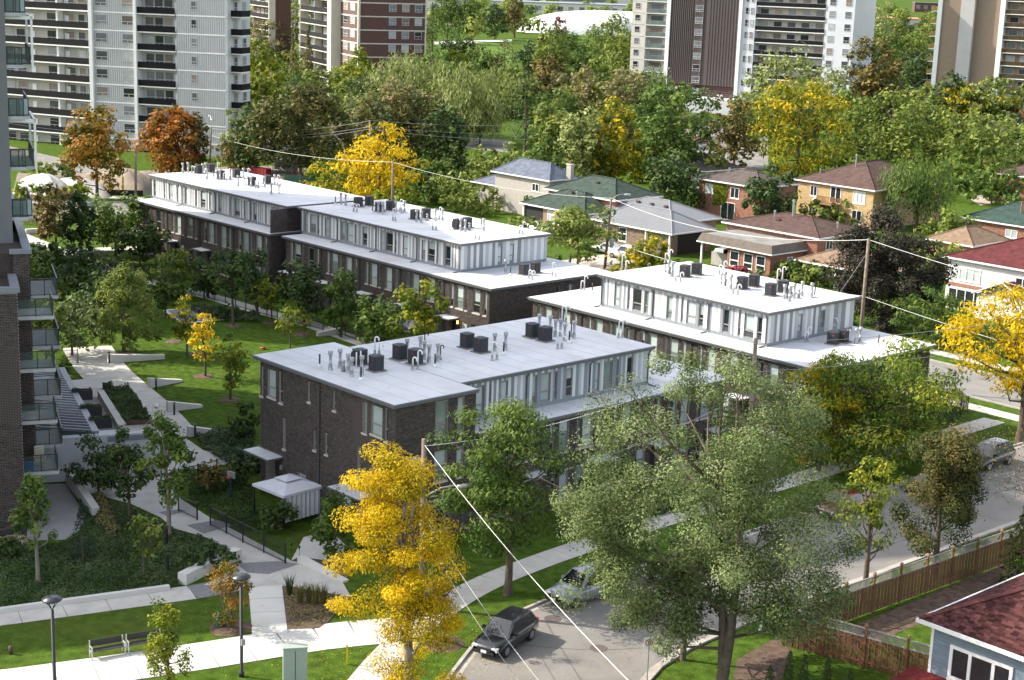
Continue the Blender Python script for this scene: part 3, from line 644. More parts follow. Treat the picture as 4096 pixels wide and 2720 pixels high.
def crown(rng,kind,h,rad,cb,D,dens,ls,cap=60000,clump=1.0,lobes=(),taper=0.0):
    "leaf centres, normals, hue, sizes and clump centres for a crown"
    s=ls or min(.95,max(.12,.0029*D)); rz=h*(1-cb)/2; zc=h*(1+cb)/2
    area=math.pi*rad*rz; n=int(dens*area/(.30*s*s)); n=min(n,cap)
    if kind in('spruce','pine','cedar'):
        z=rng.uniform(0,1,n)**1.25; L={'spruce':9,'pine':6,'cedar':14}[kind]
        prof={'spruce':(1-z),'pine':np.sqrt(np.clip(1-z*z,0,1))*(.75+.25*z),'cedar':np.sqrt(np.clip(1-z**2.2,0,1))}[kind]
        ph=rng.uniform(0,2*math.pi,n); saw=(z*L+.35*np.sin(ph*3+z*9)+.2*np.sin(ph*5))%1.0
        rr=rad*prof*((.62+.42*(1-saw)) if kind!='cedar' else (.85+.2*np.sin(ph*6+z*21)))*np.sqrt(rng.uniform(.35,1,n))
        ok=rng.uniform(0,1,n)<(.35+.65*(1-saw)) if kind!='cedar' else np.ones(n,bool)
        C=np.stack([rr*np.cos(ph),rr*np.sin(ph),h*cb+z*h*(1-cb)-(rr*.25 if kind=='spruce' else 0)],1)[ok]
        N=np.stack([np.cos(ph),np.sin(ph),np.full(n,.8)],1)[ok]+rng.normal(size=(ok.sum(),3))*.5
        hue=np.clip(rng.normal(.45,.22,len(C))+.12*np.sin(ph[ok]*4+z[ok]*12),0,1)
        return C,N,hue,np.full(len(C),s)*rng.uniform(.7,1.3,len(C)),C[:0]
    n=int(min(cap,n*2.15))
    K=int(max(34,min(190,34*(area/10)**.5)))
    d=unit(rng,K,.05); lob=unit(rng,7,.2); la=rng.uniform(-.30,.28,7)
    f=1+(la[None]*np.clip(d@lob.T,0,1)**3).sum(1)
    rr=np.where(rng.uniform(0,1,K)<.66,rng.uniform(.74,1.04,K),rng.uniform(.15,.75,K))*f
    cc=np.stack([d[:,0]*rr*rad*.86,d[:,1]*rr*rad*.86,zc+d[:,2]*rr*rz*.86],1)
    q01=np.clip((cc[:,2]-h*cb)/(h*(1-cb)),0,1)
    if kind=='vase': cc[:,:2]*=(.55+.6*q01)[:,None]
    if kind=='oval': cc[:,:2]*=(1.22-.62*q01**1.5)[:,None]
    if kind=='locust': cc[:,:2]*=(.8+.25*np.sin(q01*math.pi))[:,None]
    if taper: cc[:,:2]*=(1+taper*.5-taper*q01)[:,None]
    for lx_,lz_,lr_ in lobes:
        m_=max(6,int(K*.16)); e_=unit(rng,m_)*rng.uniform(.4,1,m_)[:,None]*rad*lr_; e_[:,2]*=.7; e_+=np.array([_r0[0]*lx_*rad,_r0[1]*lx_*rad,lz_*h]); cc=np.concatenate([cc,e_])
    K=len(cc); d=np.concatenate([d,unit(rng,K-len(d))]) if K>len(d) else d
    cr_=rng.uniform(.19,.36,K)*min(rad,rz*1.25)*(50/K)**.36*clump
    ci=rng.randint(0,K,n); g_=rng.normal(size=(n,3)); g_/=np.linalg.norm(g_,axis=1,keepdims=True); g_*=(rng.uniform(0.05,1,n)**.42)[:,None]
    fl={'locust':(1.3,1.3,.5),'spread':(1.2,1.2,.5),'willow':(.85,.85,.9)}.get(kind,(1,1,.85))
    C=cc[ci]+g_*cr_[ci][:,None]*np.array(fl)
    N=g_*1.15+np.array([0,0,.6])+rng.normal(size=(n,3))*.42
    hc=np.clip(rng.normal(.5,.22,K),0.05,.95); hue=np.clip(hc[ci]+rng.normal(0,.16,n)+.10*g_[:,2],0,1)
    if kind=='willow':
        dz=rng.uniform(0,1,n)**1.4*rng.uniform(.3,1,K)[ci]*rz*1.0; st=rng.randint(0,7,n)
        ang=st*.9+ci; C[:,0]+=np.cos(ang)*cr_[ci]*.5; C[:,1]+=np.sin(ang)*cr_[ci]*.5; C[:,2]-=dz
        C[:,2]=np.maximum(C[:,2],.6); N=np.stack([d[ci,0],d[ci,1],np.full(n,.35)],1)+rng.normal(size=(n,3))*.4
    if kind!='willow':
        z1,z2=np.percentile(C[:,2],(1.2,99.2)); k=(h*(1-cb))/(z2-z1); C[:,2]=h*cb+(C[:,2]-z1)*k; cc[:,2]=h*cb+(cc[:,2]-z1)*k
        k=rad/np.percentile(np.hypot(C[:,0],C[:,1]),95); C[:,:2]*=k; cc[:,:2]*=k
    return C,N,hue,s*rng.uniform(.65,1.3,n),cc
def tree(label,base,h,rad,kind='round',lm='green',cb=.28,dens=2.4,lean=(0,0),seed=1,trunk=None,group=None,name=None,ls=None,asp=None,cat='tree',bark=None,stems=1,limbs=14,cap=60000,spread=.5,clump=1.0,lobes=(),taper=0.0):
    rng=np.random.RandomState(seed); r=random.Random(seed)
    base=Vector((base[0],base[1],base[2] if len(base)>2 else 0)); D=(base-Vector((0,0,H))).length
    t=thing(name or 'tree',label,cat,base,0,group)
    C,N,hue,sz,cc=crown(rng,kind,h,rad,cb,D,dens,ls,cap,clump,lobes,taper)
    tr=trunk or max(.06,h*.019); L=Vector((lean[0],lean[1],0)); tb=MB(); bark=bark or M_bark
    topz=h*(.9 if len(cc)==0 else .78)
    def axis(z,k=0): 
        q=z/h; a=k*2.4; sp=(spread*rad*min(1,q*1.6) if stems>1 else 0)
        return Vector((L.x*q*q+sp*math.cos(a)+.06*h*.2*math.sin(q*5+k),L.y*q*q+sp*math.sin(a)+.05*h*.2*math.cos(q*4+k),z))
    for k in range(stems):
        zz=[-.15,.0,h*.08,h*.2,h*.35,h*.5,h*.65,topz]
        tb.tube([axis(max(z,0),k)+Vector((0,0,min(z,0))) for z in zz],[tr*1.5,tr*1.35,tr*1.05,tr*.95,tr*.8,tr*.6,tr*.4,tr*.15],8)
    if len(cc):
        C[:,0]+=L.x*(C[:,2]/h)**2; C[:,1]+=L.y*(C[:,2]/h)**2
        for i in rng.permutation(len(cc))[:limbs]:
            c=Vector(cc[i])+L*(cc[i][2]/h)**2; z0=max(h*cb*.75,min(c.z*.72,h*.62)); a=axis(z0,int(i)%stems); m_=a.lerp(c,.5)+Vector((r.uniform(-.1,.1)*rad,r.uniform(-.1,.1)*rad,-.06*h*r.random()))
            tb.tube([a,m_,c],[tr*.42,tr*.26,tr*.07],5)
            for _ in range(3):
                e=c+Vector(unit(rng,1,.3)[0])*rad*r.uniform(.15,.3); b_=m_.lerp(c,r.uniform(.4,1)); tb.tube([b_,b_.lerp(e,.5)+Vector((0,0,.03*h)),e],[tr*.1,tr*.07,tr*.03],4)
    tb.build('trunk',bark,t,smooth=True)
    asp=asp or {'locust':.42,'willow':.3,'spruce':.25,'pine':.25,'cedar':.4}.get(kind,.62)
    V,Q=leafquads(C,N,sz,asp,rng,{'locust':.8,'willow':1.6}.get(kind,0))
    TSTAT[0]+=len(Q)*2
    put('crown',fastmesh('crown',V,Q,LM[lm],hue),t)
    return t
def bare(label,base,h,rad,seed=1,lm=None,group=None):
    r=random.Random(seed); t=thing('tree',label,'tree',base,0,group); tb=MB()
    def rec(p,d,l,rad_,k):
        m_=p+d*l*.5+Vector((r.uniform(-1,1),r.uniform(-1,1),r.uniform(-.4,.6)))*l*.09; e=p+d*l
        rad_=max(rad_,.022); tb.tube([p,m_,e],[rad_,rad_*.85,rad_*.65],6 if k<2 else 3,cap=False)
        if k<6:
            for _ in range(3 if k<5 else 2):
                nd=(d+Vector((r.uniform(-1,1)*rad/h*1.9,r.uniform(-1,1)*rad/h*1.9,r.uniform(-.3,.4)))*.9).normalized(); rec(e.lerp(m_,r.random()*.5),nd,l*r.uniform(.6,.85),rad_*.62,k+1)
    rec(Vector((0,0,-.1)),Vector((.05,.02,1)).normalized(),h*.27,h*.022,0)
    tb.build('branches',M_twig,t)
    if lm:
        rng=np.random.RandomState(seed); n=1500; C=np.stack([rng.normal(0,rad*.45,n),rng.normal(0,rad*.45,n),rng.uniform(h*.4,h,n)],1)
        V,Q=leafquads(C,unit(rng,n,.5),np.full(n,.14),.6,rng); put('crown',fastmesh('crown',V,Q,LM[lm],rng.uniform(0,1,n)),t)
    return t
def leafbed(name,poly,lm,hgt,n,seed,ls=.16,z=0.0,parent=None,mound=None,asp=.6,kind='stuff'):
    "low planting over a polygon"
    rng=np.random.RandomState(seed); P=np.array([(p[0],p[1]) for p in poly]); lo,hi=P.min(0),P.max(0); pts=[]
    while len(pts)<n:
        q=rng.uniform(lo,hi,(n*2,2)); ins=np.zeros(len(q),bool); j=len(P)-1
        for i in range(len(P)):
            c=((P[i,1]>q[:,1])!=(P[j,1]>q[:,1]))&(q[:,0]<(P[j,0]-P[i,0])*(q[:,1]-P[i,1])/(P[j,1]-P[i,1]+1e-12)+P[i,0]); ins^=c; j=i
        pts+=list(q[ins])
    q=np.array(pts[:n]); k=1.6/ max(.3,hgt); ph=rng.uniform(0,6,4)
    bump=.55+.25*np.sin(q[:,0]*2.1+ph[0])*np.cos(q[:,1]*1.7+ph[1])+.2*np.sin(q[:,0]*4.7+ph[2]+q[:,1]*3.9)
    zz=z+hgt*bump*np.sqrt(rng.uniform(.15,1,n))
    C=np.stack([q[:,0],q[:,1],zz],1); N=rng.normal(size=(n,3))*.6+np.array([0,0,1])
    hue=np.clip(.5+.28*np.sin(q[:,0]*.9+ph[3])*np.cos(q[:,1]*1.1)+rng.normal(0,.17,n),0,1)
    V,Q=leafquads(C,N,ls*rng.uniform(.6,1.3,n),asp,rng); TSTAT[0]+=len(Q)*2
    o=put(name,fastmesh(name,V,Q,LM[lm],hue),parent)
    if kind: o['kind']=kind
    return o
def shrub(label,base,h,rad,lm='green',seed=1,group=None,cat='shrub',dens=2.6,kind='round',name='shrub',ls=None):
    return tree(label,base,h,rad,kind,lm,.06,dens,seed=seed,trunk=.04,group=group,name=name,ls=ls,cat=cat,limbs=6,stems=1)
# ------------------------------------------------------------------ condominium on the left (turned 67.5 degrees)
TH=R(67.5); _c,_s=math.cos(TH),math.sin(TH)
def LC(x,y,z): p=O(x,y,z); return Vector((_c*p.x+_s*p.y,-_s*p.x+_c*p.y,z))
M_condobrick=mat('brown_condo_brick',(.050,.037,.033),.85,.25,3,.2,island=.38)
M_cap=mat('grey_metal_cap',(.20,.215,.24),.45,.08,2)
M_slab=mat('white_slab_edge',(.44,.45,.45),.75,.12,2)
M_rail=mat('clear_rail_glass',(.10,.14,.135),.06,.1,1,alpha=.3,spec=.6)
M_frost=mat('frosted_glass',(.40,.50,.54),.35,.06,1,spec=.6)
M_cpanel=mat('grey_wall_panel',(.15,.155,.16),.7,.06,1)
condo=thing('condominium','tall brown brick condominium with glass balconies beside the courtyard','apartment building',(0,0,0),TH)
PT=15.1
cw=[W(.3,1.25,z,z+1.9,mull=.3,sill=False,pane=M_glassg) for z in (1.2,4.5,7.7,10.9)]
facade(condo,-.0,95,0,3.8,0,PT-.3,[dict(w,u0=.55,u1=2.15) for w in cw],bm=M_condobrick,single=300,pick=(3.0,9.0))
facade(condo,3.8,95,R(90),4.4,0,PT-.3,[],bm=M_condobrick)
facade(condo,3.8,99.4,0,.95,0,16.3,[],bm=M_condobrick); facade(condo,4.75,99.4,R(90),8,0,16.3,[],bm=M_condobrick); MB().box(4.0,4.75,107.42,135,0,16.3).build('wall',M_condobrick,condo)
MB().box(-70,0,95,135,0,PT-.3).box(0,3.78,95.2,135,PT-.5,PT-.3).build('wall',M_condobrick,condo)
MB().box(0,4.72,99.6,135.4,PT-.3,16.3).build('wall',M_condobrick,condo)
cp_=MB(); cp_.box(-16,3.95,94.85,95.35,PT-.3,PT); cp_.box(3.45,3.95,95.35,99.3,PT-.3,PT); cp_.build('parapet_cap',M_cap,condo)
cp_=MB(); cp_.box(3.6,4.9,99.2,99.7,16.3,16.55); cp_.box(4.4,4.9,99.7,135,16.3,16.55); cp_.build('parapet_cap',M_cap,condo)
MB().box(-16,3.4,95.4,103,PT-.6,PT-.45).build('terrace_floor',M_slab,condo)
MB().box(-70,4.0,103.2,135,PT,38).build('wall',M_cpanel,condo)
MB().box(-70,4.0,117.2,134.9,38.0,58).build('wall',M_cpanel,condo)
def balcony(root,x0,x1,y0,y1,z,frame=False,solidfront=False):
    b=MB().box(x0,x1,y0,y1,z-.2,z).build('balcony',M_slab,root)
    gl=MB()
    gl.box(x0+.05,x1-.08,y0+.06,y0+.08,z+.08,z+1.05); gl.box(x1-.09,x1-.07,y0+.1,y1-.08,z+.08,z+1.05)
    gl.build('rail_glass',M_frost if solidfront else M_rail,b)
    rl=MB(); rl.box(x0,x1-.03,y0+.04,y0+.1,z+1.05,z+1.1); rl.box(x1-.11,x1-.04,y0+.1,y1,z+1.05,z+1.1); rl.box(x0,x1-.03,y0+.05,y0+.09,z+.04,z+.08); rl.box(x1-.1,x1-.05,y0+.1,y1,z+.04,z+.08)
    rl.build('handrail',M_black,b,kind='stuff')
    n=max(2,int((y1-y0)/.55))
    for i in range(n+1):
        y=y0+.06+(y1-y0-.12)*i/n; MB().box(x1-.1,x1-.05,y-.025,y+.025,z,z+1.05).build('rail_post',M_black,b)
    for x in (x0+.03,(x0+x1)/2): MB().box(x,x+.05,y0+.045,y0+.095,z,z+1.05).build('rail_post',M_black,b)
    if frame:
        f=MB(); f.box(x1-.02,x1+.12,y0-.1,y0+.05,z-.2,z+2.95); f.box(x1-.02,x1+.12,y1-.1,y1,z-.2,z+2.95); f.box(x0,x1+.12,y0-.1,y0+.05,z+2.75,z+2.95); f.box(x1-.02,x1+.12,y0,y1,z+2.75,z+2.95)
        f.build('balcony_frame',M_white,b)
    return b
for k in range(1,5):
    balcony(condo,3.8,5.95,96.9,99.3,3.25*k-.1)
    balcony(condo,4.8,6.55,101.5,106.5,3.25*k+.2)
for k,z in enumerate(np.arange(17.9,37,3.15)):
    balcony(condo,4.0,5.3+.22*(k%2),103.8,109.5,z,frame=(k%2==1),solidfront=(k%2==0))
    balcony(condo,4.0,5.0,98.2+5.2,103.75,z-.0)
ch=thing('lounge_chair','cream reclining chair on the lowest condominium balcony','chair',condo.matrix_world@Vector((0,0,0)))
bpy.context.view_layer.update()
def condo_pt(x,y,z): return Vector((_c*x-_s*y,_s*x+_c*y,z))
ch.location=condo_pt(4.9,98.2,3.15); ch.rotation_euler=(0,0,TH)
M_cream=mat('cream_plastic',(.62,.58,.42),.6,.05,2)
for i in range(5): MB().box(-.3,.3,-.3+i*.13,-.2+i*.13,.36,.39).build('seat_slat',M_cream,ch); MB().box(-.3,.3,.34+i*.05,.37+i*.05,.45+i*.14,.56+i*.14).build('back_slat',M_cream,ch)
for x in (-.33,.3): MB().box(x,x+.04,-.33,-.28,0,.6).box(x,x+.04,.3,.35,0,.6).box(x-.02,x+.06,-.35,.4,.56,.6).box(x,x+.04,-.3,.35,.32,.36).build('side_frame',M_cream,ch)
bx=MB().box(-.28,.28,-.22,.22,0,.32).box(-.30,.30,-.24,.24,.32,.42).build('storage_bin',mat('blue_plastic',(.02,.16,.42),.5,.1,3),None,loc=condo_pt(4.2,97.6,3.15),rotz=TH); tag(bx,'small blue storage bin on the lowest condominium balcony','bin')
# far wing of the same estate: stands beyond the left edge and shades the courtyard
wing=thing('condominium','tall pale condominium wing farther along the courtyard','apartment building',(0,0,0),TH)
MB().box(-14,3.6,166.3,193,0,47).build('wall',M_cpanel,wing)
for z in np.arange(3.2,46,3.2): MB().box(3.65,5.0,168,190,z-.2,z).build('balcony',M_slab,wing)
def PL(c,r,x,y,z): p=T(c,r,x,y,z); return Vector((_c*p.x+_s*p.y,-_s*p.x+_c*p.y,z))
# raised garage deck with white wall, ribbed roof and patio
deck=thing('garage_deck','white walled garage with a dark ribbed metal roof beside the condominium','garage',(0,0,0),TH)
M_stucco=mat('white_stucco',(.50,.51,.53),.85,.06,1.5)
XR=PL(0,2,1470,840,3.0).x
MB().box(4.8,XR,104.4,104.9,0,3.0).build('wall',M_stucco,deck)
_h=[PL(0,2,*q,2.55) for q in ((1400,775),(1250,540),(1185,455),(1010,430),(880,350),(560,380))]
MB().prism([(4.8,104.9),(XR,104.9),(XR,105.6)]+[(p.x,p.y) for p in _h]+[(4.8,_h[-1].y)],0,2.55).build('deck',M_concrete,deck)
MB().box(9.6,XR,104.35,104.95,2.55,2.9).build('cap',M_cap,deck)
rq=[LC(85,1002,3.2),LC(212,992,3.2),LC(132,846,3.2),LC(96,850,3.2)]
x0,x1=5.0,LC(212,992,3.2).x
rb=MB(); y0,y1=105.0,123.0
rb.poly([(x0,y0,3.6),(x1,y0,3.1),(x1-.9,y1,3.1),(x0-.1,y1,3.6)]); rb.poly([(x0,y0,2.5),(x1,y0,2.5),(x1,y0,3.1),(x0,y0,3.6)]); rb.poly([(x1,y0,2.5),(x1-.9,y1,2.5),(x1-.9,y1,3.1),(x1,y0,3.1)])
ro=rb.build('ribbed_roof',mat('dark_standing_seam',(.045,.05,.06),.4,.12,1,metal=.2),deck)
for i in range(26):
    y=y0+.3+i*(y1-y0-.6)/25; f=(y-y0)/(y1-y0); MB().box(0,x1-x0-.9*f+.05,-.06,.06,0,.09,M=Matrix.Translation((x0-.1*f,y,3.6))@Matrix.Rotation(math.atan2(.5,x1-x0),4,'Y')).build('rib',M_cap,ro)
MB().prism([(x1,y0),(x1+.45,y0),(x1-.45,y1),(x1-.9,y1)],2.5,3.16).build('roof_edge',M_cap,deck)
pw=[LC(880,1000,0)]
a=PL(0,2,900,470,3.0); b=PL(0,2,1090,790,3.0)
MB().prism([(a.x,a.y),(b.x,b.y),(b.x+.55,b.y),(a.x+.45,a.y)],2.5,3.05).build('patio_wall',M_concrete,deck)
MB().box(b.x-4.2,b.x+.3,104.9,105.6,2.5,3.0).build('patio_wall',M_stucco,deck)
M_planter=mat('charcoal_planter',(.035,.034,.036),.6,.1,3)
for i,(x,y) in enumerate(((755,545),(838,695),(925,805))):
    p=PL(0,2,x,y,2.56); w_=condo_pt(p.x,p.y,2.56)
    t=thing('planter',['charcoal planter box by the black patio gate','charcoal planter box in the middle of the sunken patio','charcoal planter box against the white garage wall'][i],'planter',w_,TH)
    pm=MB(); pm.box(-.75,.75,-.3,-.24,0,.72); pm.box(-.75,.75,.24,.3,0,.72); pm.box(-.75,-.69,-.24,.24,0,.72); pm.box(.69,.75,-.24,.24,0,.72); pm.box(-.69,.69,-.24,.24,.05,.55); pm.build('box',M_planter,t)
    leafbed('plants',[(-.65,-.22),(.65,-.22),(.65,.22),(-.65,.22)],'green',.45,260,i,.14,.55,t,kind=None)
hp=[PL(0,2,*q,2.55) for q in ((945,445),(1010,440),(1080,500),(1185,465),(1240,540),(1395,775),(1130,790))]
hb=MB().prism([(p.x,p.y) for p in hp],2.5,2.9).build('hedge_soil',M_mulch,deck)
he=leafbed('hedge',[condo_pt(p.x,p.y,0) for p in hp],'dark',.55,9000,4,.14,2.8,None,kind=None); tag(he,'clipped dark green hedge beside the courtyard path','hedge')
# patio paving
pb=MB(); pb.poly([(x1+.4,105.6,2.56),(b.x,105.6,2.56),(a.x,a.y,2.56),(a.x-3.2,a.y,2.56)]); pb.build('patio_paving',mat('patio_paver',(.26,.24,.22),.85,.2,5),deck)
m_=thing('security_camera_mast','white dome camera on a braced mast above the garage wall','camera',condo_pt(*PL(0,2,1412,812,2.9).to_tuple()),TH)
MB().tube([(0,0,0),(0,0,1.75)],.045,8).tube([(0,0,1.5),(.16,0,1.52)],.05,8).build('mast',M_white,m_)
MB().tube([(0,0,.7),(-.9,0,0)],.02,6).build('brace',M_galv,m_)
MB().lathe([(.02,.2),(.1,.19),(.145,.1),(.15,0),(.13,-.02)],12,(.24,0,1.5)).build('housing',M_white,m_,smooth=True)
MB().lathe([(.12,-.02),(.1,-.1),(.02,-.14)],12,(.24,0,1.5)).build('dome',M_glass,m_,smooth=True)
# ------------------------------------------------------------------ towers behind
class Plane:
    def __init__(s,P,th): s.P=Vector((P[0],P[1],0)); s.th=th; s.u=Vector((math.cos(th),math.sin(th),0)); s.n=Vector((-math.sin(th),math.cos(th),0))
    def hit(s,c,r,x,y):
        d=Vector(ray(256*c+x*.10843,170*r+y*.10843)); o=Vector((0,0,H)); t=(s.P-o).dot(s.n)/d.dot(s.n); q=o+d*t
        return (q-s.P).dot(s.u),q.z
M_siding=mat('pale_grey_siding',(.50,.505,.50),.6,.04,.5)
M_sidrib=mat('siding_rib',(.42,.425,.425),.6,.04,.5)
M_beige=mat('beige_balcony_wall',(.40,.38,.34),.8,.08,.6)
M_darkrail=mat('black_balcony_panel',(.010,.010,.011),.6,.2,.5,spec=.12)
M_tbrick=mat('red_brown_brick',(.105,.055,.045),.85,.12,1.5)
M_cream2=mat('cream_concrete',(.56,.53,.45),.8,.06,.6)
M_tglass=mat('tower_window_glass',(.15,.16,.17),.15,.5,.25,spec=.5,objrand=.6); M_tframe=mat('tower_window_frame',(.50,.50,.50),.6,.05,2)
rt0=random.Random(8); M_tdark=mat('tower_dark_glass',(.03,.033,.038),.12,.5,.3,spec=.5,objrand=.4); M_tcurt=mat('tower_curtain_glass',(.34,.35,.35),.3,.2,.6,spec=.4,objrand=.3); M_twarm=mat('tower_blind_glass',(.21,.17,.14),.3,.2,.6,spec=.4,objrand=.5)
def bld(name,label,P,th,cat='apartment building'): return thing(name,label,cat,P,th)
def win(root,x,y,z,w,h,th=0,frame=None,lower=.36,bars=(.5,)):
    "tower window: frame with a split lower light"
    fr=frame or M_tframe; key=('t',round(w,2),round(h,2),bool(bars),fr.name)
    if key not in WC:
        a=MB(); f=.075; d0,d1=-.02,.05; hm=h*lower
        a.box(0,f,d0,d1,0,h); a.box(w-f,w,d0,d1,0,h); a.box(f,w-f,d0,d1,0,f); a.box(f,w-f,d0,d1,h-f,h); a.box(f,w-f,d0,d1,hm-f*.6,hm+f*.6)
        if bars: a.box(w/2-f*.5,w/2+f*.5,d0,d1,f,hm-f*.6)
        WC[key]=(a.mesh('window',fr),[MB().poly([(f*.5,.03,f*.5),(w-f*.5,.03,f*.5),(w-f*.5,.03,h-f*.5),(f*.5,.03,h-f*.5)]).mesh('pane',g_) for g_ in (M_tglass,M_tdark,M_tcurt,M_tglass,M_twarm)])
    o=put('window',WC[key][0],root,(x,y,z),th); put('pane',rt0.choice(WC[key][1]),o); return o
def ribs(root,x0,x1,y,z0,z1,step,m,d=.08):
    n=int((x1-x0)/step); a=MB()
    for i in range(n): a.box(x0+i*step,x0+i*step+step*.45,y-d,y-.001,z0,z1)
    return a.build('wall_ribs',m,root,kind='stuff')
rt=random.Random(21)
# white slab tower
P=Vector((-243.2,152.5,0)); th=R(33); pl=Plane(P,th)
wt=bld('apartment_tower','white apartment tower with long black balcony fronts behind the orange maples',P,th)
def U(x,y=500): return pl.hit(0,0,x,y)[0]
z1=pl.hit(0,0,2075,158)[1]; z0=pl.hit(0,0,2085,1005)[1]; SH=(z1-z0)/5; zb=z0-SH*round(z0/SH)+0.0
NF=12; zs=[zb+i*SH for i in range(NF+1)]; TOP=zs[-1]
ua,ub,uc,ud=U(870),U(1250),U(1275),U(1632); ue=0.0
body=MB(); body.box(ud,0,0,9.5,0,TOP); body.box(ua,ub,0,16,0,TOP); body.box(ub,ud,1.6,16,0,TOP); body.build('wall',M_siding,wt)
ribs(wt,ud,0,0,0,TOP,.42,M_sidrib); ribs(wt,ua+.1,ub,0,0,TOP,.42,M_sidrib)
for a,b in ((U(838),ua),(ub,uc)): MB().box(a,b,-.7,2,0,TOP).build('pilaster',M_white,wt)
for z in zs[1:]: MB().box(ud,-.02,-.10,-.081,z-.12,z+.12).build('floor_band',M_white,wt); MB().box(ua+.1,ub-.02,-.10,-.081,z-.12,z+.12).build('floor_band',M_white,wt)
wA=(U(888),U(995)); wB=(U(1133),U(1238)); wC=(U(1768),U(1818))
for z in zs[:-1]:
    for a,b in (wA,wB): win(wt,a,-.15,z+SH*.33,b-a,SH*.52)
    win(wt,wC[0],-.15,z+SH*.33,wC[1]-wC[0],SH*.47)
    MB().box(uc,ud-.15,-.3,1.6,z-.12,z+.06).build('balcony_slab',M_white,wt)
    MB().box(uc,ud-.2,-.28,-.18,z+.1,z+1.15).build('balcony_front',M_darkrail,wt)
    for k in range(3): win(wt,uc+.7+k*(ud-uc-2)/3,1.5,z+.5,(ud-uc-2)/3*.92,SH*.66)
    MB().box(ud-1.1,ud-.25,1.52,1.58,z+.1,z+2.2).build('balcony_door',M_white,wt)
# return face with corner balconies
rf_=MB(); rf_.box(0,.3,0,9.5,0,TOP); rf_.build('wall',M_siding,wt)
for z in zs[:-1]:
    MB().box(.3,2.3,1.5,5.2,z-.12,z+.06).build('balcony_slab',M_white,wt); bf=MB(); bf.box(2.2,2.3,1.5,5.2,z+.1,z+1.15); bf.box(.3,2.2,1.4,1.5,z+.1,z+1.15); bf.build('balcony_front',M_darkrail,wt)
    for y in (2.6,6.4): win(wt,.42,y,z+1.0,1.3,1.6,R(90))
# left wing
P2=P+pl.u*U(838); th2=R(22); pl2=Plane(P2,th2)
wl_=thing('apartment_tower','pale apartment wing with full width black balconies left of the white slab','apartment building',P2,th2)
Lw=55.0
MB().box(-Lw,-.3,1.9,16,0,TOP).build('wall',M_beige,wl_)
for i,z in enumerate(zs[:-1]):
    MB().box(-Lw,-.3,-.1,1.9,z-.12,z+.08).build('balcony_slab',M_white,wl_)
    if i>0: MB().box(-Lw,-.35,-.08,.02,z+.12,z+1.2).build('balcony_front',M_darkrail,wl_)
    for x,w in ((-1.9,1.6),(-3.9,1.6),(-6.3,2.0),(-10.6,2.2),(-18,2.2),(-21,2.0),(-25.5,2.4),(-30,2),(-34,2)): win(wl_,x-w+1.2,1.8,z+.55,w,SH*.62)
    for x in (-7.4,-15.5,-27.8): MB().box(x,x+.95,1.78,1.88,z+.08,z+2.15).build('balcony_door',M_white,wl_)
    MB().box(-8.2,-7.8,.4,1.9,z,z+SH-.12).build('divider',M_white,wl_)
# brick tower
P=G(358,107); th=R(70.6); pl=Plane(P,th); bt=bld('apartment_tower','red brown brick apartment tower with cream bands behind the willows',P,th)
z1=pl.hit(1,0,955,150)[1]; z0=pl.hit(1,0,955,650)[1]; SH=(z1-z0)/4; off=z0%SH; zs=[off+SH*i for i in range(14)]; TOP=zs[-1]+2; Lr=pl.hit(1,0,1565,200)[0]
left=Plane(P,th-R(90))   # the receding face, u runs towards the corner
def UL(x): return -left.hit(1,0,x,300)[0]      # distance from the corner
dW0,dW1=UL(935),UL(790); pil0,pil1=UL(782),UL(747); bal0,bal1=UL(745),UL(483); bw1=UL(232)
MB().box(0,Lr,0,40,0,TOP).build('wall',M_tbrick,bt)
for z in zs:
    MB().box(-.06,Lr+.06,-.06,-.001,z-.14,z+.14).build('floor_band',M_cream2,bt); MB().box(-.06,-.001,0,pil0,z-.14,z+.14).build('floor_band',M_cream2,bt)
    for a,b in ((1225,1292),(1345,1412),(1463,1530)):
        q0,q1=pl.hit(1,0,a,200)[0],pl.hit(1,0,b,200)[0]; win(bt,q0,-.08,z+SH*.38,q1-q0,SH*.55)
    for a,b in ((850,808),(914,870)):
        w_=UL(b)-UL(a); win(bt,-.08,UL(b),z+SH*.38,w_,SH*.58,R(-90),bars=())
MB().box(-.3,.25,-.3,.25,0,TOP).build('pilaster',M_cream2,bt); MB().box(Lr-.2,Lr+.15,-.2,.3,0,TOP).build('pilaster',M_cream2,bt)
MB().box(-2.6,0,pil0,pil1,0,TOP).build('pilaster',M_cream2,bt)
MB().box(-2.4,-.02,bal1-.3,bal1,0,TOP).build('pilaster',M_cream2,bt)
for z in zs:
    MB().box(-2.3,-.02,pil1+.02,bal1-.32,z-.16,z+.05).build('balcony_slab',M_cream2,bt); MB().box(-2.35,-2.25,pil1+.02,bal1-.32,z+.12,z+1.2).build('balcony_front',M_darkrail,bt)
    MB().box(-2.2,-.02,(pil1+bal1)/2-.08,(pil1+bal1)/2+.08,z+.06,z+SH-.17).build('divider',M_cream2,bt)
    for k in (.15,.6): win(bt,-.08,pil1+(bal1-pil1)*(k+.3),z+.4,(bal1-pil1)*.27,SH*.62,R(-90))
    d=bal1+1
    for k in range(4): win(bt,-.08,d+3+k*6,z+SH*.38,2.4,SH*.5,R(-90))
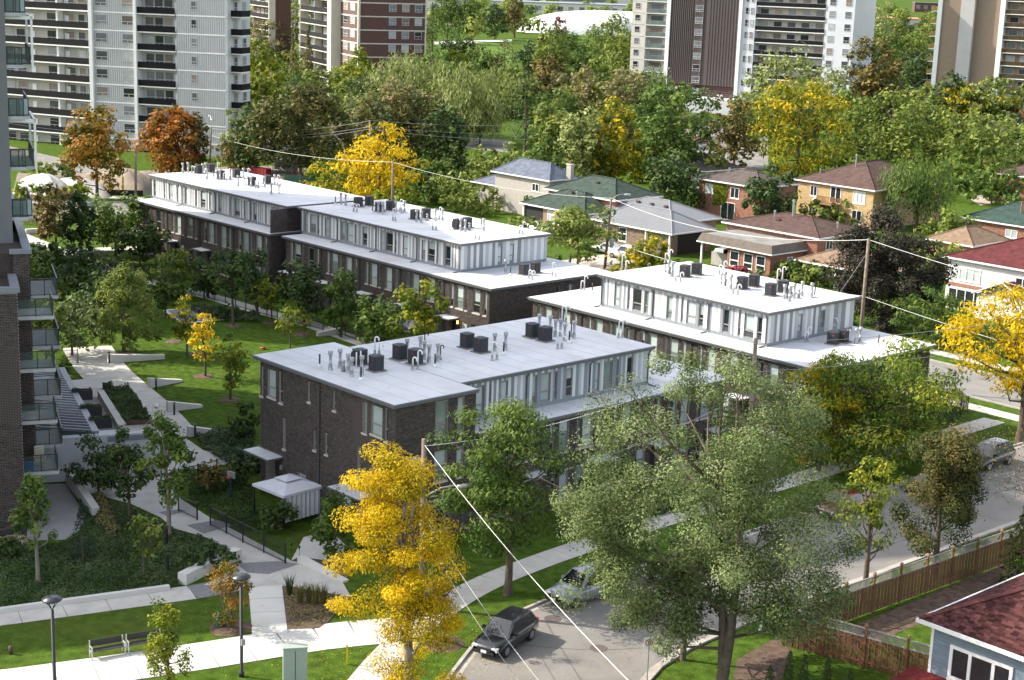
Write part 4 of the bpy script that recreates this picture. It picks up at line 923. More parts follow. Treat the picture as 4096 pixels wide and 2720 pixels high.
# balcony bay farther left on the same tower
bb=MB().box(-4.5,-.05,bal1+18,bal1+45,0,TOP).build('wall',M_tbrick,bt)
for z in zs: MB().box(-6.2,-4.5,bal1+20,bal1+44,z-.16,z+.05).build('balcony_slab',M_cream2,bt); MB().box(-6.25,-6.15,bal1+20,bal1+44,z+.12,z+1.2).build('balcony_front',M_darkrail,bt); [win(bt,-4.6,bal1+24+k*5,z+.4,3.4,SH*.6,R(-90)) for k in range(4)]
MB().box(-6.3,-4.5,bal1+18.0,bal1+18.5,0,TOP).build('pilaster',M_cream2,bt)
# dark ribbed tower with the house number
P=G(728,112); th=R(19); pl=Plane(P,th); ct=bld('apartment_tower','tower with a dark brown ribbed panel and white flanks marked 30',P,th)
SH=3.05; TOP=46
def UC(x,y=300,t=2): return pl.hit(t,0,x,y)[0]
a0,a1,a2,a3=UC(1100),UC(1232),UC(1425),UC(1460); d1=UC(2090); e1=UC(2120); e2_=UC(2240); f2=UC(520,300,3); f3=UC(785,300,3)
M_brown=mat('dark_brown_panel',(.085,.066,.062),.7,.08,.4); M_bluew=mat('white_tower_wall',(.55,.56,.59),.7,.04,.4); M_warmw=mat('cream_tower_wall',(.55,.52,.47),.75,.05,.4)
MB().box(a0,a1,0,18,0,TOP).build('wall',M_warmw,ct); MB().box(a1,a2,1.7,18,0,TOP).build('wall',M_warmw,ct); MB().box(a2,a3,-.6,18,0,TOP).build('pilaster',M_white,ct)
MB().box(a3,d1,-.2,18,6.5,TOP).build('wall',M_brown,ct); MB().box(a3,d1,.5,18,0,6.5).build('wall',M_tbrick,ct)
ribs(ct,a3,(a3+d1)/2-.5,-.2,6.5,TOP,.55,M_brown,.22); ribs(ct,(a3+d1)/2+1.2,d1,-.2,6.5,TOP,.8,M_brown,.1)
MB().box(d1,e1,-.8,18,0,TOP).build('pilaster',M_white,ct); MB().box(e1,e2_,-.3,18,0,TOP).build('wall',M_bluew,ct); MB().box(e2_,f2,1.7,18,0,TOP).build('wall',M_beige,ct); MB().box(f2,f3,0,18,0,TOP).build('wall',M_bluew,ct)
for i in range(1,15):
    z=i*SH
    win(ct,a0+.9,-.05,z+1.0,1.5,1.55); MB().box(a0,a1-.02,-.05,-.001,z-.05,z+.02).build('floor_band',M_beige,ct)
    for x0_,x1_ in ((a1,a2),(e2_,f2)):
        MB().box(x0_+.02,x1_-.02,-.2,1.7,z-.12,z+.06).build('balcony_slab',M_white,ct); MB().box(x0_+.05,x1_-.05,-.18,-.1,z+.14,z+1.1).build('balcony_front',M_glassg if x0_==a1 else M_darkrail,ct)
        nW=max(1,int((x1_-x0_)/3.2))
        for k in range(nW): win(ct,x0_+.6+k*(x1_-x0_)/nW,1.6,z+.35,(x1_-x0_)/nW*.62,2.1)
    win(ct,UC(1690)+.0,-.48,z+.9,2.1,1.7)
    for x in (e1+.8,e1+(e2_-e1)*.62): win(ct,x,-.38,z+.9,.85,1.7,bars=())
    for x in (f2+.9,f3-2.4): win(ct,x,-.06,z+.9,1.6,1.7)
MB().box(UC(1680)-.2,UC(1680)+2.6,-.42,-.2,6.5,TOP).build('window_bay',M_brown,ct)
tx=bpy.data.curves.new('house_number','FONT'); tx.body='30'; tx.size=1.9; tx.extrude=.06; tx.align_x='CENTER'
tmp=bpy.data.objects.new('tmp',tx); COL.objects.link(tmp); bpy.context.view_layer.update()
me=bpy.data.meshes.new_from_object(tmp.evaluated_get(bpy.context.evaluated_depsgraph_get())); bpy.data.objects.remove(tmp); me.materials.clear(); me.materials.append(M_white)
u,z=pl.hit(2,0,1920,892); nb=put('house_number',me,ct,(u,-.42,z-.8)); nb.rotation_euler=(R(90),0,0)
MB().box(a3-2,d1+3,-9,-.8,3.2,3.6).box(a3+4,d1+3,-9,-8.7,0,3.2).build('entrance_canopy',M_bluew,ct)
for x in (a3+1,a3+6): MB().box(x,x+.4,-8.6,-8.2,3.6,6.4).build('canopy_post',M_white,ct)
MB().box(a3+1.2,a3+6,-8.6,-8.4,5.2,6.2).build('sign_panel',M_white,ct)
# beige tower at the right
P=G(985,128); th=R(19); pl=Plane(P,th); et=bld('apartment_tower','beige brick tower with pale concrete fins and yellow edged balconies',P,th)
M_tan=mat('tan_brick',(.235,.175,.13),.85,.06,1.2)
def UE(x): return pl.hit(3,0,x,350)[0]
q=[UE(x) for x in (1545,1585,1760,1885,2120,2165,2480)]
MB().box(q[0],q[1],-.5,14,0,TOP).box(q[4],q[5],-.5,14,0,TOP).build('fin',M_white,et); MB().box(q[1],q[2],0,14,0,TOP).box(q[3],q[4],.6,14,0,TOP).build('wall',M_tan,et)
MB().box(q[2],q[3],-.9,14,0,TOP).build('fin',mat('grey_concrete',(.40,.39,.38),.85,.06,.5),et); MB().box(q[5],q[6],1.9,14,0,TOP).build('wall',M_tan,et)
M_amber=mat('amber_glass',(.07,.05,.025),.2,.2,1); M_yel=mat('yellow_cap',(.50,.32,.03),.6,.05,1)
for i in range(1,15):
    z=i*3.1
    b=MB().box(q[5]+.1,q[6],-.1,1.9,z-.12,z+.06).build('balcony_slab',M_white,et); MB().box(q[5]+.1,q[6],-.08,0,z+.15,z+1.05).build('balcony_front',M_amber,b); MB().box(q[5]+.1,q[5]+1.0,-.1,.02,z+1.06,z+1.16).build('rail_cap',M_yel,b)
    for k in range(4): win(et,q[5]+.8+k*3.4,1.8,z+.35,2.2,2.1)
    b=MB().box(q[0]-1.8,q[0]-.02,1,6,z-.12,z+.06).build('balcony_slab',M_white,et); MB().box(q[0]-1.8,q[0]-1.7,1,6,z+.15,z+1.1).build('balcony_front',M_yel,b)
# low far buildings
def lowblock(label,c,r,xl,xr,yb,hgt,depth,m,th=R(40),roofm=None,name='building'):
    P=T(c,r,xl,yb); L=Plane(P,th).hit(c,r,xr,yb)[0]; t=thing(name,label,'building',P,th)
    MB().box(0,L,0,depth,0,hgt).build('wall',m,t); MB().box(-.4,L+.4,-.4,depth+.4,hgt,hgt+.6).build('roof',roofm or M_cap,t)
    n=max(2,int(L/9))
    for k in range(n): win(t,L*(k+.2)/n,-.1,hgt*.35,L/n*.5,hgt*.4)
    return t
lowblock('low beige school block between the spruces beyond the playing field',1,0,1570,1880,225,15,30,M_warmw)
lowblock('long flat roofed arena building behind the white sports dome',2,0,-200,1100,112,9,60,M_warmw,R(44))
far=lowblock('distant slab block with blue balconies above the arena roof',2,0,380,1090,70,34,14,M_warmw,R(44))
for i in range(8): MB().box(8,60,-1.2,-.1,4+i*3.6,5.4+i*3.6).build('balcony_front',mat('blue_balcony',(.07,.10,.17),.4,.2,.4),far)
lowblock('flat roofed school with orange and white solar roof beyond the trees',3,0,1080,1560,285,9,50,mat('school_wall',(.45,.42,.38),.8,.05,.3),R(44),mat('orange_roof',(.46,.20,.11),.8,.06,.3))
lowblock('dark brick community building behind the far treetops',3,0,1350,1700,110,12,20,M_tbrick,R(44))
# white air dome
p=G(616,35); dm=MB(); n=28; Lx,Ly,Hh=58,30,13.5
for j in range(9):
    a=R(90)*j/8
    for i in range(n*2):
        f=2*math.pi*i/(n*2); e=lambda v,k:math.copysign(abs(v)**k,v); cs=math.cos(a)**.8
        dm.v.append((Lx*e(math.cos(f),.8)*cs,Ly*e(math.sin(f),.8)*cs,Hh*math.sin(a)))
for j in range(8):
    for i in range(n*2): k=(i+1)%(n*2); dm.f.append((j*n*2+i,j*n*2+k,(j+1)*n*2+k,(j+1)*n*2+i)); dm.m.append(0)
do=dm.build('sports_dome',mat('white_dome_fabric',(.66,.67,.68),.55,.04,.05),None,True,loc=(p.x-6,p.y+6,0),rotz=R(46)); tag(do,'large white air supported sports dome beyond the trees','dome')
fl=[T(1,0,1680,410),T(1,0,2361,380),T(1,0,2361,640),T(1,0,2000,680),T(1,0,1700,560)]
sheet('playing_field',fl,M_field,.03); sheet('path',[T(1,0,1640,385),T(1,0,2361,365),T(1,0,2361,380),T(1,0,1650,410)],M_white_conc,.05)
sheet('parking_lot',[T(2,0,1500,1120),T(2,0,2361,1200),T(2,0,2361,1568),T(2,0,1700,1568)],M_asphalt,.012)
sheet('parking_lot',[T(1,0,-100,1130),T(1,0,1000,1060),T(1,0,900,1330),T(1,0,-100,1420)],M_asphalt,.012)
sheet('road',[T(1,0,1500,1230),T(1,0,2361,1300),T(1,0,2361,1410),T(1,0,1500,1330)],M_asphalt,.012)
# ------------------------------------------------------------------ houses
def shingle(name,col): return mat(name,col,.95,.26,1.6,.3,bscale=12,detail=9,spec=.08)
M_rbrick=mat('orange_red_brick',(.30,.13,.085),.85,.16,4,island=.25); M_ybrick=mat('buff_yellow_brick',(.50,.35,.17),.85,.10,3,island=.15)
M_bbrick=mat('brown_mixed_brick',(.23,.155,.115),.85,.2,4,island=.3); M_mort2=mat('pale_mortar',(.45,.40,.34),.9,.1,5)
M_trim=mat('white_trim',(.68,.68,.66),.6,.04,2); M_ash=mat('ash_block',(.36,.335,.30),.85,.08,2)
M_r={'green':shingle('green_shingle',(0.048, 0.066, 0.054)),'brown':shingle('brown_shingle',(0.088, 0.058, 0.05)),'blue':shingle('slate_blue_shingle',(0.115, 0.13, 0.165)),'maroon':shingle('maroon_shingle',(0.095, 0.03, 0.03)),'tan':shingle('tan_shingle',(0.2, 0.14, 0.095)),'dgreen':shingle('dark_green_shingle',(0.04, 0.064, 0.056)),'grey':mat('grey_metal_roof',(.21,.215,.225),.6,.06,.5,metal=.1),'gbrown':shingle('grey_brown_shingle',(0.095, 0.078, 0.07))}
def hiproof(root,x0,x1,y0,y1,z,rise,m,ov=.45,metal=False,name='roof'):
    a,b,c,d=x0-ov,x1+ov,y0-ov,y1+ov; w,l=b-a,d-c; mb=MB()
    if w>=l: r0,r1=(a+l/2,(c+d)/2),(b-l/2,(c+d)/2)
    else: r0,r1=((a+b)/2,c+w/2),((a+b)/2,d-w/2)
    R0,R1=(*r0,z+rise),(*r1,z+rise); A,B,C_,D=(a,c,z),(b,c,z),(b,d,z),(a,d,z)
    if w>=l: fs=[(A,B,R1,R0),(B,C_,R1),(C_,D,R0,R1),(D,A,R0)]
    else: fs=[(A,B,R0),(B,C_,R1,R0),(C_,D,R1),(D,A,R0,R1)]
    for f in fs: mb.poly(f)
    o=mb.build(name,m,root)
    e=MB(); t=.16
    for q in ((a,b,c-.06,c),(a,b,d,d+.06)): e.box(q[0]-.06,q[1]+.06,q[2],q[3],z-t,z+.03)
    for q in ((a-.06,a,c,d),(b,b+.06,c,d)): e.box(q[0],q[1],q[2],q[3],z-t,z+.03)
    e.poly([(a,c,z-t),(a,d,z-t),(b,d,z-t),(b,c,z-t)]); e.build('eaves',M_trim,root)
    # ridge caps
    rc=MB(); up=Vector((0,0,.03))
    for p,q in ((R0,R1),(A,R0),(B,R1 if w>=l else R0),(C_,R1),(D,R0 if w>=l else R1)): rc.tube([Vector(p)+up,Vector(q)+up],.09,4)
    rc.build('ridge_cap',m,o)
    if metal:
        n=int(w/.45); k=MB()
        for i in range(1,n):
            x=a+i*w/n
            if w>=l: zt=rise*min(1,(x-a)/(l/2),(b-x)/(l/2)); y=c+(l/2)*zt/rise
            else: zt=rise*min((x-a),(b-x))/(w/2); y=c+zt/rise*(w/2)
            k.tube([(x,c,z+.03),(x,y,z+zt+.03)],.035,4)
        k.build('standing_seam',m,o,kind='stuff')
    return o
def hwin(root,face,u,z,w,h,bars=(.5,),mull=0,pane=None,fw=.09):
    "face: (ox,oy,th) of the wall"
    return window(root,face[0],face[1],face[2],u,u+w,z,z+h,pane or M_glassb if rw.random()<.5 else M_glass,mull,M_trim,True,dep=-.02,fw=fw,bars=tuple(bars),sillm=M_trim)
def house(label,corner,lx,ly,eave,rise,roofm,wallm=None,bm=None,wins_f=(),wins_r=(),metal=False,cat='house',name='house',bricks=False,base=0.0,ov=.45):
    "corner: ground point below the near (right front) wall corner; body runs lx to -X and ly to +Y"
    x1,y0=corner[0],corner[1]; t=thing(name,label,cat,(x1,y0,0))
    if bricks:
        facade(t,-lx,0,0,lx,0,eave-.17,[],m=M_mort2,bm=bm); facade(t,0,0,R(90),ly,0,eave-.17,[],m=M_mort2,bm=bm)
        MB().box(-lx,-.01,.01,ly,0,eave-.17).build('wall',bm,t)
    else: MB().box(-lx,0,0,ly,0,eave-.17).build('wall',wallm or bm,t)
    rf=hiproof(t,-lx,0,0,ly,eave,rise,M_r[roofm],metal=metal,ov=ov)
    for u,z,w,h,*b in wins_f: hwin(t,(-lx,0,0),u,z,w,h,*b)
    for u,z,w,h,*b in wins_r: hwin(t,(0,0,R(90)),u,z,w,h,*b)
    return t,rf
def rvent(rf,x,y,z,kind='p'):
    mb=MB()
    if kind=='p': mb.lathe([(.09,0),(.09,.55),(.16,.57),(.16,.72),(.02,.8)],8); m=M_galv
    elif kind=='b': mb.box(-.25,.25,-.2,.2,0,.22); m=M_r['brown']
    else: mb.lathe([(.11,-.3),(.11,1.5),(.17,1.52),(.17,1.75),(.03,1.8)],8); m=M_galv
    mb.build('roof_vent',m,rf,loc=(x,y,z))
def chimney(t,x,y,z0,z1,m=None,w=.9,d=.6): o=MB().box(x-w/2,x+w/2,y-d/2,y+d/2,z0,z1).build('chimney',m or M_ash,t); MB().box(x-w/2-.06,x+w/2+.06,y-d/2-.06,y+d/2+.06,z1,z1+.12).build('chimney_cap',M_sill,o); MB().lathe([(.14,.12),(.12,.5),(.0,.5)],8).build('flue',mat('clay_flue',(.30,.12,.07),.8,.1,3),o,loc=(x,y,z1)); return o
def corner_of(c,r,x,y,eave,ov=.45): p=T(c,r,x,y,eave); return Vector((p.x-ov,p.y+ov,0))
def dims(c,r,l,n,rt_,eave): L=T(c,r,*l,eave); N=T(c,r,*n,eave); Q=T(c,r,*rt_,eave); return N.x-L.x-.9,Q.y-N.y-.9
# blue roofed split level
c=corner_of(2,1,345,100,5.6); lx,ly=11.5,T(2,1,660,76,5.6).y-c.y-.9
h,rf=house('beige split level house with slate blue roof and chimney',c,lx,ly,5.6,2.0,'blue',M_ash,wins_r=[(1.6,3.6,1.9,1.3,(),.4)],wins_f=[(8,3.7,1.4,1.1)])
chimney(h,.25,ly*.72,0,7.6); rvent(rf,-6,3,6.6,'b')
c2=corner_of(2,1,335,225,3.2); h,rf=house('low wing with slate blue hip roof below the beige split level',c2+Vector((-.5,-.5,0)),15,8.5,3.2,2.0,'blue',M_ash,wins_f=[(9,1.2,1.2,1.1),(12,1.2,1.2,1.1)],wins_r=[(1.2,1.5,1,.8)])
rvent(rf,-5,2.5,4.4,'c')
# green roofed bungalow
c=corner_of(2,1,665,412,3.0); lx,ly=dims(2,1,(20,305),(665,412),(1075,360),3.0)
h,rf=house('bungalow with green shingle roof, stone base and white picture windows',c,lx,ly,3.0,2.1,'green',bm=M_bbrick,wins_f=[(lx*.40,.9,1.5,1.7,(.5,),.66),(lx*.58,.9,2.6,1.7,(.33,.66),.66)],wins_r=[(2,1.4,1,.9)])
MB().box(-lx+.2,-lx*.68,-.02,ly*.8,0.02,2.7).build('carport_shade_box',M_rubber,h); MB().box(-lx-.1,-lx+.12,-.25,-.05,0,2.85).build('carport_post',M_trim,h)  # solid near-black box: the carport's inner shade is put into its colour
MB().box(-lx*.66,-.05,-.18,-.03,0,.85).build('stone_base',mat('sandstone',(.42,.31,.20),.85,.2,3),h)
rvent(rf,-lx*.36,ly*.32,4.55,'p'); rvent(rf,-lx*.5,ly*.4,4.9,'b')
Q=T(2,1,1395,240,4.6); c=Vector((Q.x-.45,Q.y-9.0,0)); h,rf=house('raised rear part with green hip roof and red brick behind the bungalow',c,13,8.5,4.6,2.1,'green',bm=M_rbrick,wins_r=[(1.8,3.0,1.1,.8)])
rvent(rf,-6,2.6,6.0,'b'); rvent(rf,-3,2.8,5.6,'b')
# grey metal roof bungalow
c=corner_of(2,1,1475,592,2.9); lx,ly=dims(2,1,(760,440),(1475,592),(1890,545),2.9)
h,rf=house('bungalow with light grey standing seam roof and white posts',c,lx,ly,2.9,2.1,'grey',bm=M_bbrick,bricks=True,metal=True,wins_f=[(lx*.10,.8,1.5,1.7,(),.62),(lx*.34,.7,1.4,1.8,(),.55)])
MB().box(-lx*.35,-.02,-.02,3.2,0.05,2.65).build('porch_shade_box',mat('porch_shade_wall',(.16,.12,.10),.85,.1,2),h)  # nothing is cut in; the porch shade is painted as a darker box
for x in (-lx*.30,-.05): MB().box(x-.09,x+.09,-.35,-.17,0,2.75).build('porch_post',M_trim,h)
MB().box(-.02,.03,1.2,ly-1,.05,2.6).build('carport_shade_box',M_rubber,h)  # dark sheet on the side wall, painted for the shade inside a carport
Q=T(2,1,1928,442,3.1); c=Vector((Q.x-.45,Q.y-9.4,0)); h,rf=house('rear part of the metal roofed bungalow with hipped seams',c,13,9,3.1,2.0,'grey',bm=M_bbrick,metal=True)
for x in (-8.5,-6,-3.5): rvent(rf,x,2.8,4.5,'b')
# flat roofed bungalow with mansard
c=corner_of(3,1,35,782,3.0,.5); N=T(3,1,35,782,3.0); Lp=T(2,1,1715,648,3.0); Q=T(3,1,555,692,3.0); lx=N.x-Lp.x-1.0; ly=Q.y-N.y-1
h=thing('house','flat roofed orange brick bungalow with ribbed brown mansard edge','house',c)
facade(h,-lx*.62,0,0,lx*.62,0,3.0,[],m=M_mort2,bm=M_rbrick); facade(h,0,0,R(90),ly,0,3.0,[],m=M_mort2,bm=M_rbrick)
MB().box(-lx*.62,-.01,.01,ly,0,3.0).build('wall',M_rbrick,h)
M_mans=mat('brown_mansard_tile',(.17,.145,.125),.8,.15,2)
for i in range(7):
    z=3.0+i*.14; d=.5-i*.06; ms=MB(); ms.box(-lx-d,d,-d,-d+.12,z,z+.135); ms.box(d-.12,d,-d+.12,ly+d,z,z+.135); ms.box(-lx-d,-lx-d+.12,-d+.12,ly+d,z,z+.135); ms.build('mansard_tile_row',M_mans,h)
MB().box(-lx-.05,.05,-.05,ly+.05,3.0,3.9).build('roof',mat('gravel_roof',(.20,.19,.175),.95,.25,.5),h); MB().box(-lx-.55,.55,-.55,-.5,2.86,3.0).box(.5,.55,-.5,ly+.5,2.86,3.0).build('eaves',M_trim,h)
for u in (.42,.62,.80): hwin(h,(-lx,0,0),lx*u,.7,lx*.13,1.8,(),.38)
for u in (3.0,6.2,8.4): hwin(h,(0,0,R(90)),u,1.1,1.1,1.2)
for y in (-.2,ly*.55): MB().box(-lx-.1,-lx+.12,y,y+.22,0,2.95).build('carport_post',M_trim,h)
MB().box(-lx*.98,-lx*.64,1.5,1.6,0,1.6).build('carport_screen',M_ash,h)
c=corner_of(3,1,462,640,4.6); h,rf=house('red brick house with brown hip roof behind the flat mansard bungalow',c+Vector((-.2,.4,0)),14,10,4.6,1.45,'brown',bm=M_rbrick,bricks=True,wins_r=[(1.6,3.0,1.3,1.2)])
rvent(rf,-7,4,6.2,'c'); rvent(rf,-9,3,5.7,'p'); rvent(rf,-1,5,5.2,'p'); rvent(rf,-8,2.5,5.4,'b')
# brick house with ivy
c=corner_of(2,1,2290,165,5.8); h,rf=house('two storey brick house with ivy and grey brown hip roof',c,11.2,8,5.8,1.5,'gbrown',bm=M_rbrick,bricks=True,wins_f=[(1.3,3.9,1.5,1.3,()),(6.0,3.7,1.6,1.5),(4.4,.5,2.6,2.5,(.5,))])
iv=leafbed('ivy',[(-8.2,2.2),(-6.2,2.6),(-5.6,5.2),(-7.0,5.5),(-8.4,5.3)],'lime',.1,1200,3,.35,0,None,kind=None); iv.rotation_euler=(R(90),0,0); iv.location=(c.x,c.y-.05,0); tag(iv,'yellow green ivy climbing the brick house wall','ivy')
rvent(rf,-8,2.8,6.7,'p'); rvent(rf,-5,4,7.1,'b')
# yellow brick house
c=corner_of(3,1,987,192,5.7); L_=T(3,1,250,82,5.7); lx=c.x+.45-L_.x-.9
h,rf=house('two storey yellow brick house with brown roof and small wooden balcony',c,lx,17,5.7,3.0,'brown',bm=M_ybrick,bricks=True,wins_f=[(lx*.17,3.6,1.25,1.5),(lx*.17,.9,1.2,1.5),(lx*.74,3.5,2.1,1.7,(.33,.66)),(lx*.74,.6,1.7,1.9)],wins_r=[(3,3.7,1.4,1.2),(9,3.7,1.4,1.2)])
for z,hh in ((3.0,2.4),(.3,2.3)): window(h,-lx,0,0,lx*.44,lx*.44+1.9,z,z+hh,M_glass,0,M_trim,False,dep=-.02,fw=.12,bars=(.5,),name='glazed_door')
bx0=-lx+lx*.33; bl=3.4; bk=MB().box(bx0,bx0+bl,-1.3,-.02,2.75,2.95).build('balcony',mat('balcony_timber',(.30,.16,.08),.8,.2,2),h)
for i in range(17): MB().box(bx0+i*bl/17+.02,bx0+i*bl/17+.1,-1.3,-1.25,2.95,3.9).build('baluster',MATS['balcony_timber'],bk)
for x in (bx0,bx0+bl-.06):
    for i in range(5): MB().box(x,x+.06,-1.22+i*.25,-1.14+i*.25,2.95,3.9).build('baluster',MATS['balcony_timber'],bk)
MB().box(bx0-.05,bx0+bl+.05,-1.36,-1.2,3.9,3.98).build('handrail',MATS['balcony_timber'],bk)
dsh=MB(); dsh.lathe([(.02,0),(.2,.03),(.32,.1),(.33,.11)],12); sd=dsh.build('satellite_dish',M_trim,h,True,loc=(-lx+lx*.26,-.3,3.1)); sd.rotation_euler=(R(80),0,R(20))
rvent(rf,-7,5,8.0,'c'); rvent(rf,-11,2,6.6,'p')
# white siding house, maroon roof
P=T(3,1,1612,792,5.6); lx=17; c=Vector((P.x+.45+lx,P.y+.45,0))
h,rf=house('white clad house with maroon hip roof and brick ground floor',c,lx,12.5,5.6,2.6,'maroon',mat('white_siding',(.62,.62,.61),.7,.04,2),wins_f=[(1.5,3.3,2.6,1.35,(.33,.66)),(8.2,3.3,2.6,1.35,(.33,.66)),(.4,.3,4.2,2.0,(.25,.5,.75))])
MB().box(-lx-.02,.02,-.06,-.005,2.55,2.9).build('brick_band',M_rbrick,h)
for i in range(9): MB().box(-lx,.0,-.012,-.001,3.0+i*.28,3.02+i*.28).build('siding_joint',M_ash,h)
rvent(rf,-lx*.45,5,7.6,'c'); rvent(rf,-lx*.5,4.6,7.4,'p')
g0=T(3,1,1885,1125,2.7); t=thing('garage','white gabled garage end in front of the white clad house','garage',(g0.x+.4,g0.y+.3,0))
MB().box(0,6,0,7,0,2.6).build('wall',M_trim,t); gm=MB(); gm.poly([(-.4,-.4,2.6),(3,-.4,4.2),(3,7.4,4.2),(-.4,7.4,2.6)]); gm.poly([(3,-.4,4.2),(6.4,-.4,2.6),(6.4,7.4,2.6),(3,7.4,4.2)]); gm.build('roof',M_r['maroon'],t); MB().poly([(0,0,2.6),(6,0,2.6),(3,0,4.1)]).build('gable',M_ash,t)
MB().tube([(-.4,-.42,2.6),(3,-.42,4.2),(6.4,-.42,2.6)],.09,4).build('bargeboard',M_trim,t)
# tan carport
N=T(3,1,600,890,2.5); L_=T(3,1,240,826,2.5); t=thing('carport','open carport with tan hip roof on white posts','carport',(N.x,N.y,0))
lx=N.x-L_.x+6; hiproof(t,-lx+6,6,0,8,2.5,1.7,M_r['tan'],ov=.1)
for x in (-lx+6.2,-lx+9.5,.2,3,5.6): MB().box(x-.12,x+.12,.2,.44,0,2.4).build('post',M_trim,t)
# tan roof behind the dark maple, green roof at the right edge, far brown roofs
c=corner_of(3,1,1890,705,3.0); house('low house with tan shingle roof behind the bronze maple',c,6,8,3.0,1.7,'tan',bm=M_rbrick)
P=T(3,1,1765,432,3.1); c=Vector((P.x+16,P.y+.45,0)); h,rf=house('red brick bungalow with dark green roof and rusty flue',c,15.5,10,3.1,2.4,'dgreen',bm=M_rbrick,bricks=True,wins_f=[(6.5,1.3,1.8,1.1,(.5,)),(11.5,1.3,1.8,1.1,(.5,))])
MB().lathe([(.12,-.3),(.12,1.6),(.17,1.62),(.17,1.8),(.02,1.85)],8).build('flue',mat('rusty_steel',(.26,.12,.06),.8,.2,4),rf,loc=(-8.5,2.6,4.2)); rvent(rf,-6,1.6,3.9,'p')
c=corner_of(3,0,2310,1140,4.8); h,rf=house('house with brown hip roof below the crossarm poles',c,15,11,4.8,2.4,'brown',M_ash,wins_r=[(2,3.2,1.2,1)],wins_f=[(3,3.2,1.4,1)]); chimney(h,-2.0,5,4,8.6,M_rbrick); rvent(rf,-8,4,6.8,'c')
P=T(3,0,2290,1240,3.0); house('maroon roofed bungalow at the right behind the treetops',(P.x+13,P.y,0),13,10,3.0,1.8,'maroon',M_ash)
P=T(2,0,1600,1568,3.0); house('grey brown roofed bungalow with pale chimney among the trees',(P.x+3.5,P.y+1,0),12,9,3.2,1.8,'gbrown',M_ash)
P=T(3,1,2130,150,3); house('red brick house with brown garage door at the end of a paved drive',(P.x+6,P.y+4,0),9,9,4.6,2,'brown',bm=M_rbrick)
P=T(2,0,1250,980,3); house('red roofed house hidden among the trees',(P.x,P.y,0),12,9,4.6,2.2,'maroon',bm=M_ash)
sheet('driveway',[T(3,1,1850,260),T(3,1,2050,205),T(3,1,2260,260),T(3,1,1960,330)],MATS['driveway_concrete'],.03)
# blue grey house at the lower right, shingles built one by one
EV=5.6; P=T(3,3,1392,1002,EV); HX,HY=P.x,P.y
h=thing('house','blue grey clad house with maroon shingle roof and white sliding window','house',(HX+.5,HY+.5,0)); hx,hy=13.0,9.5
M_bsid=mat('blue_grey_siding',(.15,.195,.235),.75,.08,2,objrand=.07)
MB().box(0,hx,.02,hy,0,EV-.2).build('wall',M_bsid,h)
for i in range(18): MB().box(0.0,hx,-.006-.012,.02,2.2+i*.18,2.2+i*.18+.172).build('siding_board',M_bsid,h)
MB().box(-.06,.08,-.05,.1,0,EV-.2).build('corner_board',M_trim,h)
M_shin=mat('maroon_asphalt_shingle',(.066,.027,.026),.95,.18,3,.3,objrand=.6,spec=.06); M_shin2=mat('maroon_asphalt_shingle_bulk',(.066,.027,.026),.95,.18,3,.3,island=.6,spec=.06)
a,b_,c_,d=-.5,hx+.5,-.5,hy+.5; rise=2.7; l=d-c_; w=b_-a; sl=rise/(l/2)
rm=MB(); R0,R1=(a+l/2,(c_+d)/2,EV+rise),(b_-l/2,(c_+d)/2,EV+rise); A,B,C_,D=(a,c_,EV),(b_,c_,EV),(b_,d,EV),(a,d,EV)
for f in ((A,B,R1,R0),(B,C_,R1),(C_,D,R0,R1),(D,A,R0)): rm.poly(f)
rf=rm.build('roof',M_shin2,h); rows=int(math.hypot(l/2,rise)/.15); bulk=[]; sm_={}
shr=random.Random(4); cnt=0
for face in (0,1):
    for i in range(rows):
        t0=i/rows; y=t0*l/2; z=EV+t0*rise; u0=y; u1=(w if face==0 else l)-y; u=u0+(i%2)*.16-.33
        while u<u1:
            ww=shr.choice((.28,.33,.36)); s0=max(u,u0); s1=min(u+ww,u1); u+=ww+.008
            if s1-s0<.06: continue
            th_=shr.choice((.008,.016)); ang=math.atan2(rise,l/2)
            if face==0: MM=Matrix.Translation((a+s0,c_+y,z))@Matrix.Rotation(ang,4,'X')
            else: MM=Matrix.Translation((a+y,d-s0,z))@Matrix.Rotation(R(-90),4,'Z')@Matrix.Rotation(ang,4,'X')
            if face==0 and cnt<300 and s0<8.5 and i>=2:
                cnt+=1; key=round(s1-s0,2),th_
                if key not in sm_: sm_[key]=MB().box(0,key[0],0,.17,.002,th_+.006).mesh('shingle',M_shin)
                o=put('shingle',sm_[key],rf); o.matrix_local=MM
            else: bulk.append((MM,s1-s0,th_))
bm_=MB()
for MM,ww,th_ in bulk: bm_.box(0,ww,0,.17,.002,th_+.006,M=MM)
bm_.build('shingles',M_shin2,rf,kind='stuff')
rc=MB(); rc.tube([Vector(A)+Vector((0,0,.03)),Vector(R0)+Vector((0,0,.05)),Vector(R1)+Vector((0,0,.05))],.11,4); rc.build('ridge_cap',M_shin,rf)
ev=MB(); ev.box(a-.1,b_+.1,c_-.1,c_,EV-.16,EV+.02); ev.box(a-.1,a,c_,d+.1,EV-.16,EV+.02); ev.poly([(a,c_,EV-.15),(a,d,EV-.15),(b_,d,EV-.15),(b_,c_,EV-.15)]); ev.build('gutter',M_trim,h)
window(h,0,0,0,1.0,4.2,3.1,4.75,M_glass,0,M_trim,True,dep=-.05,fw=.16,bars=(.33,.7),sillm=M_trim)
ow=MB(); ow.lathe([(.62,0),(.62,.1),(.46,.1),(.46,0)],8); oo=ow.build('octagon_window',M_trim,h,loc=(7.4,-.02,3.9)); oo.rotation_euler=(R(90),0,0); og=MB().lathe([(.46,.02),(.46,.05),(.0,.05)],8).build('pane',M_glassg,oo)
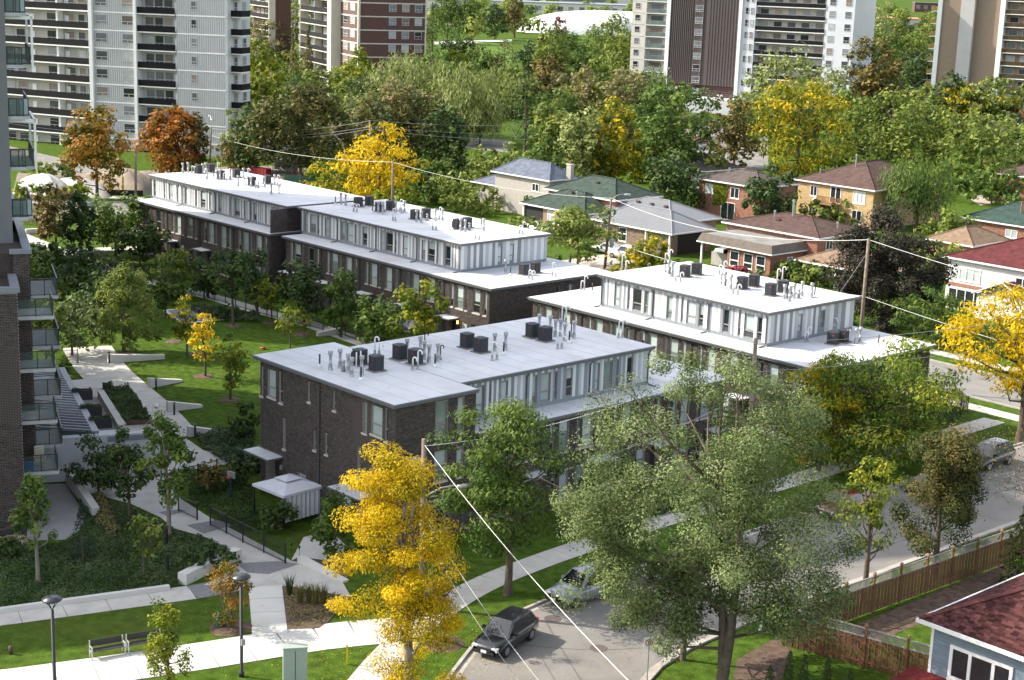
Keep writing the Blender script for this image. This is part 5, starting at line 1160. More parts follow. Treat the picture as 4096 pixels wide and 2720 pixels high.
lo=MB(); lo.poly([(-1.2,-6.2,2.0),(6.8,-6.2,2.0),(6.8,-.02,3.0),(-.9,-.02,3.0)]); lo.box(-1.2,6.8,-6.3,-6.2,1.85,2.02); lo.poly([(-1.2,-6.2,1.9),(-.9,-.02,2.9),(-.9,-.02,3.0),(-1.2,-6.2,2.0)])
lo.build('porch_roof',mat('red_porch_roof',(.115,.022,.021),.95,.14,2,.3,spec=.06),h); MB().box(-.6,6.3,-5.8,-.03,0,1.85).build('porch_wall',M_bsid,h)
pe=MB(); pe.poly([(7.2,-3.2,2.6),(13,-3.2,2.6),(13,-.03,3.6),(7.2,-.03,3.6)]); pe.build('porch_roof',MATS['red_porch_roof'],h)
# ------------------------------------------------------------------ trees
TSEED=[100]
def TR(label,bx,by,top,hw,kind='round',lm='green',cb=.28,dens=2.2,cx=None,**k):
    b=O(bx,by); D=px_at(b)[2]; hgt=2.0
    lo,hi=.5,45.0
    for _ in range(40):
        m=(lo+hi)/2
        if px_at((b.x,b.y,m))[1]>top*.43371: lo=m
        else: hi=m
    hgt=lo; rad=hw*.43371/F*D; TSEED[0]+=1
    if cx is not None:
        dpx=(cx-bx)*.43371/F*D; k['lean']=(_r0[0]*dpx,_r0[1]*dpx)
    return tree(label,b,hgt,rad,kind,lm,cb,dens,seed=k.pop('seed',TSEED[0]),**k)
GC='young trees of the courtyard'; GB='trees among the back gardens'; GF='street trees'
# street side
TR('golden honey locust beside the sidewalk, its crown full of yellow leaflets',935,1630,1060,140,'locust','yellow',.02,2.7,cx=898,ls=.15,taper=.6,clump=1.05,cap=80000,limbs=30,bark=M_barklight,group=GF)
TR('huge silvery green tree with forked trunk on the grass verge',1655,1600,856,325,'round','silver',.2,4.2,cx=1640,clump=.98,lobes=((-.78,.30,.42),(-.45,.16,.34),(.45,.22,.40),(-.85,.48,.34),(.2,.35,.4)),stems=2,limbs=34,ls=.14,asp=.52,trunk=.25,cap=125000,spread=.13,group=GF,seed=9)
TR('green honey locust leaning over the walk beside the brick corner',1167,1372,930,148,'locust','green',.30,3.4,cx=1152,limbs=24,group=GF)
TR('golden honey locust with forked trunk at the corner sidewalk',2348,1020,668,175,'locust','yellow',.36,2.1,cx=2330,limbs=26,trunk=.28,group=GF,seed=31)
TR('wide honey locust with yellow tips in front of the sunlit row\'s end',1990,1092,792,190,'locust','limemid',.08,2.8,limbs=20,group=GF)
TR('honey locust turning yellow beside the corner fence',1885,1085,825,95,'locust','goldmix',.12,2.4,group=GF)
TR('small honey locust overhanging the black corner fence',2085,1062,912,110,'locust','lime',.3,2.5,group=GF)
TR('bronze green linden with a neat egg shaped crown on the verge',2150,1327,1000,92,'oval','bronze',.24,3.6,ls=.15,group=GF)
TR('slim honey locust with a crooked trunk by the wooden fence',1987,1388,1060,68,'locust','lime',.36,1.5,cx=1993,limbs=14,group=GF)
bare('leafless twiggy tree at the kerb beside the parked dark car',O(2352,1224),6.6,4.6,5,'rust',GF)
TR('broad leaved dark tree on a straight slim trunk behind the silvery one',1572,1522,1240,125,'round','dark',.5,2.2,group=GF)
TR('staked sapling with thin brown foliage in a mulch ring',1020,1486,1268,42,'vase','rust',.35,.8,ls=.13,group=GF,limbs=22)
TR('young maple with yellow green leaves behind the benches',386,1580,1388,50,'oval','lime',.06,1.5,ls=.17,group=GC)
TR('multi stemmed shrub tree in autumn colour with a green watering bag',530,1450,1297,48,'vase','orgreen',.12,1.1,ls=.14,stems=4,trunk=.05,group=GC)
TR('cedar with brownish tips at the end of the wooden fence',2355,1352,1185,62,'cedar','cedar',.02,3.2,name='cedar_tree',group=GF)
# courtyard
TR('slender green tree beside the condominium wall',85,1347,1095,48,'oval','green',.4,1.9,group=GC,bark=M_barklight)
TR('dark blue spruce in the planted corner bed',190,1292,1155,50,'spruce','spruce',.02,3.2,name='spruce_tree',group=GC,ls=.17)
TR('small bright green tree in the groundcover bed',330,1328,1186,44,'oval','mid',.28,1.3,group=GC)
TR('green maple in front of the white garage wall',387,1238,962,64,'oval','green',.3,2.0,group=GC,bark=M_barklight)
TR('narrow dark maple against the white garage wall',296,1192,988,44,'oval','dark',.24,2.2,group=GC)
TR('layered dark tree before the garage ramp wall',226,1142,1006,70,'spread','dark',.16,1.8,group=GC)
TR('large light green maple beside the sunlit courtyard path',283,814,615,76,'oval','mid',.08,2.3,group=GC,ls=.24)
TR('small tree with yellow top on the courtyard lawn',430,820,686,35,'locust','goldmix',.3,1.8,group=GC)
TR('small bright yellow green tree in a mulch ring on the lawn',472,870,727,36,'locust','yellow',.3,1.4,group=GC,seed=77)
TR('small tree with olive foliage in the shaded end of the lawn',530,924,768,40,'locust','lime',.2,2.0,group=GC)
TR('young locust with feathery pale leaves near the wedge wall',668,802,706,30,'locust','lime',.42,1.5,group=GC)
TR('young locust with feathery pale leaves by the fence path',700,775,712,27,'locust','lime',.4,1.4,group=GC)
TR('small locust tree on the lawn edge before the middle row',625,745,634,36,'locust','lime',.3,1.8,group=GC)
TR('dark leafy tree on the lawn before the gap between rows',535,752,572,52,'round','dark',.42,2.2,group=GC)
TR('dense dark tree close to the gap between the rows',592,728,578,42,'round','dark',.3,2.2,group=GC)
TR('dark bushy tree before the far row\'s entrances',470,690,596,46,'round','dark',.12,2.2,group=GC)
TR('yellow green locust before the far row\'s entrances',415,676,572,38,'locust','lime',.3,1.9,group=GC)
for i,(bx,by,tp,hw,lm,lb) in enumerate(((700,748,612,52,'dark','dark tree hiding the middle row\'s first entrance'),(785,778,628,46,'green','upright green tree before the middle row\'s third bay'),(868,806,692,54,'green','rounded green tree beside the purple sunshade'),(965,822,655,52,'lime','tree with yellowing top beside the lit entrance'))): TR(lb,bx,by,tp-6,hw*1.2,'oval' if i==1 else 'round',lm,.18,2.3,group=GC)
for i,(bx,by,tp,hw,kind,lm,lb) in enumerate(((128,575,432,40,'round','rust','rusty leaved tree by the street lawn'),(186,612,452,34,'oval','dark','dark narrow tree by the curved path'),(265,590,460,58,'round','green','bright green tree left of the far row'),(322,612,520,46,'round','dark','shadowed tree at the far row\'s corner'),(120,660,570,55,'round','dark','dark tree beside the low concrete benches'),(215,700,590,60,'round','dark','broad dark tree below the path bend'),(90,730,600,48,'round','green','green tree beside the upper balconies'),(165,820,690,62,'round','silver','pale olive tree at the path head'),(105,850,668,42,'round','mid','green tree beside the balcony rails'),(48,492,426,16,'oval','lime','tiny lime sapling by the far kerb'),(185,470,430,22,'oval','lime','small yellowish tree by the far sidewalk'),(245,760,640,45,'round','dark','dark tree behind the light maple'),(380,730,600,38,'round','green','tree between lawn and far row fence'))): TR(lb,bx,by,tp-8,hw*1.3,kind,lm,.2,2.3,group=GC)
# back row and beyond
TR('maple with orange and green crown by the tarped mounds',222,458,250,80,'oval','orgreen',.16,2.7,group=GB)
TR('orange maple before the white tower',392,412,248,72,'oval','orange',.08,2.7,group=GB)
TR('brownish maple beside the orange one',445,412,266,46,'oval','rust',.1,2.0,group=GB)
TR('short rusty tree behind the far row\'s roof',552,395,318,48,'round','rust',.1,1.8,group=GB)
TR('golden locust behind the gap between the rows',872,485,288,98,'locust','yellow',.16,2.3,limbs=22,group=GB)
TR('lower golden locust left of the tall one',775,468,368,66,'locust','goldmix',.1,2.1,group=GB)
BT=[(1150,440,335,62,'round','mid',.04,'light green tree at the foot of the grass slope'),(1240,462,325,50,'round','green',.04,'green tree beside the light one behind the blue roof'),(2170,640,560,60,'round','mid',.1,'light tree between the bronze maple and the maroon roof'),(690,412,195,98,'round','bronze',.1,'large russet tree by the parking lot'),(605,330,98,46,'oval','lime',.1,'tall yellowing tree beside the white tower'),(675,225,86,26,'spruce','rust',.03,'browning spruce before the brick tower'),(709,262,70,38,'spruce','rust',.03,'taller browning spruce before the brick tower'),(590,400,240,48,'round','dark',.1,'dark tree by the white tower\'s corner'),
(955,310,108,118,'willow','willow',.3,'weeping willow before the brick tower'),(1075,330,132,100,'willow','willow',.3,'second weeping willow with trailing curtains'),(1105,335,230,62,'willow','willow',.2,'low willow trailing over the driveway'),
(838,315,178,68,'pine','dark',.1,'dark pine below the brick tower'),(912,405,212,82,'round','bronze',.1,'dark brown oak behind the golden locust'),(1022,415,248,52,'round','dark',.15,'dark round tree on the grass slope'),(1208,358,165,44,'pine','dark',.2,'dark pine right of the willows'),(1160,262,92,40,'pine','tan',.35,'thin tall pine right of the willows'),(1120,210,110,50,'round','green',.2,'green tree at the field edge'),
(1268,432,236,56,'oval','mid',.08,'light green tree behind the blue roof'),(1340,452,255,58,'round','willow',.06,'olive tree behind the green bungalow'),(1405,448,232,68,'oval','goldmix',.06,'tall maple turning yellow behind the bungalows'),(1540,425,196,84,'round','green',.1,'large dense green maple before the dark tower'),(1335,320,160,58,'round','tan',.1,'thin tan tree in the copse'),(1432,330,166,62,'round','tan',.1,'sparse tan tree left of the dark tower'),(1265,270,130,48,'round','rust',.1,'rust tinged tree in the copse'),(1500,270,150,50,'willow','silver',.3,'misty grey green tree at the tower\'s foot'),
(1290,165,60,50,'round','green',.08,'green tree before the dome'),(1405,165,48,58,'round','mid',.08,'olive tree at the dome\'s right end'),(1225,190,98,40,'round','dark',.08,'dark tree by the dome fence'),(1345,210,120,52,'round','green',.08,'green tree below the dome'),(1440,200,90,40,'round','lime',.08,'yellowish tree next to the cream tower'),
(1030,100,-12,36,'oval','green',.15,'tall park tree beyond the playing field'),(1085,95,-5,32,'oval','green',.15,'rounded park tree beyond the playing field'),(1140,92,10,32,'oval','dark',.15,'dark park tree beside the dome'),(995,118,5,20,'spruce','dark',.03,'spruce at the brick tower\'s corner'),(1062,150,85,42,'round','dark',.08,'low dark tree at the field corner'),(1185,88,-8,24,'oval','rust',.15,'park tree at the dome\'s left end'),(968,130,30,16,'spruce','dark',.03,'thin spruce by the brick tower'),
(1690,385,226,58,'round','rust',.12,'tree with bronzing leaves beside the tower drive'),(1832,435,190,112,'locust','goldmix',.12,'broad locust topped with gold behind the houses'),(1822,330,126,100,'round','willow',.1,'pale green tree against the dark tower'),(1945,400,210,60,'round','green',.1,'green tree right of the gold topped locust'),(2048,420,212,104,'round','mid',.06,'massive green tree behind the yellow brick house'),(2255,440,262,118,'round','mid',.06,'wide green tree at the right behind the houses'),(2110,535,338,92,'willow','green',.3,'feathery tree standing over the yellow brick house'),(2000,330,92,62,'round','rust',.08,'tall bronze tree beside the white tower flank'),(2085,240,118,52,'round','dark',.08,'dark tree before the solar roofed school'),(2155,265,112,68,'round','dark',.08,'dark grey green tree left of the beige tower'),(2292,230,112,46,'round','lime',.15,'yellowish tree before the beige tower'),(2210,320,195,62,'locust','goldmix',.1,'yellowing locust row below the poles'),(2310,320,222,52,'locust','yellow',.12,'golden tree at the right edge behind the roofs'),(2350,420,250,40,'round','dark',.1,'dark tree at the right edge'),
(1330,618,476,84,'spread','mid',.22,'spreading tree in the green bungalow\'s front garden'),(1545,500,350,60,'round','dark',.03,'dark bronze tree behind the metal roof'),(1770,532,384,54,'round','dark',.03,'dark tree between the brick houses'),(2192,572,486,62,'round','mid',.1,'light green tree before the green roofed bungalow'),(1915,520,462,66,'round','mid',.1,'low green tree before the yellow brick house'),(2285,470,380,70,'round','green',.08,'green tree over the paved drive'),(2345,540,440,40,'round','green',.1,'tree at the right edge above the green roof'),(1640,430,350,46,'round','mid',.06,'green tree behind the ivy house'),(1480,420,330,46,'round','mid',.06,'green shrubby tree behind the bungalows')]
for bx,by,tp,hw,kind,lm,cb,lb in BT: TR(lb,bx,by,tp,hw*1.13,kind,lm,cb,2.3 if kind!='willow' else 3.4,group=GB,limbs=9)
rc_=random.Random(17); CN={'green':'green','mid':'light green','dark':'dark green','tan':'thin tan','rust':'bronze','lime':'yellowing','willow':'pale olive'}
for yb in (150,205,262,322,385):
    for k in range(34):
        x=575+k*54+rc_.uniform(-22,22); y=yb+rc_.uniform(-16,16)
        if (1130<x<1460 and y<200) or (1010<x<1700 and y>400) or (x>1640 and y>350) or (1440<x<1980 and y<268) or (1585<x<1720 and y<420) or (1030<x<1260 and y>300) or (2160<x<2361 and y<215) or (x<820 and y<150) or (560<x<840 and 330<y<400 and x<700) or (960<x<1240 and y<225): continue
        lm=rc_.choice(('green','mid','dark','tan','willow','lime','mid','green','willow','mid','lime')); hh=rc_.uniform(85,150)
        TR(CN[lm]+' tree in the mixed copse between the towers and the houses',x,y,y-hh,rc_.uniform(38,66),rc_.choice(('round','round','oval','spread')),lm,.05,1.9,group='trees of the mixed copse',limbs=5)
TR('massive dark bronze maple behind the leaning utility pole',2042,756,498,132,'round','crimson',.06,3.6,group=GB,limbs=20,ls=.3)
TR('green locust behind the sunlit row\'s low roof',2152,800,672,98,'locust','green',.1,2.4,group=GB)
TR('purple red maple top before the dome',1288,150,40,22,'round','red',.1,1.8,group=GB)
# shrubs
SH_=[(90,412,372,38,'mid','bush at the white tower\'s foot'),(150,408,375,36,'green','second bush at the white tower\'s foot'),(265,405,368,34,'tan','dry bush at the white tower\'s foot'),(95,455,425,28,'green','weedy bush before the tarps'),(160,458,430,30,'tan','dry weedy bush before the tarps'),(960,470,400,60,'green','green bush behind the middle row\'s roof corner'),(1030,470,400,62,'mid','leafy bush behind the golden locust'),(1000,430,360,58,'green','spreading bush on the grass slope'),(920,500,430,50,'lime','yellowish bush below the golden locust'),(1210,545,500,40,'mid','garden bush by the low blue roofed wing'),(1270,640,585,46,'green','bush before the bungalow driveway'),(1600,660,612,44,'green','bush by the mansard bungalow corner'),(1700,640,612,38,'red','rose bush below the picture windows'),(1745,652,622,30,'green','small bush below the picture windows'),(1240,500,455,36,'green','bush behind the green bungalow'),(740,430,385,50,'lime','bush behind the far row\'s end'),(1985,640,600,44,'dark','dark bush by the tan carport'),(2300,700,640,50,'green','bush by the white clad house'),(1495,650,545,58,'goldmix','gold tipped shrub by the metal roofed bungalow'),(1430,668,588,46,'goldmix','gold green shrub beside the parked white car'),(1560,650,600,46,'green','green shrub by the bungalow corner'),(1880,660,606,56,'mid','hedge shrub below the tan carport'),(1820,650,600,40,'green','shrub by the weathered fence'),(1960,680,635,46,'dark','shadowed shrub under the bronze maple'),(2075,740,690,50,'lime','yellow green shrub under the bronze maple'),(1080,490,432,74,'mid','leafy bush before the slate blue roof'),(1115,420,356,70,'silver','olive bush behind the blue roofed house'),(1622,498,424,32,'rust','brown leaved bush beside the ivy wall'),(1290,565,520,16,'dark','clipped ball shrub before the stone base'),(1930,745,700,40,'green','green hedge clump behind the sunlit row'),(1175,752,716,28,'red','burgundy bush in the gap between the middle and sunlit rows'),(770,1285,1136,62,'green','dense green bush by the paved corner patio'),(640,1222,1150,46,'dark','dark bush beside the white gazebo'),(548,1122,1040,36,'dark','dark bush inside the black fence'),(495,1130,1060,40,'rust','reddish bush behind the black fence'),(560,1010,930,36,'dark','dark bush against the brick corner'),(590,1085,1030,30,'dark','low dark bush under the entrance canopy'),(500,1310,1258,48,'dark','spiky dark yew by the low concrete wall'),(450,1318,1276,42,'dark','low dark yew spreading over the bed'),(20,1290,1240,36,'dark','dark bush at the condominium wall foot'),(150,860,830,14,'green','round green bush by the patio fence'),(860,860,800,40,'dark','bush in the middle row\'s garden'),(1250,1140,1060,50,'green','bush by the street side entrance'),(1330,1150,1090,46,'green','bush before the street side windows'),(1420,1130,1060,52,'dark','dark bush by the last street side entrance'),(360,690,655,36,'dark','bush behind the far row fence'),(520,735,700,30,'dark','bush behind the gap fence')]
for i,(bx,by,tp,hw,lm,lb) in enumerate(SH_):
    b=O(bx,by); D=px_at(b)[2]; shrub(lb,b,max(.5,(by-tp)*.43371/F*D*1.02),hw*.43371/F*D,lm,300+i,'shrubs and bushes',dens=2.2)
for i,(bx,by,tp) in enumerate(((1815,1600,1500),(1850,1590,1508),(1905,1590,1516),(1955,1600,1545),(1772,1600,1535))):
    TR('row of small columnar cedars along the brown board fence',bx,by,tp,15,'cedar','dark',.02,3.5,name='cedar_shrub',cat='shrub',group='columnar cedars by the fence',ls=.1)
for i,(bx,by,tp) in enumerate(((1497,492,455),(1520,492,458),(1548,495,462),(1575,498,468),(1780,505,460),(1800,508,462))):
    TR('small columnar cedar in the row behind the metal roofed bungalow',bx,by,tp,8,'cedar','green',.02,2.6,name='cedar_shrub',cat='shrub',group='columnar cedars in the back gardens')
# ground cover and low planting
def OP(l): return [O(*p) for p in l]
leafbed('groundcover',OP([(0,1408),(150,1387),(318,1368),(390,1357),(450,1340),(545,1285),(520,1262),(472,1245),(400,1225),(322,1180),(190,1140),(180,1165),(215,1235),(60,1268),(0,1272)]),'cover',.4,26000,1,.15)
leafbed('groundcover',OP([(440,995),(585,985),(590,1075),(520,1070),(470,1035)]),'cover',.5,8000,2,.17)
leafbed('groundcover',OP([(655,1350),(790,1374),(745,1440),(665,1448)]),'tan',.25,1100,3,.14)
leafbed('groundcover',OP([(470,705),(600,728),(600,745),(500,742),(430,715)]),'cover',.7,5000,5,.2)
leafbed('groundcover',OP([(440,1165),(480,1180),(560,1230),(600,1225),(580,1120),(430,1090)]),'dark',.45,6000,6,.15)
leafbed('groundcover',OP([(70,560),(330,640),(340,690),(200,660),(60,620)]),'dark',.4,9000,7,.2)
leafbed('groundcover',OP([(60,475),(150,478),(150,520),(40,520)]),'tan',.6,3000,8,.25)
leafbed('groundcover',OP([(1300,1225),(1600,1125),(1600,1170),(1320,1250)]),'dark',.6,5000,9,.2)
leafbed('groundcover',OP([(1860,1060),(2080,985),(2200,950),(2090,1020),(1900,1080)]),'green',.7,6000,10,.2)
for i,(bx,by) in enumerate(((668,1372),(692,1392),(712,1390),(728,1394),(745,1392))):
    g_=MB(); r=random.Random(i)
    for _ in range(70):
        a=r.uniform(0,6.28); q=r.uniform(.1,.45); hh=r.uniform(.7,1.3); g_.tube([(0.1*math.cos(a),.1*math.sin(a),0),(q*.5*math.cos(a),q*.5*math.sin(a),hh*.7),(q*math.cos(a),q*math.sin(a),hh)],[.012,.010,.004],3,cap=False)
    o=g_.build('ornamental_grass',[leafmat('grass_blade_0',[(.06,.09,.02),(.10,.12,.03)]),leafmat('grass_blade_1',[(.17,.15,.04),(.22,.19,.06)])][i>0],None,loc=O(bx,by)); tag(o,'dark upright grass clump at the mulch bed corner' if i==0 else 'tuft of golden ornamental grass in the mulch bed','grass clump','ornamental grasses in the mulch bed')
for k,(l,n) in enumerate(((((5,1268),(20,1262),(40,1255),(52,1262),(12,1250)),5),(((245,1190),(250,1215),(262,1235),(240,1210),(232,1175),(228,1160)),6))):
    for i,q in enumerate(l):
        b=O(*q); t=thing('hydrangea',('cream hydrangea at the condominium wall foot','faded tan hydrangea beside the ramp wall')[k],'flowering shrub',b,0,'hydrangeas')
        rng=np.random.RandomState(i+k*9); n_=500; d=unit(rng,n_,.6); C=d*np.array([.6,.6,.8])*rng.uniform(.7,1,n_)[:,None]; C[:,2]=np.abs(C[:,2])
        V,Q=leafquads(C,d,np.full(n_,.13),.9,rng); put('flower_heads',fastmesh('flower_heads',V,Q,LM['flower' if k==0 else 'tan'],rng.uniform(0,1,n_)),t)
        V,Q=leafquads(C*.85,d,np.full(n_,.15),.7,rng); put('leaves',fastmesh('leaves',V,Q,LM['dark'],rng.uniform(0,1,n_)),t)
# fallen leaves
def litter(q,rx,n,lm,seed):
    rng=np.random.RandomState(seed); c=O(*q); a=rng.uniform(0,6.28,n); r_=np.sqrt(rng.uniform(0,1,n))*rx; C=np.stack([c.x+r_*np.cos(a),c.y+r_*np.sin(a),np.full(n,.05)],1); V,Q=leafquads(C,rng.normal(size=(n,3))*.15+np.array([0,0,1]),rng.uniform(.05,.10,n),.6,rng); put('fallen_leaves',fastmesh('fallen_leaves',V,Q,LM[lm],rng.uniform(0,1,n)),None,kind='stuff')
for k,(q,rx,n,lm) in enumerate((((960,1540),6,900,'yellow'),((1100,1480),4,300,'yellow'),((1700,1480),7,500,'tan'),((2320,1030),6,900,'orange'),((2000,1340),6,350,'tan'),((1500,1530),3,160,'orange'),((300,1480),8,250,'tan'),((560,1500),6,200,'yellow'),((480,860),5,250,'yellow'))): litter(q,rx,n,lm,k)
# distant wood
rng=np.random.RandomState(8); CV=[];CN=[];CH=[];CS=[]
for i in range(420):
    x=rng.uniform(0,1024); D=rng.uniform(470,1700); dxy=np.array(ray(x,0)[:2]); dxy/=np.linalg.norm(dxy); px_=dxy*D
    if 660<D: pass
    p=px_at((px_[0],px_[1],0)); 
    if 500<p[0]<640 and D<900: continue
    if 410<p[0]<520 and D<760: continue
    hgt=rng.uniform(9,17); rad=rng.uniform(4,8); n=int(170*(1 if D<900 else .6)); d=unit(rng,n,.5); q=rng.uniform(.55,1,n)
    C=np.stack([px_[0]+d[:,0]*rad*q,px_[1]+d[:,1]*rad*q,hgt*.52+d[:,2]*hgt*.48*q],1); CV.append(C); CN.append(d+np.array([0,0,.4])); CH.append(np.clip(rng.uniform(.15,.85)+rng.normal(0,.15,n),0,1)); CS.append(np.full(n,1.5+D*.0009))
V,Q=leafquads(np.concatenate(CV),np.concatenate(CN),np.concatenate(CS),.8,rng); put('distant_wood',fastmesh('distant_wood',V,Q,LM['mid'],np.concatenate(CH)),None,kind='stuff')
print('leaf tris',TSTAT[0])
# ------------------------------------------------------------------ cars
def carpaint(n,c):
    m=mat('car_paint_'+n,c,.3,.03,1,spec=.5,metal=.1); b=m.node_tree.nodes['Principled BSDF']; b.inputs['Coat Weight'].default_value=1; b.inputs['Coat Roughness'].default_value=.03; return m
M_cglass=mat('car_glass',(.015,.018,.02),.05,.1,1,spec=.9); M_lamp=mat('headlamp_lens',(.55,.56,.55),.12,.1,3,spec=.8); M_tail=mat('tail_lamp',(.30,.012,.012),.2,.1,3); M_rim=mat('alloy_rim',(.36,.37,.38),.35,.1,4,metal=.6); M_plate=mat('licence_plate',(.62,.64,.68),.5,.04,3)
def loft(mb,secs,mi=0,caps=True):
    n=len(secs[0]); b=len(mb.v)
    for s in secs: mb.v+=[tuple(p) for p in s]
    for i in range(len(secs)-1):
        for k in range(n):
            a=b+i*n+k; c=b+i*n+(k+1)%n; mb.f.append((a,c,c+n,a+n)); mb.m.append(mi)
    if caps: mb.f.append(tuple(b+k for k in range(n-1,-1,-1))); mb.m.append(mi); e=b+(len(secs)-1)*n; mb.f.append(tuple(e+k for k in range(n))); mb.m.append(mi)
def car(label,pos,heading,paint,kind='suv',z=0.004):
    "x forward; origin on the ground below the middle"
    t=thing('parked_car',label,'car',(pos[0],pos[1],z),heading,'cars parked in the streets and drives')
    suv=kind=='suv'; L=4.5 if suv else 4.35; hw=.92 if suv else .87; hr=1.68 if suv else (1.55 if kind=='hatch' else 1.43); zb=.98 if suv else .92
    st=[(-L/2,.42,.78,zb-.10),(-L/2+.12,.30,.94,zb-.02),(-L*.3,.24,1,zb),(0,.22,1,zb),(L*.18,.22,1,zb),(L*.30,.24,.99,zb-.06),(L/2-.28,.27,.94,zb-.18),(L/2-.06,.32,.80,zb-.30),(L/2,.40,.70,zb-.42)]
    secs=[]
    for x,z0,kw,zt in st:
        w=hw*kw; secs.append([(x,-w*.9,z0),(x,-w,z0+.2),(x,-w*1.0,zt-.22),(x,-w*.93,zt-.04),(x,-w*.6,zt+.02),(x,w*.6,zt+.02),(x,w*.93,zt-.04),(x,w,zt-.22),(x,w,z0+.2),(x,w*.9,z0)])
    mb=MB(); loft(mb,secs); bd=mb.build('body',paint,t,True)
    f0,f1,r1,r0={'suv':(L*.24,L*.06,-L*.40,-L*.47),'hatch':(L*.25,L*.06,-L*.36,-L*.46),'sedan':(L*.22,L*.05,-L*.20,-L*.36)}[kind]
    wb,wr=hw*.93,hw*.74; zt=zb-.03
    def sec(x,w,z_): return [(x,-wb if z_<zb else -w,zt),(x,-w,z_),(x,-w*.8,z_+.04),(x,w*.8,z_+.04),(x,w,z_),(x,wb if z_<zb else w,zt)]
    cb=MB(); S_=[[(f0,-wb,zt),(f0,-wb,zt+.005),(f0,-wb*.8,zt+.02),(f0,wb*.8,zt+.02),(f0,wb,zt+.005),(f0,wb,zt)],[(f1,-wb,zt),(f1,-wr,hr-.06),(f1,-wr*.8,hr-.02),(f1,wr*.8,hr-.02),(f1,wr,hr-.06),(f1,wb,zt)],[((f1+r1)/2,-wb,zt),((f1+r1)/2,-wr,hr-.03),((f1+r1)/2,-wr*.8,hr),((f1+r1)/2,wr*.8,hr),((f1+r1)/2,wr,hr-.03),((f1+r1)/2,wb,zt)],[(r1,-wb,zt),(r1,-wr,hr-.08),(r1,-wr*.8,hr-.04),(r1,wr*.8,hr-.04),(r1,wr,hr-.08),(r1,wb,zt)],[(r0,-wb*.95,zt),(r0,-wb*.95,zt+.01),(r0,-wb*.7,zt+.03),(r0,wb*.7,zt+.03),(r0,wb*.95,zt+.01),(r0,wb*.95,zt)]]
    loft(cb,S_); cb.build('cabin',paint,t)
    e=.012
    def lerp(a,b,k): return a+(b-a)*k
    ws=MB().poly([(lerp(f0,f1,.10)+e,-wb*.88,lerp(zt,hr-.05,.10)+e),(lerp(f0,f1,.10)+e,wb*.88,lerp(zt,hr-.05,.10)+e),(lerp(f0,f1,.92)+e,wr*.84,lerp(zt,hr-.03,.93)+e),(lerp(f0,f1,.92)+e,-wr*.84,lerp(zt,hr-.03,.93)+e)]); ws.build('windscreen',M_cglass,t)
    rwn=MB().poly([(lerp(r0,r1,.90)-e,-wr*.82,lerp(zt,hr-.08,.90)+e),(lerp(r0,r1,.90)-e,wr*.82,lerp(zt,hr-.08,.90)+e),(lerp(r0,r1,.22)-e,wb*.84,lerp(zt,hr-.08,.22)+e),(lerp(r0,r1,.22)-e,-wb*.84,lerp(zt,hr-.08,.22)+e)]); rwn.build('rear_window',M_cglass,t)
    mid=(f1+r1)/2
    for s in (-1,1):
        def P(x,k,): return (x,s*(lerp(wb,wr,k)+e),lerp(zt,hr-.07,k)+.0)
        for a,b,c,d in ((f1+(f0-f1)*.55,mid+.04,f1-.03,mid+.04),(mid-.04,r1+.25,mid-.04,r1+.3),(r1+.15,lerp(r1,r0,.55),r1+.2,r1+.02)):
            q=[P(a,.12),P(b,.12),P(d,.9),P(c,.9)]; q=q if s<0 else q[::-1]; MB().poly(q[::-1]).build('side_window',M_cglass,t)
        mr=MB(); mr.cbox((f1+.32,s*(hw+.08),zb+.08),(.14,.2,.16)); mr.build('mirror',paint,t)
        hl=MB(); hl.cbox((L/2-.14,s*hw*.66,zb-.33),(.24,.34,.17)); hl.build('headlight',M_lamp,t)
        tlp=MB(); tlp.cbox((-L/2+.06,s*hw*.74,zb-.14),(.12,.22,.34)); tlp.build('tail_light',M_tail,t)
        for x in (L*.30,-L*.29):
            wh=MB(); wh.lathe([(.2,-.1),(.3,-.11),(.335,-.08),(.335,.08),(.3,.11),(.2,.1)],16); w=wh.build('wheel',M_rubber,t,loc=(x,s*(hw-.09),.335)); w.rotation_euler=(R(90),0,0)
            rm=MB(); rm.lathe([(.21,-.112),(.21,.112)],14)
            for k in range(5):
                a=2*math.pi*k/5; rm.box(.02,.2,-.03,.03,-.122,.122,M=Matrix.Rotation(a,4,'Z'))
            rm.build('rim',M_rim,w)
    MB().cbox((L/2-.02,0,zb-.36),(.1,hw*.9,.13)).build('grille',M_black,t); MB().cbox((L/2-.03,0,.40),(.14,hw*1.35,.16)).build('bumper',M_black,t)
    MB().cbox((L/2+.045,0,.45),(.02,.32,.15)).build('licence_plate',M_plate,t); MB().cbox((-L/2+.02,0,.62),(.1,.34,.16)).build('licence_plate',M_plate,t)
    if suv:
        for s in (-1,1): MB().tube([(f1-.2,s*wr*.8,hr+.0),(f1-.35,s*wr*.8,hr+.05),(r1+.3,s*wr*.8,hr+.05),(r1+.15,s*wr*.8,hr-.02)],.02,5).build('roof_rail',M_black,t)
    return t
K=carpaint('black',(.012,.013,.015)); WH=carpaint('white',(.62,.62,.61)); SV=carpaint('silver',(.27,.29,.33)); RD=carpaint('red',(.16,.012,.016)); GY=carpaint('grey',(.06,.062,.068))
car('black compact hatchback parked at the kerb bend',(-56.35,51.9),R(-80)+R(8),K,'hatch')
car('silver sport utility car parked behind the black hatchback',(-58.45,59.6),R(-90),SV,'suv')
car('dark sport utility car parked at the kerb by the leafless tree',(-58.4,101.2),R(-90),K,'suv')
car('dark red car parked behind the slim honey locust',(-58.4,83.5),R(-90),RD,'sedan')
p=T(2,1,1040,815); car('white sport utility car on the bungalow drive',(p.x,p.y),R(196),WH,'suv',.02)
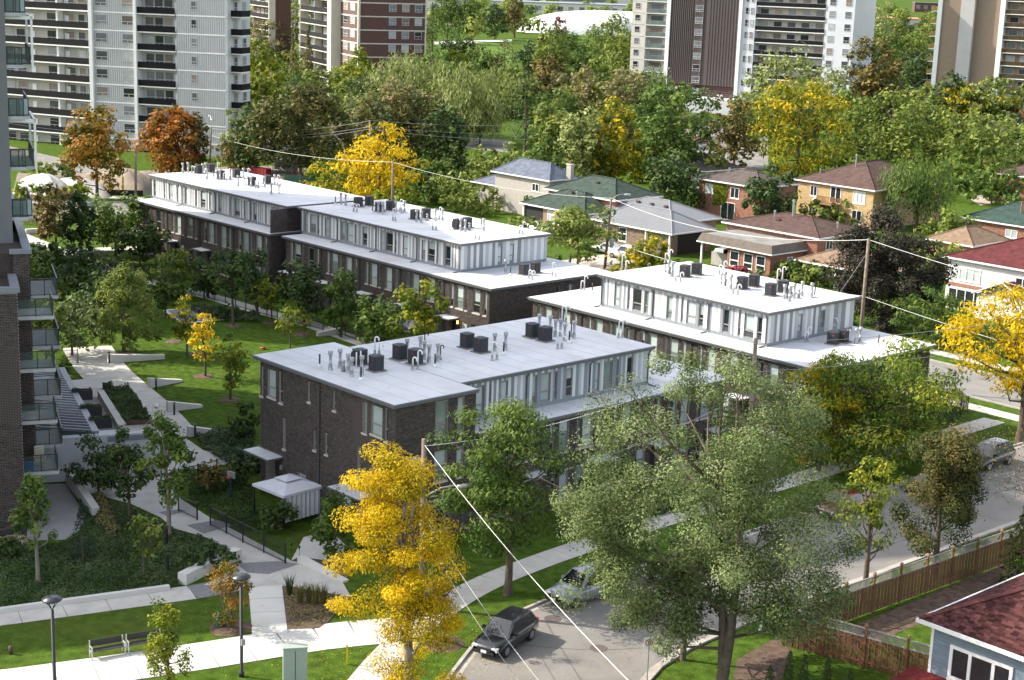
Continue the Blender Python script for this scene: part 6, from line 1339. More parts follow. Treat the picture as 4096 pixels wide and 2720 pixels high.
p=T(2,1,820,785); car('white sedan half hidden by the garden tree',(p.x-.5,p.y+1.5),R(200),WH,'sedan',.02)
p=T(2,1,90,575); car('white coupe seen over the middle row\'s roof',(p.x+1,p.y+2.2),R(8),WH,'sedan',.02)
p=T(2,1,1905,850); car('dark grey sport utility car backed under the carport',(p.x,p.y+1.8),R(90),GY,'suv',.02)
p=T(2,0,1745,1320); car('red car on the tower drive',(p.x,p.y),R(80),RD,'sedan',.02)
p=T(2,0,2010,1300); car('red and white car by the tower entrance',(p.x,p.y),R(20),RD,'sedan',.02)
p=T(2,0,1900,1180); car('silver van at the tower entrance',(p.x,p.y),R(20),SV,'suv',.02)
p=T(1,0,880,1030); car('silver car in the parking lot below the brick tower',(p.x,p.y),R(20),SV,'sedan',.02)
# ------------------------------------------------------------------ poles, wires, lamps
def pole(label,top,base=None,h=None,X=None,Y=None,r=.15,arm=0,arm_az=0,lean=None):
    if base is not None: b=O(*base); q=base[0]
    elif X is not None: t_=planeX(top[0]*.43371,top[1]*.43371,X); b=Vector((X,t_.y,0)); h=t_.z
    elif Y is not None: t_=planeY(top[0]*.43371,top[1]*.43371,Y); b=Vector((t_.x,Y,0)); h=t_.z
    else: b=O(*top,h); b.z=0
    if h is None:
        lo,hi=1,20
        for _ in range(40):
            m=(lo+hi)/2
            if px_at((b.x,b.y,m))[1]>top[1]*.43371: lo=m
            else: hi=m
        h=lo
    tt=O(top[0],top[1],h); dx=Vector((tt.x-b.x,tt.y-b.y,0)) if base is not None else Vector((0,0,0))
    if dx.length>1: dx=dx.normalized()*1
    t=thing('utility_pole',label,'utility pole',b,0,'wooden utility poles')
    MB().tube([(0,0,-.2),(dx.x*.5,dx.y*.5,h*.5),(dx.x,dx.y,h)],[r*1.2,r*1.05,r*.85],10).build('pole',M_wood,t,True)
    if arm:
        d=Vector((math.cos(arm_az),math.sin(arm_az),0)); c=Vector((dx.x,dx.y,h-.5)); ca=MB(); ca.tube([c-d*arm,c+d*arm],.07,4); a=ca.build('crossarm',M_galv,t)
        for k in (-.9,-.45,.45,.9): MB().lathe([(.05,0),(.07,.08),(.04,.2)],8).build('insulator',M_galv,a,loc=c+d*arm*k+Vector((0,0,.07)))
    t['top']=(b.x+dx.x,b.y+dx.y,h); return t
def top(t,dz=0): q=t['top']; return Vector((q[0],q[1],q[2]+dz))
M_wire=mat('wire_sheath',(.30,.30,.31),.6,.05,3); M_wirew=mat('bright_cable',(.62,.61,.60),.5,.05,3)
wn=[0]
def wire(label,a,b,sag=.8,r=.018,m=None):
    pts=[Vector(a).lerp(Vector(b),i/16)-Vector((0,0,sag*4*(i/16)*(1-i/16))) for i in range(17)]
    o=MB().tube(pts,r,5).build('overhead_wire',m or M_wire); tag(o,label,'wire','overhead wires'); return o
P1=pole('pole rising from the golden locust, carrying a street lamp',(978,1012),base=(972,1400))
P2=pole('pole standing before the sunlit row by the silvery tree',(1743,780),X=-61.7)
P3=pole('tall leaning pole in front of the bronze maple',(2003,550),Y=112.2)
P4=pole('pole with a grey transformer beside the white cars',(1410,455),base=(1394,622))
P5=pole('pole before the golden locust behind the rows',(906,372),Y=127.8)
P6=pole('pole behind the far row beside the orange maple',(487,292),base=(483,380))
P7=pole('dark pole between the maples on the left street',(313,336),base=(313,468),r=.17)
P8=pole('crossarm pole with street lamp above the brown roof',(2292,160),h=10.5,arm=1.3,arm_az=R(40)); P9=pole('crossarm pole before the grey green trees',(2138,180),h=10.5,arm=1.3,arm_az=R(40)); P10=pole('lower crossarm pole among the trees',(2055,206),h=10.5,arm=1.3,arm_az=R(40))
P11=pole('short stub pole by the bungalow drive',(1316,590),base=(1310,625),r=.17)
P12=pole('pole top showing above the golden locust',(853,278),h=11)
tr_=MB().lathe([(.05,-.5),(.27,-.48),(.29,-.4),(.29,.35),(.24,.42),(.08,.45),(.05,.6),(.0,.6)],12).build('transformer',mat('transformer_grey',(.42,.45,.47),.5,.06,3),P4,True); q=top(P4)-P4.location; tr_.location=q+Vector((.5,-.1,-5.2))
def arm_lamp(P,z,az,L=2.2,col=None):
    d=Vector((math.cos(az),math.sin(az),0)); q=top(P)-P.location; c=Vector((q.x*z/q.z,q.y*z/q.z,z))
    a=MB().tube([c,c+d*L*.5+Vector((0,0,.5)),c+d*L*.9+Vector((0,0,.6)),c+d*L+Vector((0,0,.55))],.04,6).build('lamp_arm',M_galv,P)
    hd=MB(); hd.lathe([(.02,-.45),(.1,-.4),(.14,-.1),(.13,.3),(.03,.42)],8); h_=hd.build('lamp_head',mat('lamp_head_grey',(.45,.45,.44),.5,.05,3),a,True,loc=c+d*(L+.35)+Vector((0,0,.53))); h_.rotation_euler=(0,R(90),az)
arm_lamp(P1,6.3,R(62),1.9); arm_lamp(P4,8.4,R(60),1.6); arm_lamp(P8,6.2,R(190),2.4); arm_lamp(P6,7.6,R(160),1.6)
e1p=O(1475,1600,7.2)
wire('bright thick cable running from the lamp pole down past the road',top(P1,-.3),O(1520,1640,7.0),.5,.018,M_wirew)
wire('cable from the lamp pole across the brick block to the silvery tree',top(P1,-.4),top(P2,-.3),1.2,.018,M_wirew)
wire('lower cable from the lamp pole towards the silvery tree',top(P1,-3.6),top(P2,-3.4),1.0,.02)
wire('thin slanting cable from the lamp pole over the verge',top(P1,-4.2),O(1300,1640,4.6),.4,.02)
wire('second thin slanting cable over the verge',top(P1,-5.2),O(1250,1640,3.6),.4,.016)
wire('cable from the sunlit row pole to the corner',top(P2,-.4),(-61.2,150,9.4),1.3,.018); wire('low cable from the sunlit row pole to the corner',top(P2,-2.2),(-61.2,150,7),1.2,.016)
wire('bright cable from the transformer pole to the pole before the golden locust',top(P4,-.1),top(P5,-.1),.9,.024,M_wirew); wire('bright cable from the golden locust pole to the far row pole',top(P5,-.1),top(P6,-1.5),1.0,.024,M_wirew)
wire('bright cable from the transformer pole to the leaning pole',top(P4,-.1),top(P3,-.1),1.6,.024,M_wirew); wire('bright cable from the leaning pole towards the right',top(P3,-.1),(-30,114,9.6),.9,.024,M_wirew)
wire('low cable from the transformer pole over the drive',top(P4,-5.2),top(P3,-5.0),.8,.024,M_wirew); wire('low cable leaving the leaning pole towards the right',top(P3,-5.0),(-30,114,5.2),.9,.024,M_wirew); wire('low cable leaving the transformer pole towards the left',top(P4,-5.4),top(P5,-5),.9,.02)
for k,z in enumerate((0,-.9,-1.3)): wire(('upper','middle','lower')[k]+' wire crossing before the willows',top(P12,z),O(1640,232+k*22,9),2.5,.03); wire(('upper','middle','lower')[k]+' wire crossing before the white tower',top(P12,z),top(P6,-.3+z*.8),1.0,.028); wire(('upper','middle','lower')[k]+' wire running left before the maples',top(P6,-.3+z*.8),O(-40,250+k*24,9.5),1.2,.028)
for k,s in enumerate((-.9,-.45,.45,.9)):
    d=Vector((math.cos(R(40)),math.sin(R(40)),0))*1.3*s
    wire('line wire between the two right hand crossarm poles',top(P8,-.3)+d,top(P9,-.3)+d,1.6,.03); wire('line wire between the two left hand crossarm poles',top(P9,-.3)+d,top(P10,-.3)+d,1.2,.03); wire('line wire leaving the last crossarm pole towards the dark tower',top(P10,-.3)+d,O(1610,205+k*6,11),1.5,.03)
wire('guy wire of the leaning pole',top(P3,-1.2),(P3.location.x-3.5,P3.location.y-1.5,5.0),.05,.02)
def plaza_lamp(label,base,h):
    t=thing('lamp_post',label,'lamp post',base,0,'plaza lamp posts')
    MB().lathe([(.13,0),(.13,.25),(.085,.28),(.075,h-.55),(.0,h-.54)],12).build('post',M_black,t,True)
    for a in range(4):
        d=Vector((math.cos(a*R(90)+.4),math.sin(a*R(90)+.4),0)); MB().tube([Vector((0,0,h-.56)),d*.2+Vector((0,0,h-.25)),d*.38+Vector((0,0,h-.08))],.022,5).build('bracket',M_black,t)
    MB().lathe([(.0,h-.10),(.40,h-.09),(.46,h-.04),(.44,h+.02),(.30,h+.06),(.28,h+.09),(.0,h+.10)],20).build('lamp_disc',mat('lamp_disc_metal',(.05,.055,.06),.35,.1,3,metal=.4),t,True)
    return t
plaza_lamp('disc topped lamp post on the lawn before the low planting bed',O(128,1632),5.4); L2=plaza_lamp('disc topped lamp post by the white branch path',O(557,1560),5.2)
MB().box(.08,.2,-.1,.1,1.7,2.0).build('control_box',M_galv,L2)
# ------------------------------------------------------------------ benches, bollards, boxes
def bench(label,a,b):
    A,B=O(*a),O(*b); d=(B-A); L=d.length; t=thing('park_bench',label,'bench',A,math.atan2(d.y,d.x),'benches by the plaza path')
    S_=mat('dark_bench_slat',(.045,.04,.042),.6,.15,3)
    for i in range(4): MB().box(.04,L-.04,.03+i*.11,.125+i*.11,.43,.47).build('seat_slat',S_,t)
    for i in range(3): MB().box(.04,L-.04,.48+i*.012,.51+i*.012,.56+i*.11,.655+i*.11).build('back_slat',S_,t)
    for x in (0,L-.05):
        f=MB(); f.box(x,x+.05,.0,.05,0,.43); f.box(x,x+.05,.44,.5,0,.9); f.box(x,x+.05,.0,.5,.38,.43); f.box(x,x+.05,-.02,.48,.62,.66); f.box(x,x+.05,.0,.05,.43,.62); f.build('side_frame',mat('silver_bench_frame',(.50,.50,.49),.4,.06,3,metal=.4),t)
    return t
bench('slatted bench whose end stands clear beside the white path',(212,1524),(290,1510)); bench('slatted bench half hidden by the young maple',(296,1509),(376,1496))
def bollard(label,b,h=.95): 
    t=thing('bollard_light',label,'bollard',b,0,'black bollard lights'); MB().lathe([(.075,0),(.075,h-.16),(.04,h-.15),(.04,h-.06),(.0,h-.06)],10).build('post',M_black,t); MB().lathe([(.05,h-.06),(.14,h-.05),(.13,h),(.0,h+.02)],10).build('cap',M_black,t)
for q,l in (((252,838),'beside the long wedge wall'),((360,900),'beside the middle wedge wall'),((402,957),'beside the lower wedge wall'),((450,1008),'beside the lowest wedge wall'),((120,580),'where the paths fork'),((242,618),'by the far row\'s first fence panel'),((307,640),'by the far row\'s gate'),((369,656),'before the far row\'s middle'),((158,690),'by the low concrete bench'),((140,666),'below the low concrete bench'),((387,1320),'in the groundcover bed'),((385,1255),'at the edge of the concourse'),((590,712),'at the lawn corner')): bollard('black bollard light '+l,O(*q),1.15 if q[1]>1200 else 1.0)
bo=MB().lathe([(.1,0),(.1,.42),(.0,.43)],10).build('bollard',mat('brown_bollard',(.07,.05,.04),.6,.1,3),None,True,loc=O(25,1508)); tag(bo,'short brown bollard on the lawn by the plaza path','bollard')
def wedge(label,a,b,h0,h1,w=.45,m=None):
    A,B=O(*a),O(*b); d=(B-A); L=d.length; o=MB(); y=w
    o.v=[(0,0,0),(L,0,0),(L,y,0),(0,y,0),(0,0,h0),(L,0,h1),(L,y,h1),(0,y,h0)]
    for q in ((3,2,1,0),(4,5,6,7),(0,1,5,4),(1,2,6,5),(2,3,7,6),(3,0,4,7)): o.f.append(q); o.m.append(0)
    ob=o.build('wedge_wall',m or M_white_conc,None,loc=A,rotz=math.atan2(d.y,d.x)); tag(ob,label,'concrete wall','concrete wedge walls'); return ob
wedge('longest concrete wedge wall beside the sunlit path',(250,838),(380,828),.75,.35); wedge('concrete wedge wall half in sun at the lawn edge',(347,895),(422,880),.8,.15); wedge('concrete wedge wall in shade with a bollard before it',(388,950),(467,940),.8,.2); wedge('lowest concrete wedge wall by the dark planting',(435,1008),(505,1000),.8,.25)
wedge('concrete wedge wall on the lawn before the middle row',(733,776),(785,772),.35,.65); wedge('low concrete bench wall by the upper lawn',(128,618),(160,614),.5,.4); wedge('second low concrete bench wall by the upper lawn',(132,650),(160,648),.5,.4); wedge('pale concrete wall beside the street lawn',(60,540),(120,534),.6,.5); wedge('low concrete wall edging the concourse bed',(430,1350),(485,1322),.65,.65,.6); wedge('angled concrete wall at the yew bed',(485,1322),(557,1290),.65,.65,.6); wedge('long low kerb wall of the groundcover bed',(0,1416),(392,1362),.28,.28,.3)
wedge('tapered concrete seat wall by the mulch bed',(685,1298),(790,1345),.4,.12,.45)
rmp=[T(0,2,610,1320),T(0,2,830,1568)]; wedge('concrete garage ramp wall below the white wall',(152,1118),(212,1190),1.1,.5,.5)
wedge('brick faced planter wall at the condominium foot',(0,1262),(60,1248),1.0,1.0,.4,M_condobrick)
ut=[((680,1580),1.15,.5,2.0,'tall pale green utility cabinet by the golden locust',(.30,.36,.31),'utility cabinet'),((972,1395),.9,.5,1.3,'grey meter cabinet behind the golden locust',(.42,.42,.42),'utility cabinet'),((1762,1456),.45,.45,.9,'small pale green utility pedestal on the right verge',(.33,.44,.37),'utility box')]
for q,w,d,hh,l,c,ct in ut:
    t=thing('utility_cabinet',l,ct,O(*q),R(60)); m_=mat('cab_'+l[:8],c,.5,.05,2); MB().box(-w/2,w/2,-d/2,d/2,.05,hh).build('cabinet',m_,t); MB().box(-w/2-.04,w/2+.04,-d/2-.04,d/2+.04,hh,hh+.07).build('lid',m_,t); MB().box(-w/2-.03,w/2+.03,-d/2-.03,d/2+.03,0,.05).build('plinth',M_concrete,t)
    for x in (-.02,.0): MB().box(x,x+.012,-d/2-.008,-d/2,.15,hh-.1).build('door_joint',M_black,t)
def markpost(l,q,h,c,w=.1,cat='marker post'): o=MB().box(-w/2,w/2,-.03,.03,0,h).box(-w/2-.01,w/2+.01,-.035,.035,h,h+.05).build('marker_post',mat('mk'+l[:10],c,.6,.05,2),None,loc=O(*q),rotz=R(50)); tag(o,l,cat)
markpost('yellow utility marker post beside the golden locust',(800,1532),1.0,(.62,.50,.01)); markpost('tall yellow marker post by the tarped mounds',(284,448),2.6,(.62,.42,.01),.25); markpost('blue and white marker post by the left street',(186,468),1.9,(.10,.28,.50),.2); markpost('second blue marker post by the left street',(212,480),1.0,(.10,.28,.50),.2)
# no parking sign
t=thing('road_sign','no parking sign on a steel post at the kerb','sign',O(1490,1600)); MB().tube([(0,0,0),(0,0,3.0)],.035,6).build('post',M_galv,t)
fd=math.atan2(-O(1490,1600).y,-O(1490,1600).x)
sg=MB().box(-.01,.01,-.25,.25,2.35,2.95).build('panel',M_white,t,rotz=fd+R(8))
rr_=MB()
for k in range(24):
    a0,a1=2*math.pi*k/24,2*math.pi*(k+1)/24
    rr_.poly([(.013,.19*math.sin(a0),2.68+.19*math.cos(a0)),(.013,.19*math.sin(a1),2.68+.19*math.cos(a1)),(.013,.145*math.sin(a1),2.68+.145*math.cos(a1)),(.013,.145*math.sin(a0),2.68+.145*math.cos(a0))])
rr_.poly([(.0135,-.14,2.80),(.0135,-.11,2.83),(.0135,.14,2.56),(.0135,.11,2.53)]); rr_.build('no_parking_ring',mat('sign_red',(.55,.02,.03),.5,.03,3),sg)
lp=MB(); lp.box(.0115,.0125,-.06,-.03,2.58,2.78); lp.box(.0115,.0125,-.03,.05,2.76,2.785); lp.box(.0115,.0125,.03,.055,2.69,2.76); lp.box(.0115,.0125,-.03,.05,2.67,2.695); lp.build('letter_p',M_black,sg)
t=thing('road_sign','bare steel sign post on the verge by the linden','sign',O(2193,1288)); MB().tube([(0,0,0),(0,0,3.4)],.035,6).build('post',M_galv,t); MB().box(-.01,.01,-.2,.2,3.0,3.5).build('panel',M_white,t,rotz=R(100))
# ------------------------------------------------------------------ fences
def picket(label,pts,h=1.1,group='black picket fences'):
    pts=[O(*p) for p in pts]; t=thing('picket_fence',label,'fence',pts[0],0,group)
    for a,b in zip(pts,pts[1:]):
        d=b-a; L=d.length; n=max(1,round(L/1.9)); th=math.atan2(d.y,d.x)
        for i in range(n+1 if (b-pts[-1]).length<.01 else n):
            c=a.lerp(b,i/n)-pts[0]; MB().box(-.035,.035,-.035,.035,0,h+.08).build('post',M_black,t,loc=c,rotz=th)
        for z in (.12,h-.05): MB().box(0,L,-.018,.018,z,z+.035).build('rail',M_black,t,loc=a-pts[0],rotz=th)
        pk=MB()
        for i in range(int(L/.12)): pk.box(.06+i*.12,.078+i*.12,-.009,.009,.06,h)
        pk.build('pickets',M_black,t,loc=a-pts[0],rotz=th,kind='stuff')
    return t
picket('black picket fence around the gazebo garden',[(485,1212),(560,1252),(658,1300)],1.25); picket('short black picket run where the gazebo garden opens',[(412,1180),(455,1200)],1.1); picket('black picket fence along the concourse garden',[(412,1118),(500,1096),(560,1078)],1.1); picket('black picket fence before the middle row gardens',[(770,765),(850,796),(960,826)],1.1); picket('black picket fence panel by the wedge wall',[(655,738),(745,762)],1.1); picket('black picket fence along the far row gardens',[(205,588),(300,630),(400,668),(520,700),(640,735)],1.1); picket('black picket fence at the patio corner',[(125,838),(180,838)],1.2); picket('black picket fence around the corner garden of the sunlit row',[(2045,1020),(2180,985),(2230,950),(2200,925),(2140,915)],1.3); picket('black picket fence along the street side gardens',[(1290,1240),(1480,1180),(1760,1090)],1.1)
# board fence with lattice
def boardfence(label,A,B,step=2.45,h=1.65,face=1,skip=()):
    A,B=Vector((*A,0)),Vector((*B,0)); d=B-A; L=d.length; th=math.atan2(d.y,d.x); t=thing('wooden_fence',label,'fence',A,th,'wooden board fences'); n=round(L/step); s=L/n
    bdm=MB().box(0,.13,-.012,.012,.05,h).mesh('board',M_fence)
    for i in range(n+1):
        p=MB().box(i*s-.055,i*s+.055,-.055,.055,0,h+.62).build('post',M_fence,t); MB().box(i*s-.085,i*s+.085,-.085,.085,h+.62,h+.67).box(i*s-.06,i*s+.06,-.06,.06,h+.67,h+.75).build('post_cap',mat('copper_cap',(.30,.17,.10),.5,.3,3),p)
        if i==n: break
        x0=i*s+.055; nb=int((s-.11)/.155)
        for k in range(nb): put('board',bdm,t,(x0+k*(s-.11)/nb+.01,(.014 if k%2 else -.014),0))
        for z in (.3,h-.25,h,h+.45): MB().box(x0,i*s+s-.055,-.03,.03,z,z+.07).build('rail',M_fence if z<h else M_lattice,t)
        lt=MB()
        for k in range(int((s+.4)/.11)):
            xa=x0-.35+k*.11
            for sg_ in (1,-1):
                a,b=(xa,h+.07),(xa+.38,h+.45)
                if sg_<0: a,b=(xa+.38,h+.07),(xa,h+.45)
                lo,hi=x0,i*s+s-.055
                if min(a[0],b[0])<lo or max(a[0],b[0])>hi: continue
                lt.tube([(a[0],sg_*.008,a[1]),(b[0],sg_*.008,b[1])],.014,4,cap=False)
        lt.build('lattice',M_lattice,t,kind='stuff')
    return t
boardfence('cedar board fence with lattice top along the street verge',(-47.4,63.6),(-46.4,88))
boardfence('cedar board fence with lattice top turning behind the columnar cedars',(-47.4,63.5),(-36.5,66.0))
t=thing('wooden_fence','weathered grey board fence below the tan carport','fence',T(3,1,35,950),0,'wooden board fences')
d=T(3,1,560,985)-T(3,1,35,950); th=math.atan2(d.y,d.x); bdm=MB().box(0,.13,-.012,.012,0,1.7).mesh('board',M_lattice)
for i in range(int(d.length/.15)): put('board',bdm,t,(math.cos(th)*i*.15,math.sin(th)*i*.15,0),th)
# ------------------------------------------------------------------ gazebo and garden things
c=O(664,1192); gz=thing('gazebo','white fabric gazebo with vented top and side curtain beside the brick wall','gazebo',c,R(4)); M_fab=mat('white_canvas',(.62,.62,.66),.8,.05,2); w=1.5
cn=MB()
for i in range(4):
    a=[(-w,-w),(w,-w),(w,w),(-w,w)]; p,q=a[i],a[(i+1)%4]; k=.3
    cn.poly([(p[0]*1.06,p[1]*1.06,2.15),(q[0]*1.06,q[1]*1.06,2.15),(q[0]*k,q[1]*k,2.55),(p[0]*k,p[1]*k,2.55)]); cn.poly([(p[0]*1.06,p[1]*1.06,1.98),(q[0]*1.06,q[1]*1.06,1.98),(q[0]*1.06,q[1]*1.06,2.15),(p[0]*1.06,p[1]*1.06,2.15)])
cn.build('canopy',M_fab,gz); vt=MB(); k=.42
for i in range(4):
    a=[(-w,-w),(w,-w),(w,w),(-w,w)]; p,q=a[i],a[(i+1)%4]; vt.poly([(p[0]*k,p[1]*k,2.60),(q[0]*k,q[1]*k,2.60),(0,0,2.78)])
vt.build('vent_cap',M_fab,gz); MB().box(-w*.36,w*.36,-w*.36,w*.36,2.54,2.59).build('vent_band',M_black,gz)
for x in (-w,w):
    for y in (-w,w): MB().box(x-.04,x+.04,y-.04,y+.04,0,2.1).build('leg',M_black,gz)
cu=MB(); n=26
for i in range(n): 
    x0_,x1_=-w+.1+(2*w-.2)*i/n,-w+.1+(2*w-.2)*(i+1)/n; y0_,y1_=-w+.05*math.sin(i*1.9),-w+.05*math.sin((i+1)*1.9); cu.poly([(w*1.0+.05*math.sin(i*1.9),x0_,.35),(w+.05*math.sin((i+1)*1.9),x1_,.35),(w+.05*math.sin((i+1)*1.9),x1_,2.0),(w+.05*math.sin(i*1.9),x0_,2.0)])
cu.build('side_curtain',M_fab,gz)
c=O(945,800); um=thing('sunshade','lilac fabric sunshade in the middle row garden','parasol',c); MB().tube([(0,0,0),(0,0,2.5)],.03,6).build('pole',M_galv,um)
cm=MB(); [cm.poly([(0,0,2.6),(1.7*math.cos(R(60*i)),1.7*math.sin(R(60*i)),2.1),(1.7*math.cos(R(60*i+60)),1.7*math.sin(R(60*i+60)),2.1)]) for i in range(6)]; cm.build('canopy',mat('lilac_canvas',(.34,.29,.45),.8,.05,2),um); [MB().tube([(0,0,2.58),(1.7*math.cos(R(60*i)),1.7*math.sin(R(60*i)),2.08)],.012,4).build('rib',M_galv,um) for i in range(6)]
c=O(533,1150); hp=thing('basketball_hoop','toy basketball hoop with red rim in the fenced garden','basketball hoop',c,R(20)); MB().tube([(0,0,0),(0,0,1.5)],.06,8).build('post',mat('navy_post',(.02,.03,.09),.5,.1,3),hp); bbm=MB(); bbm.prism([(-.32,0),(.32,0),(.32,.04),(-.32,.04)],1.4,1.85); bbm.build('backboard',M_galv,hp)
ri=MB(); [ri.tube([(.2*math.cos(R(30*i)),-.22+.2*math.sin(R(30*i)),1.5),(.2*math.cos(R(30*i+30)),-.22+.2*math.sin(R(30*i+30)),1.5)],.02,5) for i in range(12)]; ri.build('rim',mat('hoop_red',(.6,.05,.04),.5,.05,3),hp)
def cone(l,q,tilt=0,h=.5):
    t=thing('traffic_cone',l,'traffic cone',O(*q)+Vector((0,0,.14 if tilt else 0)),R(-40)); t.rotation_euler=(0,R(tilt),R(-120)); m=mat('cone_orange',(.62,.07,.02),.5,.05,3); MB().lathe([(.14,.03),(.03,h),(.0,h)],10).build('body',m,t,True); MB().box(-.18,.18,-.18,.18,0,.03).build('base',M_rubber if tilt else m,t)
cone('orange cone lying on the courtyard lawn',(612,806),88); cone('tall orange cone in the yard behind the far row',(681,404),0,1.3)
wb=thing('watering_bag','green watering bag tied to the autumn shrub tree','watering bag',O(506,1447)); MB().lathe([(.28,0),(.30,.1),(.22,.5),(.10,.8),(.05,.85)],10).build('bag',mat('green_bag',(.015,.07,.035),.5,.2,4),wb,True); MB().tube([(0,0,.8),(.05,0,1.0)],.02,5).build('tie',M_black,wb)
wb=thing('watering_bag','green watering bag round the staked sapling','watering bag',O(1020,1482)); MB().lathe([(.17,.1),(.18,.2),(.13,.6),(.07,.7)],10).build('bag',MATS['green_bag'],wb,True); [MB().tube([(x,y,0),(x,y,1.2)],.03,5).build('stake',M_wood,wb) for x,y in ((-.3,-.3),(.25,.45))]
pad=[(375,716),(455,708),(530,738),(420,748)]; a=sheet('play_pad',[O(*p) for p in pad],M_white_conc,.06); pi=[(386,717),(453,711),(517,737),(422,745)]; sheet('pad_surface',[O(*p) for p in pi],mat('blue_grey_rubber',(.16,.18,.23),.8,.1,3),.066,a)
# building yard behind the far row
rg=np.random.RandomState(3)
def mound(name,label,cat,q,rx,ry,h,m,seed,kind=None):
    n,k=26,12; r=np.random.RandomState(seed); mb=MB(); ph=r.uniform(0,6,6)
    for j in range(k+1):
        f=j/k
        for i in range(n):
            a=2*math.pi*i/n; w=1+.16*math.sin(3*a+ph[0])+.1*math.sin(5*a+ph[1])+.05*math.sin(11*a+ph[2]); z=h*math.cos(f*math.pi/2)**.8*(1+.15*math.sin(4*a+ph[3]+f*5)*f)
            mb.v.append((rx*f*w*math.cos(a)+.001,ry*f*w*math.sin(a),z if f<1 else -.02))
    for j in range(k):
        for i in range(n): mb.f.append((j*n+(i+1)%n,j*n+i,(j+1)*n+i,(j+1)*n+(i+1)%n)); mb.m.append(0)
    o=mb.build(name,m,None,True,loc=O(*q)); tag(o,label,cat); return o
M_tarp=mat('white_tarp',(.36,.35,.335),.7,.2,.8,1.0,bscale=1.5)
mound('tarp_mound','white tarpaulin covered mound by the street','tarp pile',(105,436),6.5,3.0,2.3,M_tarp,1); mound('tarp_mound','second white tarpaulin covered mound behind the maple','tarp pile',(188,441),7.5,3.0,2.0,M_tarp,2); mound('soil_heap','heap of bare brown soil behind the far row','soil heap',(290,432),8,4,2.9,M_soil,3); mound('soil_heap','low soil heap by the orange maple','soil heap',(345,425),7,4,2.0,M_soil,4); mound('soil_heap','grey gravel heap beside the tarps','soil heap',(250,420),6,3.5,2.0,M_soil,5)
sheet('dirt_yard',OP([(30,445),(330,450),(520,420),(720,430),(730,380),(520,385),(300,395),(40,400)]),M_soil,.01)
dk=thing('dumpster','open red steel dumpster behind the far row','dumpster',O(600,404),R(15)); dk.scale=(.6,.6,.65); rm_=mat('dumpster_red',(.26,.02,.03),.6,.15,2)
for q in ((-3,3,-1.1,-1.0),(-3,3,1.0,1.1),(-3,-2.9,-1.0,1.0),(2.9,3,-1.0,1.0)): MB().box(*q,.2,1.9).build('side_panel',rm_,dk)
MB().box(-2.9,2.9,-1,1,.2,.3).build('floor_panel',rm_,dk); [MB().box(x,x+.12,-1.16,-1.1,.2,1.85).build('rib',rm_,dk) for x in (-2,-1,0,1,2)]
tk=thing('scaffold_rack','steel rack with stacked panels by the dumpster','rack',O(660,396),R(12)); [MB().box(x,x+.1,-1,-.9,0,2.6).box(x,x+.1,.9,1,0,2.6).box(x,x+.1,-1,1,2.5,2.6).build('frame',M_galv,tk) for x in (-2.2,-.8,.7,2.1)]; [MB().box(-2.2,2.2,-.6+i*.25,-.5+i*.25,.3,2.2).build('panel',mat('grey_panel_stack',(.30,.31,.33),.6,.2,1),tk) for i in range(5)]
gf=thing('mesh_fence','green mesh construction fence behind the far row','fence',O(655,425)); d=O(740,428)-O(655,425); th=math.atan2(d.y,d.x); [MB().tube([(math.cos(th)*k*2.5,math.sin(th)*k*2.5,0),(math.cos(th)*k*2.5,math.sin(th)*k*2.5,1.6)],.03,5).build('post',M_galv,gf) for k in range(int(d.length/2.5)+1)]; MB().box(0,d.length,-.01,.01,.1,1.5).build('mesh',mat('green_mesh',(.06,.13,.09),.8,.1,2),gf,rotz=th)
sf=thing('silt_fence','black silt fence along the street lawn','fence',O(150,446)); d=O(330,452)-O(150,446); th=math.atan2(d.y,d.x); MB().box(0,d.length,-.01,.01,0,.8).build('fabric',M_rubber,sf,rotz=th); [MB().box(math.cos(th)*k*2.5-.02,math.cos(th)*k*2.5+.02,math.sin(th)*k*2.5-.02,math.sin(th)*k*2.5+.02,0,1).build('stake',M_wood,sf) for k in range(int(d.length/2.5))]
# garden furniture glimpsed by the rows
ft=thing('barbecue_grill','covered grey barbecue before the street side windows','grill',O(1395,1150)); MB().lathe([(.0,.0),(.35,0),(.45,.6),(.42,.9),(.25,1.1),(.0,1.15)],10).build('cover',mat('grey_cover',(.22,.23,.24),.7,.1,3),ft,True)
for q,l in (((735,1235),'dark patio chair on the paved corner by the gazebo'),((760,1225),'dark patio chair beside the corner bush')):
    t=thing('patio_chair',l,'chair',O(*q),R(30)); MB().box(-.25,.25,-.25,.25,.4,.44).build('seat',M_black,t); MB().box(-.25,.25,.22,.26,.44,.95).build('backrest',M_black,t); [MB().box(x-.02,x+.02,y-.02,y+.02,0,.4).build('leg',M_black,t) for x in (-.23,.23) for y in (-.23,.23)]
sheet('corner_patio',[O(p[0],p[1]) for p in ((672,1292),(700,1240),(760,1225),(800,1260),(770,1310))],M_white_conc,.042)
for q,l in (((672,1275),'small solar garden light at the fence end'),((690,1283),'small solar garden light on the patio edge')): t=thing('garden_light',l,'garden light',O(*q)); MB().tube([(0,0,0),(0,0,.5)],.015,5).build('stem',M_black,t); MB().lathe([(.03,.45),(.09,.62),(.1,.63),(.0,.68)],8).build('lamp',M_black,t)
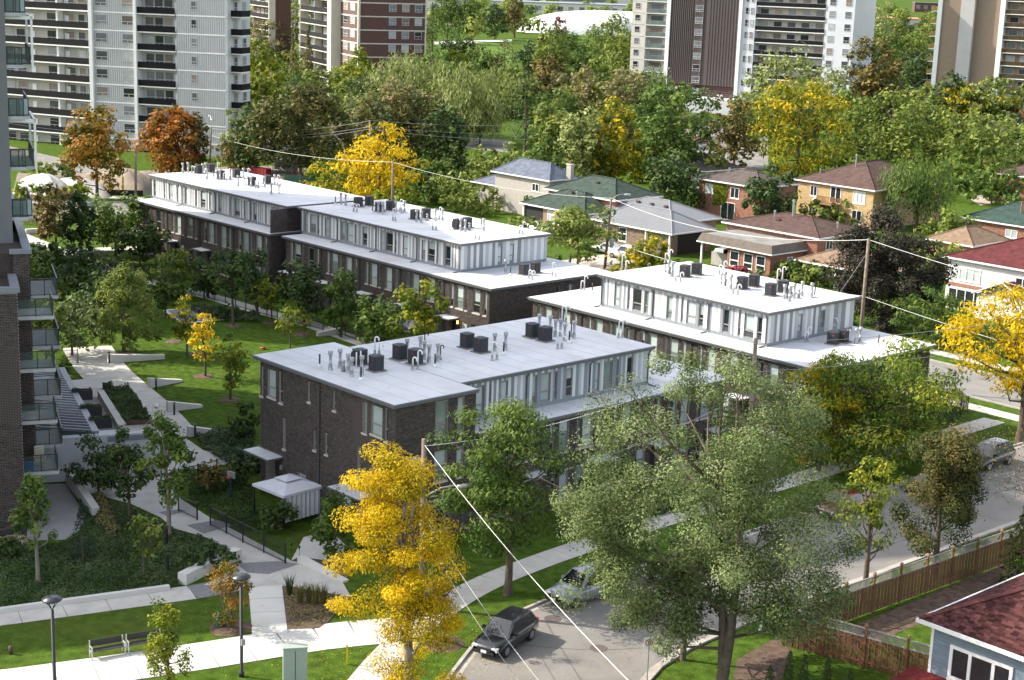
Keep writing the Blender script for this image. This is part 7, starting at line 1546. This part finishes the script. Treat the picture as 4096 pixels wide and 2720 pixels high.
# people on the playing field
def person(label,pos,rot,sh,seed=0):
    t=thing('person',label,'person',pos,rot,'players on the field')
    J=[(0,0,.95),(0,0,1.2),(0,0,1.45),(0,0,1.55),(0,0,1.72),(.18,0,1.42),(.27,.1,1.17),(.24,.25,1.0),(-.18,0,1.42),(-.28,-.08,1.17),(-.25,.05,.95),(.1,0,.9),(.13,.12,.5),(.13,-.02,.06),(.13,.14,.03),(-.1,0,.9),(-.12,-.05,.5),(-.12,-.22,.08),(-.12,-.06,.03)]
    E_=[(0,1),(1,2),(2,3),(3,4),(2,5),(5,6),(6,7),(2,8),(8,9),(9,10),(0,11),(11,12),(12,13),(13,14),(0,15),(15,16),(16,17),(17,18)]
    rd=[.14,.13,.15,.055,.105,.06,.045,.035,.06,.045,.035,.09,.06,.04,.04,.09,.06,.04,.04]
    me=bpy.data.meshes.new('body'); me.from_pydata(J,E_,[]); o=put('body',me,None); sk=o.modifiers.new('s','SKIN')
    for i,v in enumerate(me.skin_vertices[0].data): v.radius=(rd[i],rd[i]); v.use_root=(i==0)
    o.modifiers.new('d','SUBSURF').levels=1; bpy.context.view_layer.update()
    m2=bpy.data.meshes.new_from_object(o.evaluated_get(bpy.context.evaluated_depsgraph_get())); bpy.data.objects.remove(o)
    for m in (mat('skin_tone',(.35,.20,.14),.6,.05,3),mat('shirt_'+sh[0],sh[1],.8,.1,3),mat('dark_shorts',(.03,.03,.05),.8,.1,3)): m2.materials.append(m)
    for p in m2.polygons: z=p.center.z; p.material_index=1 if .97<z<1.47 else (2 if .55<z<=.97 else 0)
    put('body',m2,t); MB().lathe([(.0,.1),(.09,.07),(.11,0),(.1,-.03)],8,(0,-.01,1.76)).build('hair',M_rubber,t,True)
person('player in a blue shirt on the playing field',T(1,0,2110,492),R(40),('blue',(.03,.08,.45))); person('player in dark clothes at the field edge',T(1,0,2140,432),R(10),('dark',(.03,.03,.04))); person('player in green beside the dark clothed one',T(1,0,2160,432),R(200),('green',(.04,.12,.05)))
# lit lamp under the entrance canopy of the middle row
q=planeY(256+1860*.10843,170+1408*.10843,92.3); wl2=thing('wall_lamp','glowing wall lantern beside the middle row\'s end entrance','lamp',(q.x,92.34,q.z-.1)); MB().box(-.08,.08,-.14,0,.3,.36).box(-.06,.06,-.1,.0,-.02,.0).build('lantern_cap',M_black,wl2)
gm=bpy.data.materials.new('lantern_glow'); gm.use_nodes=True; bs=gm.node_tree.nodes['Principled BSDF']; bs.inputs['Emission Color'].default_value=(1,.45,.08,1); bs.inputs['Emission Strength'].default_value=3; MB().box(-.06,.06,-.12,-.01,0,.3).build('lantern_glass',gm,wl2)
